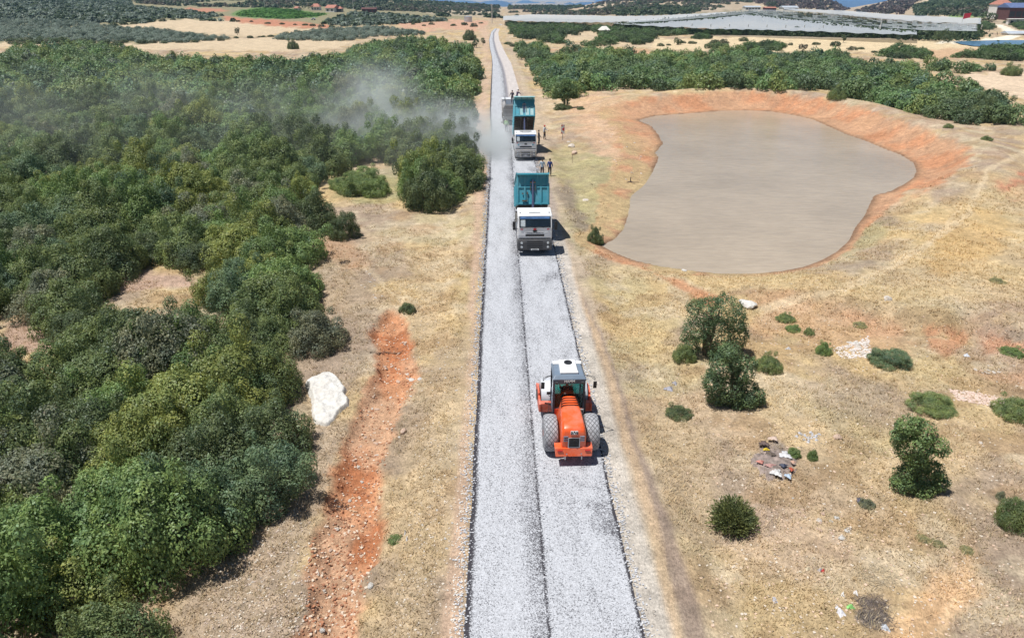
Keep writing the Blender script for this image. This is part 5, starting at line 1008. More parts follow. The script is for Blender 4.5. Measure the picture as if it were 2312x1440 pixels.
    for s in (-1, 1):
        MB().tube([(s * .78, 1.05, .7), (s * .82, 1.05, 1.5), (s * .80, 1.25, 2.0)], .014, 6).tube([(s * .86, 1.5, .7), (s * .86, 1.5, 1.45)], .014, 6).build('handrail', DGREY, o)
        MB().box((s * .88, 1.5, .60), (.34, .5, .05)).box((s * .9, 1.5, .38), (.3, .4, .04)).box((s * .98, 1.5, .49), (.03, .4, .22)).build('step', BLACK, o)
    MB().box((.56, .93, 1.20), (.19, .02, .24)).build('number_plate', WHT, o); MB().box((.53, .915, 1.2), (.05, .01, .14)).box((.60, .915, 1.2), (.05, .01, .14)).build('plate_mark', BLACK, o)
    seat = MB().box((0, 1.62, 1.42), (.5, .5, .12)).box((0, 1.38, 1.75), (.5, .12, .6)).build('seat', BLACK, o, bevel=.04); MB().box((0, 2.0, 1.5), (.5, .2, .5)).build('dashboard', REDM, o, bevel=.04)
    sw_ = MB(); sw_.lathe([(-.012, .17), (.012, .17), (.012, .2), (-.012, .2)], 20, 'z', (0, 1.92, 1.80)); sw_.build('steering_wheel', BLACK, o)
    # drum and its frame
    dr = MB().lathe([(-1.06, .70), (-1.06, .74), (-1.04, .755), (1.04, .755), (1.06, .74), (1.06, .70), (1.05, .2)], 64).build('drum', DRUM, o, smooth=True); dr.location = (0, 3.12, .755)
    for s in (-1, 1):
        pr = [(1.95, .55), (2.3, .42), (3.0, .36), (3.9, .42), (4.05, .62), (4.0, .86), (3.5, 1.02), (3.1, 1.08), (2.6, 1.06), (2.2, 1.0), (1.95, .95)]
        MB().prism(pr, s * 1.11, s * 1.20).build('drum_frame_side', ORANGED, o, bevel=.015)
        MB().prism([(2.55, 1.04), (3.0, 1.07), (3.4, 1.03), (3.4, 1.16), (2.9, 1.24), (2.55, 1.18)], s * 1.13, s * 1.20).build('frame_cover', ORANGED, o, bevel=.01)
        MB().lathe([(s * 1.20, .26), (s * 1.24, .24), (s * 1.24, .01)], 20, 'x', (0, 3.12, .755)).build('drum_motor_cover', BLACK, o)
    MB().box((0, 2.12, .74), (2.24, .26, .44)).box((0, 4.02, .64), (2.24, .16, .3)).build('drum_frame_crossbeam', ORANGED, o, bevel=.02)
    MB().box((0, 2.31, .74), (2.1, .05, .1)).box((0, 2.30, .86), (2.12, .03, .04)).build('scraper', BLACK, o)
    MB().box((0, 1.95, .62), (.5, .5, .4)).build('articulation_joint', BLACK, o, bevel=.03)
    MB().tube([(-.95, 2.02, .98), (-.5, 2.0, .92), (-.3, 1.7, .8)], .03, 8).build('hose', BLACK, o)
    return o
RO = roller(); RO.scale = (.955, .97, .97)
for ch in RO.children:
    if ch.name.split('.')[0] in ('roof', 'rear_pillar', 'front_pillar', 'side_rail', 'lower_side_panel', 'side_window', 'rear_lower_panel', 'rear_window', 'front_window', 'work_light', 'cab_base', 'handrail', 'mirror_arm'): ch.scale = (.93, 1, 1)
MW = RO.matrix_world if False else Matrix.Translation(RO.location) @ Euler(RO.rotation_euler).to_matrix().to_4x4()
sp_ = MW @ Vector((0, 1.6, 1.0)); person(tuple(sp_), RO.rotation_euler.z + math.pi, 'driver in dark shirt sitting inside the roller cab behind the glass', (.05, .06, .08), (.05, .05, .06), arms=((.9, .1), (.9, .1)), seated=True)

# ------------------------------------------------------------------ tipper trucks
def tipper(loc, rz, label, tilt, kind, paint):
    o = empty('tipper_truck', loc, rz, label, 'tipper truck', 'white cabbed tipper trucks with teal bodies')
    W = 1.235
    for s in (-1, 1):
        MB().box((s * .42, 4.4, .88), (.09, 7.6, .26)).build('chassis_rail', UNDER, o)
    MB().box((0, 2.55, .95), (.9, .5, .5)).box((0, 1.2, .7), (1.0, 1.4, .5)).build('engine', UNDER, o, bevel=.03)
    for y, du in ((1.35, 0), (5.75, 1), (7.1, 1)):
        for s in (-1, 1):
            wheel(o, (s * 1.03, y, .52), .52, .30, s)
            if du: wheel(o, (s * .70, y, .52), .52, .28, s)
        MB().cyl((-1, y, .52), (1, y, .52), .09, n=10).build('axle', UNDER, o)
    # cab shell
    cab = MB().prism([(.04, 1.22), (.0, 1.5), (.02, 2.02), (.30, 2.82), (.42, 2.93), (1.80, 2.99), (1.88, 2.93), (1.88, 1.05), (1.78, 1.0), (.35, 1.0)], -1.20, 1.20).build('cab', WHITEP, o, bevel=.05, seg=3)
    ws = MB().prism([(.002, 2.055), (-.012, 2.06), (.262, 2.795), (.28, 2.79)], -1.10, 1.10).build('windscreen_surround', BLACK, cab, bevel=.004)
    w2 = MB().prism([(-.006, 2.10), (-.018, 2.10), (.240, 2.76), (.25, 2.75)], -1.05, 1.05).build('windscreen', mat('dark_reflecting_windscreen', (.012, .02, .028), .06, var=.3, scale=2, spec=.8), cab)
    MB().prism([(.205, 2.64), (.185, 2.64), (.228, 2.77), (.25, 2.77)], -1.04, 1.04).build('sun_strip', mat('blue_sun_strip', (.10, .20, .42), .25, var=.3, scale=3), cab)
    MB().prism([(-.010, 2.13), (-.024, 2.13), (.16, 2.56), (.175, 2.56)], -1.0, -.68).build('seat_reflection', mat('painted_pale_reflection', (.42, .47, .50), .4, var=.3, scale=9), cab)  # pale panel laid on the windscreen, a reflection put in as colour
    for x in (-.7, 0.0, .55): MB().tube([(x, -.035, 2.06), (x + .45, -.045, 2.10)], .014, 6).build('wiper', BLACK, cab)
    for s in (-1, 1):
        MB().prism([(.42, 2.0), (1.25, 2.0), (1.25, 2.62), (.62, 2.62)], s * 1.205, s * 1.21).build('side_window', mat('cab_side_glass', (.015, .02, .025), .08, spec=.8), cab)
        MB().prism([(.38, 1.05), (1.3, 1.05), (1.3, 1.95), (.40, 1.95)], s * 1.204, s * 1.212).build('door', WHITEP, cab, bevel=.003)
        arm = MB().tube([(s * 1.18, .22, 2.62), (s * 1.42, .08, 2.64), (s * 1.47, .06, 2.52)], .018, 6).tube([(s * 1.18, .10, 1.95), (s * 1.45, .06, 1.92)], .016, 6).build('mirror_arm', BLACK, cab)
        MB().box((s * 1.47, .04, 2.28), (.20, .10, .42)).box((s * 1.46, .05, 1.96), (.20, .09, .18)).build('mirror', BLACK, arm, bevel=.03)
        MB().box((s * .93, -.01, 1.93), (.17, .012, .06)).build('marker_decal', REDM, cab)
        MB().lathe([(2.90, .05), (2.98, .045), (2.995, .01)], 10, 'z', (s * 1.02, .62, 0)).build('roof_marker_light', BLACK, cab)
        MB().prism([(1.5, .55), (1.9, .55), (2.1, 1.0), (2.1, 1.15), (1.9, 1.15)], s * .98, s * 1.2).build('mudguard', DGREY, o, bevel=.02)
        MB().box((s * 1.13, .45, .62), (.22, .5, .4)).build('cab_step', DGREY, o, bevel=.02)
    MB().box((0, .62, 2.965), (.8, .05, .02)).build('roof_hatch_seam', BLACK, cab)
    MB().prism([(-.012, 1.42), (-.022, 1.42), (-.022, 1.56), (-.008, 1.56)], -.66, .66).build('upper_grille', BLACK, cab, bevel=.003)
    MB().box((0, .02, 1.27), (2.2, .03, .035)).build('cab_seam', BLACK, cab)
    em = MB().lathe([(-.012, .10), (.012, .10)], 24, 'z').build('emblem', BLACK, cab, smooth=False); em.rotation_euler = (R(90), 0, 0); em.location = (0, -.012, 1.80); em.scale = (1.6, .75, 1)
    if kind == 1:
        MB().box((0, -.005, 1.93), (.20, .02, .13)).build('red_badge', REDM, cab, bevel=.01)
        text_mesh('lettering', 'BÜYÜKŞEHİR BELEDİYESİ', .115, INKT, cab, (0, -.008, 1.66), (R(90), 0, 0), .004)
    else:
        for s in (-1, 1):
            q = MB().lathe([(-.006, .10), (.006, .10)], 20, 'z').build('round_decal', mat('pale_blue_decal', (.25, .50, .62), .5), cab); q.rotation_euler = (R(90), 0, 0); q.location = (s * .80, -.004, 1.72)
        MB().box((0, .75, 3.06), (1.3, .12, .08)).box((-.4, .75, 3.02), (.06, .1, .1)).box((.4, .75, 3.02), (.06, .1, .1)).build('roof_light_bar', STEEL, cab, bevel=.01)
    bm_ = DGREY if kind == 1 else GREYT
    bu = MB().prism([(-.10, .42), (-.16, .60), (-.14, 1.0), (-.05, 1.20), (.35, 1.20), (.35, .42)], -1.21, 1.21).build('bumper', bm_, o, bevel=.04)
    for k in range(4): MB().box((0, -.155 + k * .012, .62 + k * .145), (1.12, .03, .075)).build('grille_slat', BLACK, bu, bevel=.006)
    MB().box((0, -.17, .50), (.56, .02, .12)).build('number_plate', WHT, bu)
    MB().box((0, -.183, .50), (.40, .006, .05)).build('plate_mark', BLACK, bu)
    for s in (-1, 1):
        for z in (.98, .68):
            h = MB().lathe([(-.02, .085), (.02, .085), (.03, .06)], 18, 'z').build('headlight' if z > .8 else 'fog_light', LAMP, bu, smooth=True); h.rotation_euler = (R(90), 0, 0); h.location = (s * .93, -.15, z)
    if kind == 2:
        g = MB(); 
        for z in (.52, .80, 1.10): g.tube([(-1.1, -.2, z), (-.55, -.34, z), (.55, -.34, z), (1.1, -.2, z)], .035, 8)
        for x in (-.55, .55): g.tube([(x, -.34, .42), (x, -.34, 1.2)], .04, 8)
        for x in (-1.08, 1.08): g.tube([(x, -.2, .5), (x, -.2, 1.1)], .035, 8)
        g.tube([(-.4, -.34, .52), (.4, -.34, .8)], .02).tube([(.4, -.34, .52), (-.4, -.34, .8)], .02); g.build('bull_bar', CHROME, bu)
    MB().cyl((-1.0, 3.6, .78), (-1.0, 4.7, .78), .30, n=20).build('fuel_tank', STEEL, o, bevel=.02)
    MB().box((1.0, 3.9, .78), (.45, .7, .55)).build('tool_box', UNDER, o, bevel=.02)
    MB().box((0, 2.25, 1.5), (1.6, .2, 1.1)).box((-.9, 2.2, 1.9), (.16, .16, 1.5)).build('air_intake', UNDER, o, bevel=.02)
    # tipping body in its own frame, hinged at the rear
    LB, HB = 5.25, (2.25 if kind == 1 else 2.05)
    body = MB().box((0, -LB / 2, -.05), (2.34, LB, .10)).build('tipping_body', UNDER, o); body.location = (0, 8.15, 1.22); body.rotation_euler = (-tilt, 0, 0); body.scale = (.95, 1, 1)
    for s in (-1, 1): MB().box((s * .42, -LB / 2, -.19), (.10, LB, .18)).build('body_beam', UNDER, body)
    for k in range(11): MB().box((0, -.3 - k * .47, -.15), (2.3, .06, .10)).build('floor_rib', UNDER, body)
    hb = MB().box((0, -LB - .02, HB / 2 + .0), (2.44, .06, HB + .0)).build('headboard', paint, body)
    for x in (-1.17, -.62, .62, 1.17): MB().box((x, -LB - .09, HB / 2), (.13, .08, HB - .02)).build('headboard_rib', paint, hb, bevel=.01)
    for z in (.10, 1.30, HB - .06): MB().box((0, -LB - .085, z), (2.44, .07, .12)).build('headboard_rail', paint, hb, bevel=.01)
    if kind == 2:
        MB().box((.62, -LB - .055, .68), (.95, .02, 1.05)).build('scratched_panel', TEALP, hb)
        MB().box((-.35, -LB - .055, .60), (.4, .02, .95)).build('scratched_panel', TEALP, hb)
        MB().prism([(-.75, .02), (-.5, .02), (-.55, .85), (-.62, .85)], -LB - .075, -LB - .06, 'y').build('dark_stain_plate', UNDER, hb)
    else:
        MB().box((-.62, -LB - .16, .30), (.42, .12, .10)).box((-.78, -LB - .14, .82), (.12, .06, .10)).box((-.42, -LB - .14, .85), (.10, .06, .18)).tube([(-.42, -LB - .14, .3), (-.42, -LB - .14, .85)], .018, 6).build('climbing_step', UNDER, hb)
    cl_ = .45 if kind == 1 else .85
    cn = MB().prism([(-LB - cl_, HB + .03), (-LB - cl_ - .02, HB - .09), (-LB - cl_ + .04, HB - .09), (-LB - cl_ + .06, HB - .02), (-LB + .1, HB - .02), (-LB + .1, HB + .05)], -1.25, 1.25).build('canopy', paint if kind == 1 else TEALP, body)
    for x in (-1.0, -.35, .35, 1.0): MB().prism([(-LB - .05, HB - .03), (-LB - cl_ + .1, HB - .03), (-LB - .05, HB - .30)], x - .03, x + .03).build('canopy_bracket', paint, cn)
    for s in (-1, 1):
        sd = MB().prism([(0, 0), (-LB, 0), (-LB, HB), (-.6, HB - .35), (0, HB - .5)], s * 1.18, s * 1.23).build('side_wall', paint, body)
        for k in range(8): MB().box((s * 1.275, -.35 - k * .66, .8), (.09, .12, 1.55)).build('side_rib', paint, sd, bevel=.01)
        MB().prism([(0, HB - .5), (-.6, HB - .35), (-LB, HB), (-LB, HB + .09), (-.6, HB - .26), (0, HB - .41)], s * 1.16, s * 1.30).build('top_rail', paint, sd)
    MB().box((0, .03, .8), (2.36, .06, 1.5), (.0, 0, 0)).build('tailgate', paint, body)
    MB().prism([(-.1, .02), (-3.6, .02), (-2.8, .55), (-.9, .8), (-.1, .5)], -1.15, 1.15).build('gravel_load', mat('gravel_load', (.50, .51, .53), .9, var=.25, scale=14, bump=.8), body)
    # telescopic cylinder in front of the headboard
    c, s_ = math.cos(tilt), math.sin(tilt)
    def BW(y, z): return Vector((0, 8.15 + y * c + z * s_, 1.22 - y * s_ + z * c))
    top = BW(-LB - .22, HB - .42); bot = Vector((0, 2.62, 1.05)); d = top - bot
    st = MB().cyl(bot, bot + d * .30, .115, n=18).build('cylinder_base', ROD, o, smooth=True)
    for a_, b_, r_ in ((.28, .55, .095), (.53, .78, .078), (.76, 1.0, .062)): MB().cyl(bot + d * a_, bot + d * b_, r_, n=18).cyl(bot + d * (a_ + .02), bot + d * (a_ + .035), r_ + .02, n=18).build('cylinder_stage', ROD, st, smooth=True)
    hd = MB().box((0, -LB - .16, HB - .62), (.42, .18, .12)); 
    for x in (-.19, .19): hd.box((x, -LB - .13, HB - 1.0), (.05, .14, .9 if kind == 2 else .45))
    hd.build('cylinder_housing', UNDER if kind == 1 else GREYT, body, bevel=.01)
    for s in (-1, 1): MB().box((s * .5, 8.15, 1.1), (.12, .3, .3)).build('hinge', UNDER, o)
    MB().box((0, 8.35, .75), (2.2, .08, .12)).build('rear_underrun_bar', UNDER, o)
    return o
T1 = tipper((2.56, 47.15, .05), R(.3), 'nearer white tipper truck with its clean teal body raised and dark grey bumper', R(17.5), 1, TEAL)
T2 = tipper((3.1, 78.4, .05), R(.4), 'farther white tipper truck with scratched teal body raised high and chrome bull bar', R(34), 2, TEAL)

# bitumen sprayer beyond the second truck
def sprayer(loc, rz):
    o = empty('tanker_truck', loc, rz, 'dusty grey bitumen tanker hidden behind the farther tipper truck', 'tanker truck')
    for y in (.9, 2.2, 6.3):
        for s in (-1, 1): wheel(o, (s * 1.03, y, .52), .52, .30, s)
    for s in (-1, 1): MB().box((s * .42, 3.8, .88), (.09, 7.2, .26)).build('chassis_rail', UNDER, o)
    rg = []
    for y in (.0, .1, 4.6, 4.7):
        k = .97 if y in (.0, 4.7) else 1.0; rg.append([(1.22 * k * max(-1, min(1, math.cos(t) * 1.15)), y, 1.95 + .85 * k * max(-.95, min(.95, math.sin(t) * 1.1))) for t in [2 * math.pi * i / 28 for i in range(28)]])
    tk = MB().loft(rg).build('tank', GREYT, o, bevel=.02)
    for z in (1.5, 2.1, 2.7): MB().box((0, -.03, z), (2.3, .05, .06)).build('rear_rail', STEEL, tk)
    for x in (-.9, .3): MB().box((x, -.03, 2.1), (.06, .04, 1.6)).build('rear_rail', STEEL, tk)
    MB().box((0, 2.3, 2.80), (1.6, 4.2, .06)).build('walkway', STEEL, tk)
    rl = MB()
    for x in (-.8, .8):
        rl.tube([(x, .2, 2.85), (x, .2, 3.45), (x, 4.4, 3.45), (x, 4.4, 2.85)], .02)
        for y in (1.6, 3.0): rl.tube([(x, y, 2.85), (x, y, 3.45)], .018)
    rl.tube([(-.8, .2, 3.45), (.8, .2, 3.45)], .02); rl.build('guard_rail', STEEL, tk)
    MB().box((0, .2, 1.0), (2.4, .5, .35)).build('spray_bar_box', GREYT, o, bevel=.02); MB().box((0, -.25, .45), (3.0, .12, .10)).build('spray_bar', UNDER, o)
    MB().prism([(5.2, 1.0), (5.2, 2.9), (6.9, 2.9), (7.2, 2.0), (7.2, 1.0)], -1.2, 1.2).build('cab', WHITEP, o, bevel=.05)
    return o
SP = sprayer((1.95, 101.5, .03), R(1.2))
person((2.1, 102.6, 2.86), R(180), 'person in dark clothes standing on top of the grey tanker', (.05, .045, .07), (.04, .04, .055), arms=((.5, .1), (.3, .3)), group=None, lean=.15)
person((2.75, 103.2, 2.86), R(150), 'person in dark purple clothes bending over on the grey tanker', (.06, .04, .08), (.03, .03, .04), arms=((.8, .1), (.9, .1)), lean=.55)
def px_person(bx, by, hpx, rz, label, *a, **k):
    x, y = G(bx, by); s = FPX / (y * math.cos(PITCH) + CH * math.sin(PITCH)); return person((x, y, max(.02, zat(x, y) if (x < r_left(y) or x > r_right(y)) else .05)), rz, label, *a, **k)
px_person(1143, 299, 28, R(0), 'worker in a lime green safety vest standing on the left lane in the dust', (.35, .6, .25), (.20, .21, .25), arms=((0, .12), (.1, .15)), vest=(.42, .85, .28))
px_person(1229, 315, 30, R(60), 'man in a white shirt, black trousers and red cap right of the farther truck', (.62, .64, .68), (.02, .02, .028), arms=((-.1, .15), (.5, .25)), cap=(.55, .04, .04), step=.05)
px_person(1216, 327, 30, R(100), 'man in dark clothes standing against the farther truck cab', (.03, .03, .035), (.03, .03, .04), arms=((.2, .1), (0, .1)), step=.05)
px_person(1224, 398, 30, R(180), 'man in a light blue shirt walking just behind the nearer truck', (.38, .50, .60), (.04, .045, .06), arms=((0, .2), (.1, .2)))
px_person(1241, 398, 30, R(175), 'man in a dark blue shirt and black trousers walking beside the man in light blue', (.035, .07, .24), (.015, .015, .02), arms=((0, .15), (-.1, .15)))
# ------------------------------------------------------------------ rocks
LIME = mat('pale_limestone', (.58, .54, .49), .9, var=.18, scale=3, bump=.8, dirt=(.50, .36, .25), dirt_amt=.5)
WLIME = mat('white_limestone', (.66, .645, .61), .9, var=.12, scale=3.5, bump=1.0, dirt=(.44, .40, .35), dirt_amt=.6)
PINKR = mat('reddish_stone', (.55, .38, .28), .9, var=.2, scale=4, bump=.8, dirt=(.62, .56, .5), dirt_amt=.6)
def rock_mesh(seed, sub=2, flat=.6, m=None):
    bm = bmesh.new(); bmesh.ops.create_icosphere(bm, subdivisions=sub, radius=1); r = random.Random(seed); pl = [(Vector((r.gauss(0, 1), r.gauss(0, 1), r.gauss(0, 1))).normalized(), r.uniform(.55, .85)) for _ in range(9)]
    for v in bm.verts:
        p = v.co.copy()
        for n_, d_ in pl:
            q = p.dot(n_)
            if q > d_: p -= n_ * (q - d_) * .9
        k = 1 + .12 * (vn(np.array([p.x * 3 + seed]), np.array([p.y * 3 + p.z * 2]), seed)[0] - .5); v.co = Vector((p.x * k, p.y * k * .8, p.z * k * flat))
    me = bpy.data.meshes.new('stone'); bm.to_mesh(me); bm.free(); me.materials.append(m or LIME); return me
ROCKS = [rock_mesh(i, 2, m=[LIME, PINKR, WLIME][i % 3]) for i in range(9)]
def stone(bx, by, w, label, k=0, flat=1.0, name='stone', cat='stone', group=None, rz=None):
    x, y, z = at(bx, by); s = pxm(bx, by); r_ = w / 2 / s; o = link_mesh(name, ROCKS[k % 9]); o.location = (x, y, z + r_ * .18 * flat); o.scale = (r_, r_, r_ * flat); o.rotation_euler = (0, 0, random.random() * 6 if rz is None else rz)
    return tag(o, label, cat, group)
# big white boulder: outline traced on the ground, then given its height
OUT = [(742,826),(757,830),(768,842),(775,853),(784,860),(779,870),(789,882),(788,895),(775,905),(765,918),(757,930),(745,942),(733,945),(715,942),(704,935),(700,915),(702,893),(698,878),(692,862),(686,850),(700,842),(722,832)]
pts = [G(a, b, .45) for a, b in OUT]; pa = np.array(pts); gz = zat(*pa.mean(0))
gx_ = np.arange(pa[:, 0].min() - .2, pa[:, 0].max() + .2, .035); gy_ = np.arange(pa[:, 1].min() - .2, pa[:, 1].max() + .2, .035); GX, GY = np.meshgrid(gx_, gy_, indexing='ij'); fx_, fy_ = GX.ravel(), GY.ravel()
sd_ = sdist(fx_ + .10 * (fbm(fx_ * 4, fy_ * 4, 3, 3) - .5), fy_ + .10 * (fbm(fx_ * 4, fy_ * 4, 7, 3) - .5), pts, 5)
rg1 = np.abs(fbm(fx_ * 1.3, fy_ * 1.3, 9, 4) - .5); rg2 = fbm(fx_ * 5, fy_ * 5, 19, 4) - .5; tilt_ = .15 * (fx_ - pa[:, 0].mean())
hh_ = (.62 * sst(.02, -.16, sd_) + .12 * sst(-.1, -.6, sd_) - .7 * rg1 * sst(0, -.4, sd_) + .16 * rg2 - tilt_ * 1.0)
hh_ = hh_ * .55
V = np.stack([fx_, fy_, np.where(sd_ > .02, gz - .25, gz + np.maximum(hh_, -.1))], 1); ii = np.arange(len(fx_)).reshape(GX.shape)
F = np.stack([ii[:-1, :-1], ii[1:, :-1], ii[1:, 1:], ii[:-1, 1:]], -1).reshape(-1, 4); F = F[(sd_[F] < .06).any(1)]
tag(link_mesh('boulder', np_mesh('boulder', V, F, True), WLIME), 'big white limestone boulder with ragged edge beside the red gully', 'boulder')
stone(1290, 332, 20, 'upper of two pale striped rocks behind the warning sign, right of the trucks', 0, 1.0, 'rock', 'rock')
stone(1297, 348, 22, 'lower dark undercut rock of the pair near the thin stake', 1, .9, 'rock', 'rock')
stone(1284, 321, 12, 'small flat pale rock just right of the warning sign foot', 3, .5, 'rock', 'rock')
stone(1690, 692, 44, 'white boulder with a brown end lying above the evergreen pair', 2, .8, 'boulder', 'boulder', rz=-.5); stone(1676, 682, 24, 'smaller white rock touching the white boulder above the evergreen pair', 5, .8, 'rock', 'rock')
stone(2004, 676, 26, 'squat pale rock in dry grass on the right slope', 6, .9, 'rock', 'rock'); stone(1545, 612, 14, 'white stone at the water edge at the near end of the pond', 8, .9)
stone(911, 976, 22, 'pinkish white rock on the verge just right of the red gully', 1, 1.1, 'rock', 'rock'); stone(930, 858, 20, 'flat white stone right of the gully at the boulder height', 2, .5); stone(948, 856, 14, 'small white stone touching the flat one right of the gully', 8, .5)
stone(1890, 988, 24, 'orange brown rock beside the tin scatter right of the rubbish heap', 4, 1.0, 'rock', 'rock'); stone(1900, 1214, 22, 'long flat white stone in the lower right grass', 2, .5); stone(1912, 1198, 18, 'flat grey white stone behind the long white stone', 5, .5)
stone(1850, 1196, 16, 'pinkish stone at the left of the lower right stone group', 1, .6); stone(2215, 1000, 12, 'pale stone near the right border below the domed shrub', 0, .6); stone(1748, 1250, 10, 'small pale stone below the bristly shrub', 3, .7)
stone(836, 1322, 20, 'white stone at the right edge of the lower gully', 8, .8); stone(727, 1424, 18, 'round white stone in the gully at the bottom of the photo', 2, 1.0); stone(1322, 452, 20, 'broken pale slab in the grass left of the pond', 6, .3, 'slab', 'rock')
stone(1180, 1000, .1, 'x', 0) if False else None
rs = random.Random(4); k_ = 0
def scatter_stones(poly, n, wr, group, lab, ms=(0, 3, 6), flat=(.4, .9)):
    global k_
    xs = [p[0] for p in poly]; ys_ = [p[1] for p in poly]; c = 0; got = []
    while c < n:
        x, y = rs.uniform(min(xs), max(xs)), rs.uniform(min(ys_), max(ys_))
        if inpoly(np.array([x]), np.array([y]), poly)[0]: c += 1; got.append((x, y))
    got.sort()
    for j, (x, y) in enumerate(got): stone(x, y, rs.uniform(*wr), (ORD2[j] if j < len(ORD2) and j < n - 1 else 'rightmost') + ' of the ' + lab, rs.choice(ms), rs.uniform(*flat), group=group)
scatter_stones([(1905,775),(1945,770),(1965,790),(1950,805),(1920,800)], 16, (7, 15), 'white rubble on the red patch', 'white rubble chunks left of the bluish bristly shrub', (0, 3, 2))
scatter_stones([(2150,880),(2200,885),(2265,905),(2270,925),(2220,920),(2160,900)], 22, (7, 14), 'pinkish rubble strip at right', 'pinkish rubble chunks right of the domed shrub', (1, 4, 0))
scatter_stones([(2185,835),(2260,832),(2260,845),(2190,848)], 10, (6, 12), 'pale rubble below the red bank', 'chunk of pale rubble on the bank near the right border', (0, 3, 1))
scatter_stones([(1790,1110),(1880,1140),(1930,1190),(1900,1220),(1840,1200),(1780,1140)], 20, (6, 14), 'stones in a loose trail below the rubbish heap', 'stones in the loose trail below the rubbish heap', (0, 1, 2, 4))
scatter_stones([(850,720),(920,740),(930,840),(900,900),(830,900),(850,800)], 18, (5, 13), 'stones in the red gully', 'pale stones in the upper third of the red gully', (0, 1, 4, 7, 3))
scatter_stones([(820,910),(900,910),(860,1150),(750,1150),(780,1000)], 20, (5, 14), 'stones in the red gully', 'pale stones in the middle third of the red gully', (0, 1, 4, 7, 3))
scatter_stones([(740,1170),(855,1170),(830,1300),(770,1430),(690,1430),(710,1280)], 22, (5, 14), 'stones in the red gully', 'pale stones in the lower third of the red gully', (0, 1, 4, 7, 3))
scatter_stones([(880,720),(1040,640),(1050,900),(1010,1300),(880,1400),(900,1000)], 26, (4, 10), 'stones on the left verge', 'small stones on the verge left of the road', (0, 3, 2))
scatter_stones([(1380,300),(1470,330),(1450,400),(1400,420),(1340,300)], 20, (3, 7), 'stones on the bank left of the pond', 'small stones on the bank left of the pond', (0, 1, 3))
scatter_stones([(560,1240),(690,1150),(680,1400),(500,1440)], 20, (4, 10), 'stones on the bare ground left of the gully', 'small stones on bare ground left of the gully', (0, 3, 6))
scatter_stones([(780,600),(860,620),(880,680),(780,680)], 14, (3, 8), 'stones above the gully', 'small stones on the slope above the gully', (0, 3, 6))
# tiny rubble as one mass
r = np.random.default_rng(9); Vr = []; Fr = []; nr_ = 0; Tr = []
cube = np.array([(x, y, z) for x in (-1, 1) for y in (-1, 1) for z in (-1, 1)], float); cf = np.array([(0, 1, 3, 2), (4, 6, 7, 5), (0, 4, 5, 1), (2, 3, 7, 6), (0, 2, 6, 4), (1, 5, 7, 3)])
for poly, n, sz, cl in [(GULLY_PX, 2300, (.010, .05), [(.50, .34, .22), (.42, .20, .11), (.60, .50, .40), (.34, .15, .08), (.30, .14, .08)]), ([(700,640),(860,620),(1040,640),(1060,1440),(880,1440),(960,900),(860,700)], 900, (.01, .035), [(.6, .54, .46), (.5, .42, .34)]),
    ([(1500,640),(2312,640),(2312,1440),(1600,1440)], 2200, (.01, .045), [(.62, .55, .46), (.5, .42, .33), (.6, .45, .34)]), ([(500,1250),(700,1050),(700,1440),(450,1440)], 900, (.01, .035), [(.6, .54, .46), (.45, .36, .3)]),
    ([(1880,790),(1960,760),(1975,810),(1900,810)], 350, (.02, .06), [(.7, .64, .6)]), ([(2140,875),(2270,900),(2280,930),(2160,905)], 500, (.02, .06), [(.64, .5, .42)]), ([(1380,230),(1480,260),(1490,340),(1440,400),(1400,380)], 500, (.02, .05), [(.6, .4, .28)]), ([(1040,1440),(1080,600),(1068,600),(1015,1440)], 500, (.01, .03), [(.66, .62, .56)])]:
    xs = [p[0] for p in poly]; ys_ = [p[1] for p in poly]; px = r.uniform(min(xs), max(xs), n * 3); py = r.uniform(min(ys_), max(ys_), n * 3); ok = inpoly(px, py, poly); px, py = px[ok][:n], py[ok][:n]
    d = [ray(a, b) for a, b in zip(px, py)]; X_ = np.array([q[0] * CH / -q[2] for q in d]); Y_ = np.array([q[1] * CH / -q[2] for q in d]); Z_ = zt(X_, Y_)
    for i in range(len(X_)):
        s = r.uniform(*sz); J = cube * (1 + .5 * (r.random((8, 3)) - .5)) * np.array([s, s * r.uniform(.5, 1), s * r.uniform(.3, .7)]); a = r.random() * 6; ca, sa = math.cos(a), math.sin(a)
        Vr.append(np.stack([J[:, 0] * ca - J[:, 1] * sa + X_[i], J[:, 0] * sa + J[:, 1] * ca + Y_[i], J[:, 2] + Z_[i] + s * .15], 1)); Fr.append(cf + nr_ * 8); nr_ += 1; c = cl[r.integers(len(cl))]; Tr.append(np.tile((*c, 1), (8, 1)))
for fn, sd_l in ((r_left, -1), (r_right, 1), (r_joint, 0)):
    for i in range([2600, 2600, 700][abs(sd_l) * 0 if sd_l == -1 else (1 if sd_l == 1 else 2)]):
        yy_ = 10 + 75 * r.random() ** 1.6; xx_ = float(fn(yy_)) + (r.normal() * .13 + sd_l * .10 if sd_l else r.normal() * .10); s = r.uniform(.010, .024) * (1 + yy_ / 60)
        J = cube * (1 + .5 * (r.random((8, 3)) - .5)) * np.array([s, s * r.uniform(.6, 1), s * .6]); V_ = J + np.array([xx_, yy_, (.05 if sd_l == 0 or (xx_ - float(fn(yy_))) * sd_l < 0 else .012) + s * .4]); Vr.append(V_); Fr.append(cf + nr_ * 8); nr_ += 1; q = r.uniform(.36, .62); Tr.append(np.tile((q, q * 1.02, q * 1.08, 1), (8, 1)))
pm = bpy.data.materials.new('pebble'); pm.use_nodes = True; nt = pm.node_tree; ta = nt.nodes.new('ShaderNodeAttribute'); ta.attribute_name = 'tint'; nt.links.new(ta.outputs['Color'], nt.nodes["Principled BSDF"].inputs['Base Color']); nt.nodes["Principled BSDF"].inputs['Roughness'].default_value = .9
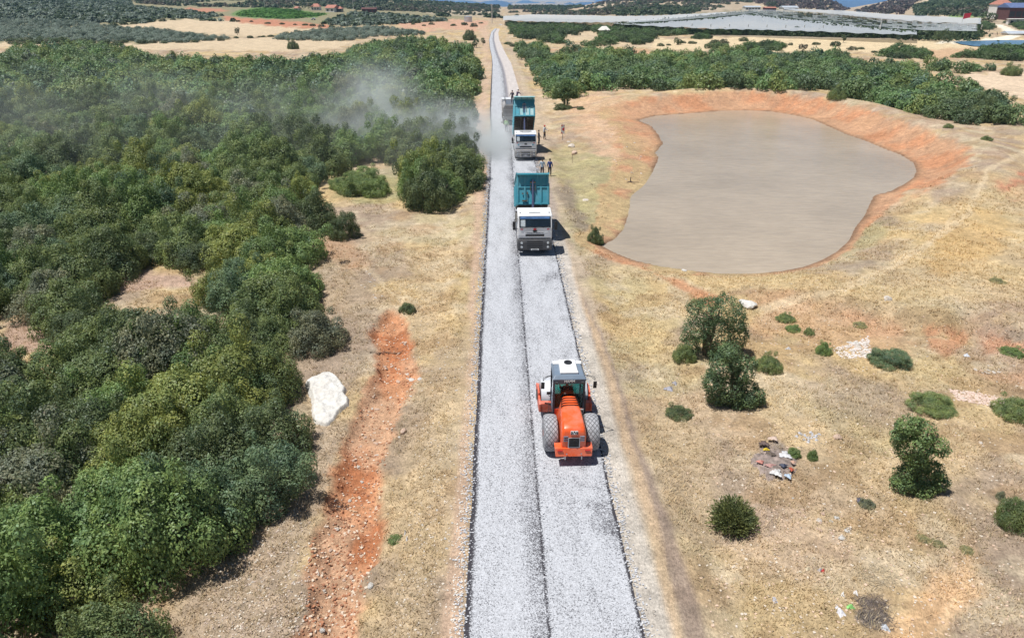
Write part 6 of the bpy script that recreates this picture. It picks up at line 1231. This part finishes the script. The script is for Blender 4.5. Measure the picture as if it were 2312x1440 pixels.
tag(link_mesh('gravel', np_mesh('gravel', np.concatenate(Vr), np.concatenate(Fr), False, {'tint': np.concatenate(Tr)}), pm), 'small loose stones and clods strewn over the gully and the dry ground', 'gravel', kind='stuff')

# ------------------------------------------------------------------ warning sign, stake, stump
x, y, z = at(1270, 317); s = pxm(1270, 317)
sg = empty('warning_sign', (x, y, z), R(4), 'red and white chevron warning sign on a grey post right of the trucks', 'road sign')
MB().cyl((0, 0, -.1), (0, 0, 2.0), .035, n=10).build('post', GREYT, sg)
pn = MB().box((0, -.05, 1.40), (.46, .02, 1.15)).build('panel', mat('white_sign_face', (.72, .72, .74), .4, var=.03), sg, bevel=.004)
MB().prism([(-.16, 1.40), (.18, 1.66), (.18, 1.14)], -.072, -.063, 'y').build('arrowhead', REDM, pn)
MB().prism([(-.21, 1.95), (-.21, 1.74), (.05, 1.95)], -.072, -.063, 'y').build('chevron_stripe', REDM, pn); MB().prism([(-.21, .85), (-.21, 1.06), (.05, .85)], -.072, -.063, 'y').build('chevron_stripe', REDM, pn)
MB().prism([(.21, 1.95), (.21, 1.84), (.08, 1.95)], -.072, -.063, 'y').build('chevron_stripe', REDM, pn)
x, y, z = at(1292, 369); tag(MB().cyl((x, y, z - .1), (x - .03, y, z + .95), .022, .018, 8).build('stake', BARK), 'thin dark stake in the grass below the pair of rocks', 'stake')
x, y, z = at(1423, 412); b = MB(); b.cyl((0, 0, -.1), (.02, 0, .55), .07, .045, 8); 
for a in range(5): b.tube([(0, 0, .08), (math.cos(a * 1.3) * .45, math.sin(a * 1.3) * .3, .05), (math.cos(a * 1.3) * .9, math.sin(a * 1.3) * .5, .0)], .03, 6)
o = b.build('tree_stump', BARK, smooth=True); o.location = (x, y, z); tag(o, 'dark dead stump with spreading roots on the bank left of the water', 'stump')
bt = MB()
for i in range(5):
    a = at(835 + i * 18, 797 + (i % 2) * 3)
    if i: bt.cyl(pv, (a[0], a[1], a[2] + .06), .03, .02, 6)
    pv = (a[0], a[1], a[2] + .06)
tag(bt.build('dead_branch', BARK), 'thin dead branch lying across the red gully', 'branch')

# ------------------------------------------------------------------ rubbish
def cloth(name, bx, by, w, h, col, label, seed, cat='litter', lift=.12, group=None, dz=0.0):
    x, y, z = at(bx, by, dz); s = pxm(bx, by); r = np.random.default_rng(seed); n = 15; V = []; rx, ry = w / 2 / s, h / 2 / s / .55
    for i in range(n):
        for j in range(n):
            u, v = i / (n - 1) * 2 - 1, j / (n - 1) * 2 - 1; q = 1 + .25 * math.sin(3.1 * math.atan2(v, u) + seed) + .15 * math.sin(7 * math.atan2(v, u) + seed * 2); m_ = max(abs(u), abs(v)); L_ = math.hypot(u, v) or 1
            uu, vv_ = u * m_ / L_ * q, v * m_ / L_ * q; hh = lift * (1 - m_ ** 2) + .05 * fbm(np.array([u * 3 + seed]), np.array([v * 3]), seed, 3)[0]
            V.append((x + uu * rx, y + vv_ * ry, z + dz + hh * (1.2 - m_)))
    ii = np.arange(n * n).reshape(n, n); F = np.stack([ii[:-1, :-1], ii[1:, :-1], ii[1:, 1:], ii[:-1, 1:]], -1).reshape(-1, 4)
    o = link_mesh(name, np_mesh(name, np.array(V), F, True), mat(name + '_sheet', col, .6, var=.25, scale=9, bump=.4)); sd = o.modifiers.new('thickness', 'SOLIDIFY'); sd.thickness = .01
    return tag(o, label, cat, group)
x, y, z = at(1748, 1045)
V = []; n = 40; s = pxm(1748, 1045)
for i in range(n):
    for j in range(n):
        u, v = i / (n - 1) * 2 - 1, j / (n - 1) * 2 - 1; L_ = math.hypot(u, v); hh = max(-.1, .20 * (1 - L_ ** 2) + .30 * (fbm(np.array([u * 4]), np.array([v * 4]), 6, 4)[0] - .5) * (1 if L_ < 1 else 0)); V.append((x + u * .95 + v * .25, y + v * 1.05, z + hh - .04))
ii = np.arange(n * n).reshape(n, n); F = np.stack([ii[:-1, :-1], ii[1:, :-1], ii[1:, 1:], ii[:-1, 1:]], -1).reshape(-1, 4)
rb = link_mesh('rubbish_heap', np_mesh('rubbish_heap', np.array(V), F, True), mat('ashy_rubbish', (.22, .18, .16), .9, var=.6, scale=5, bump=.9, dirt=(.46, .36, .32), dirt_amt=.8)); tag(rb, 'low heap of grey brown mixed rubbish in the dry grass', 'rubbish heap')
for q, (bx, by, w, h, c, lb) in enumerate([(1729,1018,18,6,(.75,.55,.03),'yellow scrap at the left rim of the rubbish heap'), (1772,1030,30,18,(.66,.66,.68),'large whitish plastic sheet on the upper right of the rubbish heap'), (1752,1070,30,18,(.66,.65,.64),'dirty white plastic sheet at the near side of the rubbish heap'),
    (1779,1078,18,12,(.45,.55,.68),'pale blue bag at the foot of the rubbish heap'), (1768,1054,22,8,(.05,.06,.10),'dark blue scrap on the right side of the rubbish heap'), (1786,1063,12,9,(.50,.10,.05),'brick red scrap at the right rim of the rubbish heap'),
    (1738,1028,26,12,(.13,.10,.08),'dark brown cloth on top of the rubbish heap'), (1724,1004,26,12,(.12,.08,.07),'dark brown rag at the back of the rubbish heap'), (1745,993,26,10,(.62,.48,.40),'pinkish cardboard behind the rubbish heap'), (1716,1046,20,8,(.60,.25,.20),'reddish plastic at the left foot of the rubbish heap'), (1738,1054,30,8,(.50,.28,.25),'faded red sheet under the front of the rubbish heap'), (1790,1047,14,7,(.62,.40,.30),'orange pink scrap right of the rubbish heap'),
    (1897,1382,22,22,(.74,.74,.78),'crumpled grey white plastic bag near the bottom of the photo'), (1920,1370,22,9,(.28,.65,.20),'bright green plastic bag beside the crumpled white one'), (1902,1343,9,8,(.85,.85,.86),'small white carton above the crumpled bag'), (1932,1339,12,9,(.85,.85,.86),'white plastic tub above the green bag'),
    (1858,1290,10,5,(.65,.03,.04),'red bottle cap end of a bottle in the grass'), (1851,1288,14,5,(.55,.54,.60),'pale bottle with a red end lying in the grass'), (1824,1285,16,6,(.75,.66,.48),'cream coloured scrap left of the red ended bottle'), (1749,1355,12,13,(.60,.60,.66),'small torn grey plastic bag left of the other litter'),
    (1998,1417,24,14,(.60,.64,.70),'crumpled pale bag at the near ash patch'), (1511,878,26,14,(.36,.36,.42),'grey plastic sheet near the left shrub of the slope'), (1524,866,14,10,(.40,.40,.46),'small grey plastic scrap above the grey sheet'), (919,1218,8,8,(.80,.82,.86),'white scrap beside the small green weed on the left verge'), (915,1203,6,10,(.70,.74,.80),'thin pale scrap above the white one on the left verge'),
    (1942,1130,22,12,(.10,.10,.14),'dark crumpled plastic near the small grey green bush'), (2182,803,14,9,(.62,.66,.74),'white bluish bag near the red bank at right'), (1780,788,16,4,(.74,.74,.76),'white scrap right of the evergreen pair')]):
    cloth('litter', bx, by, w * .8, h * .8, tuple(v * .85 for v in c), lb, q + 3, group=None, dz=.08 if q < 12 else .0, lift=.05 if q < 12 else .10)
def tin_scatter():
    for i, (bx, by) in enumerate(sorted((rs.uniform(1795, 1850), rs.uniform(975, 1000)) for _ in range(18))): 
        cloth('litter', bx, by, rs.uniform(4, 9), rs.uniform(3, 5), (.50, .51, .55), (ORD2[i] if i < 17 else 'rightmost') + ' of the silvery scraps scattered above the rubbish heap', i + 50, lift=.05, group='silvery scraps above the rubbish heap')
tin_scatter()
# tangled dead brushwood on ash patches
for q, (bx, by, w) in enumerate([(1970, 1363, 66), (1975, 1396, 86), (1985, 1300, 90)]):
    x, y, z = at(bx, by); s = pxm(bx, by); b = MB(); r3 = random.Random(q)
    for i in range(150):
        a = r3.random() * 6.28; q_ = r3.random() ** .5 * w / 2 / s; px_, py_ = x + math.cos(a) * q_, y + math.sin(a) * q_ * .8; a2 = r3.random() * 6.28; ln = r3.uniform(.1, .35)
        b.cyl((px_, py_, zat(px_, py_) + .01), (px_ + math.cos(a2) * ln, py_ + math.sin(a2) * ln, z + r3.uniform(.0, .14)), .006, .003, 4, cap=False)
    o = b.build('brushwood', mat('grey_dead_twigs', [(.16, .13, .12), (.15, .13, .12), (.45, .38, .27)][q], .9)); tag(o, ['dark tangle of dead twigs, upper one beside the orange patch', 'dark tangle of dead twigs, lower one at the bottom of the photo', 'pale tangle of dry stalks above the dark twigs'][q], 'brushwood')

# bushes standing along the edges of the far fields
BUSHM = []
for i_, (V_, F_, T_) in enumerate(MIDP[:3]):
    T2_ = T_.copy(); T2_[:, :3] *= np.array([(.11, .14, .065), (.09, .12, .06), (.13, .14, .08)][i_]); me_ = np_mesh('field_bush', V_, F_, False, {'tint': T2_}); me_.materials.append(LEAFM); BUSHM.append(me_)
def edge_bushes(pts, n, rr_, lab, group, jy=2.0):
    for k in range(n):
        t = (k + rs.uniform(.1, .9)) / n * (len(pts) - 1); i = min(int(t), len(pts) - 2); f = t - i; bx = pts[i][0] + (pts[i + 1][0] - pts[i][0]) * f; by = pts[i][1] + (pts[i + 1][1] - pts[i][1]) * f + rs.uniform(-jy, jy)
        x, y, z = at(bx, by); o = link_mesh('field_bush', BUSHM[k % 3]); q = rs.uniform(*rr_); o.location = (x, y, z - .1); o.scale = (q, q, q * rs.uniform(.6, 1.0)); o.rotation_euler = (0, 0, rs.random() * 6)
        w_ = (ORD[k] if k < len(ORD) and k < n - 1 else 'rightmost'); tag(o, w_ + ' ' + lab, 'bush', group)
edge_bushes([(100, 108), (220, 100), (330, 98), (420, 96)], 12, (1.2, 2.4), 'of the bushes on the lower edge of the left olive rows', 'bushes below the left olive rows')
edge_bushes([(430, 96), (560, 86), (640, 84), (790, 92)], 13, (.8, 2.0), 'of the bushes between the two pale stubble fields', 'bushes between the pale fields')
edge_bushes([(500, 46), (600, 54), (690, 58), (760, 62)], 10, (1.2, 2.2), 'of the bushes beside the red soil strip at left', 'bushes beside the red soil strip', 1)
edge_bushes([(240, 60), (330, 52), (430, 40), (500, 40)], 12, (1.6, 3.0), 'of the trees above the farther pale field', 'trees above the farther pale field', 2)
edge_bushes([(1145, 100), (1170, 112), (1200, 130), (1240, 150)], 6, (1.2, 2.0), 'of the bushes on the right verge before the wood', 'bushes on the right verge', 2)
edge_bushes([(1480, 104), (1560, 98), (1700, 96), (1900, 108), (1980, 118)], 14, (1.0, 2.4), 'of the loose bushes on the pale field beyond the pond wood', 'loose bushes on the pale far field', 3)
edge_bushes([(905, 58), (980, 56), (1060, 60), (1090, 56)], 7, (1.2, 2.4), 'of the bushes around the reddish field by the tank', 'bushes around the reddish field', 3)
edge_bushes([(1150, 34), (1300, 30), (1420, 28), (1540, 24)], 14, (2.5, 5.0), 'of the trees on the pale hill behind the long net', 'trees behind the long net', 5)
edge_bushes([(1340, 26), (1420, 18), (1500, 14), (1600, 20)], 18, (2.5, 5.0), 'of the trees on the lower village hill slope', 'trees on the lower village hill slope', 8)
edge_bushes([(1180, 20), (1300, 20), (1380, 14)], 12, (2.5, 4.5), 'of the trees on the far middle ridge', 'trees on the far middle ridge', 6)
edge_bushes([(1240, 22), (1400, 12), (1560, 8), (1700, 6)], 16, (3, 5.5), 'of the trees on the village hill', 'trees on the village hill', 6)
# ------------------------------------------------------------------ hail nets and orchard on the far right slope
NET = mat('white_hail_net', (.50, .54, .58), .8, var=.06, scale=.3, bump=.3)
_n = NET.node_tree; _t = _n.nodes.new('ShaderNodeBsdfTransparent'); _m = _n.nodes.new('ShaderNodeMixShader'); _m.inputs[0].default_value = .38; _n.links.new(_n.nodes['Principled BSDF'].outputs[0], _m.inputs[1]); _n.links.new(_t.outputs[0], _m.inputs[2]); _n.links.new(_m.outputs[0], _n.nodes['Material Output'].inputs[0]); POST = mat('pale_concrete_post', (.62, .60, .55), .8)
def lerp_line(pts, xx): return np.interp(xx, [p[0] for p in pts], [p[1] for p in pts])
def net(top, bot, label, h=3.0, nx=90, ny=9):
    x0, x1 = max(top[0][0], bot[0][0]), min(top[-1][0], bot[-1][0]); V = []
    for i in range(nx):
        px = x0 + (x1 - x0) * i / (nx - 1); a, b_ = lerp_line(top, px), lerp_line(bot, px)
        if b_ - a < .8: b_ = a + .8
        A = np.array(at(px, a, h)); B = np.array(at(px, b_, h)); A[2] = zat(A[0], A[1]) + h; B[2] = zat(B[0], B[1]) + h
        for j in range(ny):
            t = j / (ny - 1); p = A + (B - A) * t; V.append((p[0], p[1], zat(p[0], p[1]) + h + .18 * math.cos(p[0] * 1.2 + p[1] * .1)))
    ii = np.arange(nx * ny).reshape(nx, ny); F = np.stack([ii[:-1, :-1], ii[1:, :-1], ii[1:, 1:], ii[:-1, 1:]], -1).reshape(-1, 4)
    o = link_mesh('hail_net', np_mesh('hail_net', np.array(V), F, True), NET); return tag(o, label, 'net')
net([(1136,37),(1200,33),(1300,35),(1400,37),(1480,36),(1560,32),(1640,28)], [(1136,46),(1200,49),(1300,51),(1380,51),(1480,46),(1560,38),(1640,30)], 'long white hail net stretching from the road bend to the middle of the orchard')
net([(1385,52),(1480,50),(1560,46),(1620,40),(1680,33),(1700,32),(1760,40),(1860,50),(1960,60),(2070,70)], [(1385,54),(1480,60),(1560,63),(1620,66),(1680,67),(1700,67),(1760,69),(1860,72),(1960,76),(2070,79)], 'big white triangular hail net over the front of the orchard')
net([(1770,19),(1830,22),(1900,24),(2000,32),(2100,37),(2215,42)], [(1770,22),(1830,27),(1900,34),(2000,44),(2100,50),(2215,55)], 'pale hail net along the upper edge of the orchard')
def rowstrips(top, bot, n, px0, px1, label, col=(.07, .10, .045)):
    Vl = []; Tl = []; r = np.random.default_rng(n)
    for k in range(n):
        f = (k + .5) / n; P = []
        for i in range(46):
            px = px0 + (px1 - px0) * i / 45; a, b_ = lerp_line(top, px), lerp_line(bot, px)
            if b_ - a < 1.2: continue
            P.append(at(px, a + (b_ - a) * f, 3.8))
        if len(P) < 3: continue
        V = []
        for p in P:
            g = zat(p[0], p[1]); V += [(p[0], p[1] - .7, g + 3.9), (p[0], p[1] + .7, g + 4.1)]
            for q in range(20):
                c = np.array([p[0] + r.normal() * 3.5, p[1] + 3 + r.normal() * 1.0, g + 3.3 * r.random() ** .7]); d = r.normal(size=3); d /= np.linalg.norm(d); e_ = np.cross(d, r.normal(size=3)); e_ /= np.linalg.norm(e_); s_ = .9; v = r.uniform(.7, 1.2)
                Vl += [c - d * s_, c - e_ * s_ * .6, c + d * s_, c + e_ * s_ * .6]; Tl += [(col[0] * v, col[1] * v, col[2] * v, 1)] * 4
        ii = np.arange(len(V)).reshape(-1, 2); F = np.stack([ii[:-1, 0], ii[1:, 0], ii[1:, 1], ii[:-1, 1]], -1)
        tag(link_mesh('rolled_net', np_mesh('rolled_net', np.array(V), F, False), NET), f'{["topmost","second","third","fourth","fifth","sixth","seventh","eighth","ninth","tenth"][k]} furled white net line {label}', 'net', 'furled net lines ' + label)
    F = np.arange(len(Vl)).reshape(-1, 4); tag(link_mesh('orchard_trees', np_mesh('orchard_trees', np.array(Vl), F, False, {'tint': np.array(Tl)}), LEAFM), 'dark green orchard rows ' + label, 'trees', kind='stuff')
rowstrips([(1700,22),(1800,25),(1900,35),(2000,45),(2100,51),(2210,56)], [(1700,33),(1800,44),(1900,54),(2000,64),(2080,70),(2210,72)], 9, 1700, 2205, 'in the middle of the right orchard slope')
rowstrips([(1400,50),(1500,42),(1600,32),(1700,22)], [(1400,53),(1500,49),(1600,41),(1700,31)], 4, 1420, 1700, 'at the upper left of the orchard')
ORDN = ORD + ['%s from left' % w for w in ('twenty-first', 'twenty-second', 'twenty-third', 'twenty-fourth')]
for i, px in enumerate(list(range(1560, 2065, 42)) + list(range(2066, 2215, 16))):
    yb = float(np.interp(px, [1560, 1800, 2060, 2210], [76, 80, 84, 80])); x, y, z = at(px, yb); tag(MB().cyl((x, y, z - .2), (x, y - .6, z + 4.2), .22, n=6).build('net_post', POST), ORDN[i] + ' of the white posts along the front edge of the orchard net', 'post', 'white posts along the front edge of the orchard net')
# power poles
def pole(bx, by, hpx, label, arm=True):
    x, y, z = at(bx, by); h = hpx / pxm(bx, by); o = empty('power_pole', (x, y, z), 0, label, 'power pole'); MB().cyl((0, 0, -.3), (0, 0, h), .26, .17, 8).build('pole', POST, o)
    if arm: MB().box((0, 0, h - .6), (2.2, .15, .15)).build('crossarm', POST, o)
    return o
pole(1983, 86, 40, 'tall pale power pole in front of the orchard nets'); pole(1111, 53, 40, 'tall pale power pole left of the road where it vanishes'); pole(1512, 74, 15, 'short pale pole at the left end of the front net, nearer one', False); pole(1498, 64, 24, 'thin pole beside the short pale one at the left end of the net', False)
pole(598, 18, 24, 'pale pole above the green vineyard at left', False); pole(798, 22, 26, 'pale pole on the wooded slope left of the red shed', False)
# flag
x, y, z = at(2168, 66); fl = empty('flag', (x, y, z), 0, 'red flag flying over the right end of the orchard', 'flag'); MB().cyl((0, 0, 0), (0, 0, 7.5), .12, n=8).build('flagpole', POST, fl); MB().prism([(0.1, 4.6), (3.6, 5.4), (3.8, 7.6), (.1, 7.1)], -.05, .05, 'y').build('flag_cloth', mat('red_flag', (.60, .03, .05), .7), fl)

# ------------------------------------------------------------------ buildings
TILE = mat('red_roof_tiles', (.40, .17, .12), .8, var=.2, scale=1.2); WALL = mat('white_render', (.70, .68, .64), .8, var=.08, scale=.5); DARKW = mat('dark_opening', (.03, .035, .04), .3)
BLUER = mat('blue_roof_sheets', (.14, .19, .36), .5, .2, var=.15, scale=.6); MAROON = mat('maroon_wall', (.11, .045, .04), .8, var=.2, scale=1); SHEET = mat('grey_roof_sheets', (.55, .60, .66), .5, .3, var=.12, scale=.5)
def building(bx, by, wpx, d, h, rh, roofm, wallm, label, rz=0, name='house', cat='house', nwin=3, hip=True, open_front=False):
    x, y, z = at(bx, by); w = wpx / pxm(bx, by); o = empty(name, (x, y, z - .2), rz, label, cat)
    MB().box((0, d / 2, h / 2), (w, d, h)).build('wall', wallm, o); e = .5; i = (w * .3 if hip else 0)
    MB().loft([[(-w / 2 - e, -e, h + .01), (w / 2 + e, -e, h + .01), (w / 2 + e, d + e, h + .01), (-w / 2 - e, d + e, h + .01)], [(-w / 2 - e + i, d / 2 - .1, h + rh), (w / 2 + e - i, d / 2 - .1, h + rh), (w / 2 + e - i, d / 2 + .1, h + rh), (-w / 2 - e + i, d / 2 + .1, h + rh)]]).build('roof', roofm, o)
    for k in range(nwin):
        wx = -w / 2 + w * (k + .5) / nwin
        MB().box((wx, -.03, h * .5), (min(1.6, w / nwin * .5) if not open_front else w / nwin * .8, .08, h * .42)).build('window' if k else 'door', DARKW, o)
    return o
building(712, 24, 18, 9, 3.2, 2.6, TILE, WALL, 'white farmhouse with red hip roof right of the dark tree, left hills')
building(745, 28, 22, 9, 3.4, 2.4, TILE, WALL, 'long white farm wing with red tiled roof beside the farmhouse', R(-20), nwin=2, hip=False)
building(763, 28, 16, 9, 2.8, 1.8, TILE, DARKW, 'open red roofed porch at the right end of the farm', 0, 'porch', 'porch', 2)
building(670, 26, 12, 7, 2.6, 1.4, TILE, WALL, 'small red roofed outhouse left of the dark farm tree', 0, 'outhouse', 'outhouse', 1)
building(833, 29, 32, 7, 3.0, 1.2, MAROON, MAROON, 'long dark red shed among the olive trees left of the road', 0, 'shed', 'shed', 4, False)
building(2264, 44, 30, 10, 8.5, 3.0, TILE, WALL, 'two storey white farmhouse with red roof at the right border', 0, nwin=2)
building(2296, 46, 44, 12, 7.0, 2.6, BLUER, MAROON, 'wide barn with blue sheet roof at the right border', 0, 'barn', 'barn', 3, False, True)
building(2305, 56, 60, 2, 3.0, .2, WALL, WALL, 'long white terrace wall under the barn at the right border', 0, 'terrace_wall', 'wall', 4, False)
building(1700, 23, 34, 10, 2.6, 1.2, SHEET, WALL, 'long low grey roofed shed at the top of the orchard', 0, 'shed', 'shed', 5, False); building(1740, 26, 24, 8, 3.0, 1.0, TILE, MAROON, 'small red brown hut at the top of the orchard rows', 0, 'hut', 'hut', 2, False); building(1785, 24, 34, 12, 2.6, 1.6, SHEET, WALL, 'grey white sheet roofed barn beside the upper net', 0, 'barn', 'barn', 3, False)
building(1368, 80, 14, 4, 2.2, 1.6, WALL, WALL, 'small white hut among the dark scrub right of the road', R(20), 'hut', 'hut', 1); building(1328, 10, 14, 8, 5, 2, TILE, WALL, 'tiny red roofed village house on the right hill', 0, nwin=1); building(1385, 5, 12, 8, 5, 2, TILE, WALL, 'tiny red roofed village house right of the other on the hill', 0, nwin=1); building(990, 2, 12, 8, 4, 1.5, TILE, WALL, 'tiny house on the crest at the head of the pale track', 0, nwin=1)
building(2314, 80, 70, 6, .8, 1.0, SHEET, WALL, 'long low white cover on the ground beside the far pond', R(-8), 'plastic_tunnel', 'tunnel', 1, False)
x, y, z = at(1057, 50); tk = empty('water_tank', (x, y, z), 0, 'round shiny metal water tank at the edge of the field left of the road', 'water tank'); w = 9 / pxm(1057, 50)
MB().lathe([(-.2, w), (3.2, w), (3.25, w * .98), (3.9, .1)], 32, 'z').build('tank_wall', mat('galvanised_steel', (.62, .64, .67), .35, .6, var=.1, scale=.6), tk, smooth=True); MB().lathe([(3.2, w * 1.02), (3.35, w * 1.02)], 32, 'z').build('rim', STEEL, tk)
# small vehicles far away
def small_vehicle(bx, by, wpx, col, label, name, cat, tractor=False):
    x, y, z = at(bx, by); w = wpx / pxm(bx, by); o = empty(name, (x, y, z), 0, label, cat); m_ = mat(name + '_paint', col, .4)
    MB().prism([(-w * .5, .35), (-w * .5, .9), (-w * .28, 1.0), (-w * .18, 1.5), (w * .25, 1.5), (w * .35, 1.0), (w * .5, .9), (w * .5, .35)] if not tractor else [(-w * .5, .6), (-w * .5, 1.2), (-w * .1, 1.3), (-w * .1, 2.4), (w * .35, 2.4), (w * .4, .7)], -.8, .8, 'y').build('body', m_, o, bevel=.05)
    MB().prism([(-w * .24, 1.02), (-w * .16, 1.42), (w * .22, 1.42), (w * .3, 1.02)] if not tractor else [(-w * .05, 1.4), (-w * .05, 2.2), (w * .3, 2.2), (w * .33, 1.4)], -.82, .82, 'y').build('window', DARKW, o)
    for a in (-w * .32, w * .32):
        for s in (-1, 1):
            q = MB().lathe([(-.12, .34 if not tractor else .55), (.12, .34 if not tractor else .55)], 16, 'z').build('wheel', BLACK, o); q.rotation_euler = (R(90), 0, 0); q.location = (a, s * .72, .34 if not tractor else .55)
    return o
small_vehicle(1174, 72, 14, (.45, .55, .72), 'pale blue car parked in the scrub right of the road bend', 'parked_car', 'car'); small_vehicle(1811, 80, 10, (.35, .38, .42), 'small grey tractor in front of the white orchard net', 'tractor', 'tractor', True); small_vehicle(708, 46, 9, (.7, .7, .72), 'small white van at the edge of the olive trees below the vineyard', 'parked_van', 'van')

# ------------------------------------------------------------------ blown dust over the road and the wood
def dust(name, lo, hi, label, cx0, rate):
    c = [(a + b) / 2 for a, b in zip(lo, hi)]; d = [b - a for a, b in zip(lo, hi)]
    o = MB().box((0, 0, 0), d).build(name, None); o.location = c; tag(o, label, 'dust', kind='stuff')
    m = bpy.data.materials.new('blown_dust'); m.use_nodes = True; nt = m.node_tree; N = nt.nodes; L = nt.links; N.remove(N["Principled BSDF"]); pv = N.new('ShaderNodeVolumePrincipled'); L.new(pv.outputs[0], N["Material Output"].inputs['Volume'])
    pv.inputs['Color'].default_value = (.93, .985, 1, 1); pv.inputs['Anisotropy'].default_value = .0
    g = N.new('ShaderNodeNewGeometry'); sx = N.new('ShaderNodeSeparateXYZ'); L.new(g.outputs['Position'], sx.inputs[0])
    def M(op, a, b_=None, cl=False):
        k = N.new('ShaderNodeMath'); k.operation = op; k.use_clamp = cl
        for i, q in enumerate((a, b_)):
            if q is None: continue
            if isinstance(q, (int, float)): k.inputs[i].default_value = q
            else: L.new(q, k.inputs[i])
        return k.outputs[0]
    t = M('MAXIMUM', M('DIVIDE', M('SUBTRACT', 2.5, sx.outputs[0]), 75.0), 0.0)
    st_ = M('POWER', t, .6)
    cy = M('ADD', 84.0, M('MULTIPLY', st_, 6.0)); cz = M('ADD', 1.2, M('MULTIPLY', st_, 3.2)); sy = M('ADD', 3.4, M('MULTIPLY', st_, 26.0)); sz = M('ADD', 1.3, M('MULTIPLY', st_, 3.0))
    gy = M('POWER', M('DIVIDE', M('SUBTRACT', sx.outputs[1], cy), sy), 2.0); gz = M('POWER', M('DIVIDE', M('SUBTRACT', sx.outputs[2], cz), sz), 2.0)
    ga = M('EXPONENT', M('MULTIPLY', M('ADD', gy, gz), -1.0)); n_ = N.new('ShaderNodeTexNoise'); n_.inputs['Scale'].default_value = .13; n_.inputs['Detail'].default_value = 4; n_.inputs['Distortion'].default_value = .6; L.new(g.outputs['Position'], n_.inputs['Vector'])
    mr = N.new('ShaderNodeMapRange'); mr.inputs[1].default_value = .38; mr.inputs[2].default_value = .68; mr.inputs[3].default_value = .0; mr.inputs[4].default_value = 1.6; L.new(n_.outputs[0], mr.inputs[0])
    start = M('MULTIPLY', M('MINIMUM', M('MULTIPLY', t, 25.0), 1.0), 1.0); fall = M('DIVIDE', .42, M('ADD', 1.0, M('MULTIPLY', t, 34.0)))
    def blob(bx_, by_, bz_, sx_, sy_, sz_, k_):
        tot = None
        for o_, c_, s_ in ((0, bx_, sx_), (1, by_, sy_), (2, bz_, sz_)):
            q = M('POWER', M('DIVIDE', M('SUBTRACT', sx.outputs[o_], c_), s_), 2.0); tot = q if tot is None else M('ADD', tot, q)
        return M('MULTIPLY', M('EXPONENT', M('MULTIPLY', tot, -1.0)), k_)
    fine = N.new('ShaderNodeMapRange'); n3 = N.new('ShaderNodeTexNoise'); n3.inputs['Scale'].default_value = .33; n3.inputs['Detail'].default_value = 4; L.new(g.outputs['Position'], n3.inputs['Vector']); fine.inputs[1].default_value = .38; fine.inputs[2].default_value = .66; fine.inputs[3].default_value = .08; fine.inputs[4].default_value = 1.8; n3.inputs['Distortion'].default_value = .8; L.new(n3.outputs[0], fine.inputs[0])
    puffs = M('ADD', M('ADD', blob(-2.2, 82, .9, 2.9, 4.5, 1.3, .62), blob(-10, 86, 2.4, 8.0, 4.0, 1.7, .24)), blob(-16, 97, 5.0, 3.6, 8.0, 3.0, .085))
    plume = M('MULTIPLY', M('MULTIPLY', M('MULTIPLY', ga, mr.outputs[0]), start), M('MULTIPLY', fall, .50))
    L.new(M('ADD', plume, M('MULTIPLY', puffs, fine.outputs[0])), pv.inputs['Density']); o.data.materials.append(m)
    try: m.cycles.volume_step_rate = rate
    except Exception: pass
    return o
dust('dust_cloud', (-72, 62, -.3), (5.0, 150, 11), 'pale dust blowing from the trucks across the left wood', 0, .16)
# ------------------------------------------------------------------ air
hz = MB().box((0, 5900, 0), (14000, 12400, 420)).build('haze', None); hz.location = (0, 0, 125); tag(hz, 'thin blue summer haze over the valley', 'haze', kind='stuff')
m = bpy.data.materials.new('haze'); m.use_nodes = True; nt = m.node_tree; nt.nodes.remove(nt.nodes["Principled BSDF"]); pv = nt.nodes.new('ShaderNodeVolumePrincipled'); pv.inputs['Density'].default_value = .000085; pv.inputs['Color'].default_value = (.30, .58, 1, 1); nt.links.new(pv.outputs[0], nt.nodes["Material Output"].inputs['Volume']); hz.data.materials.append(m)
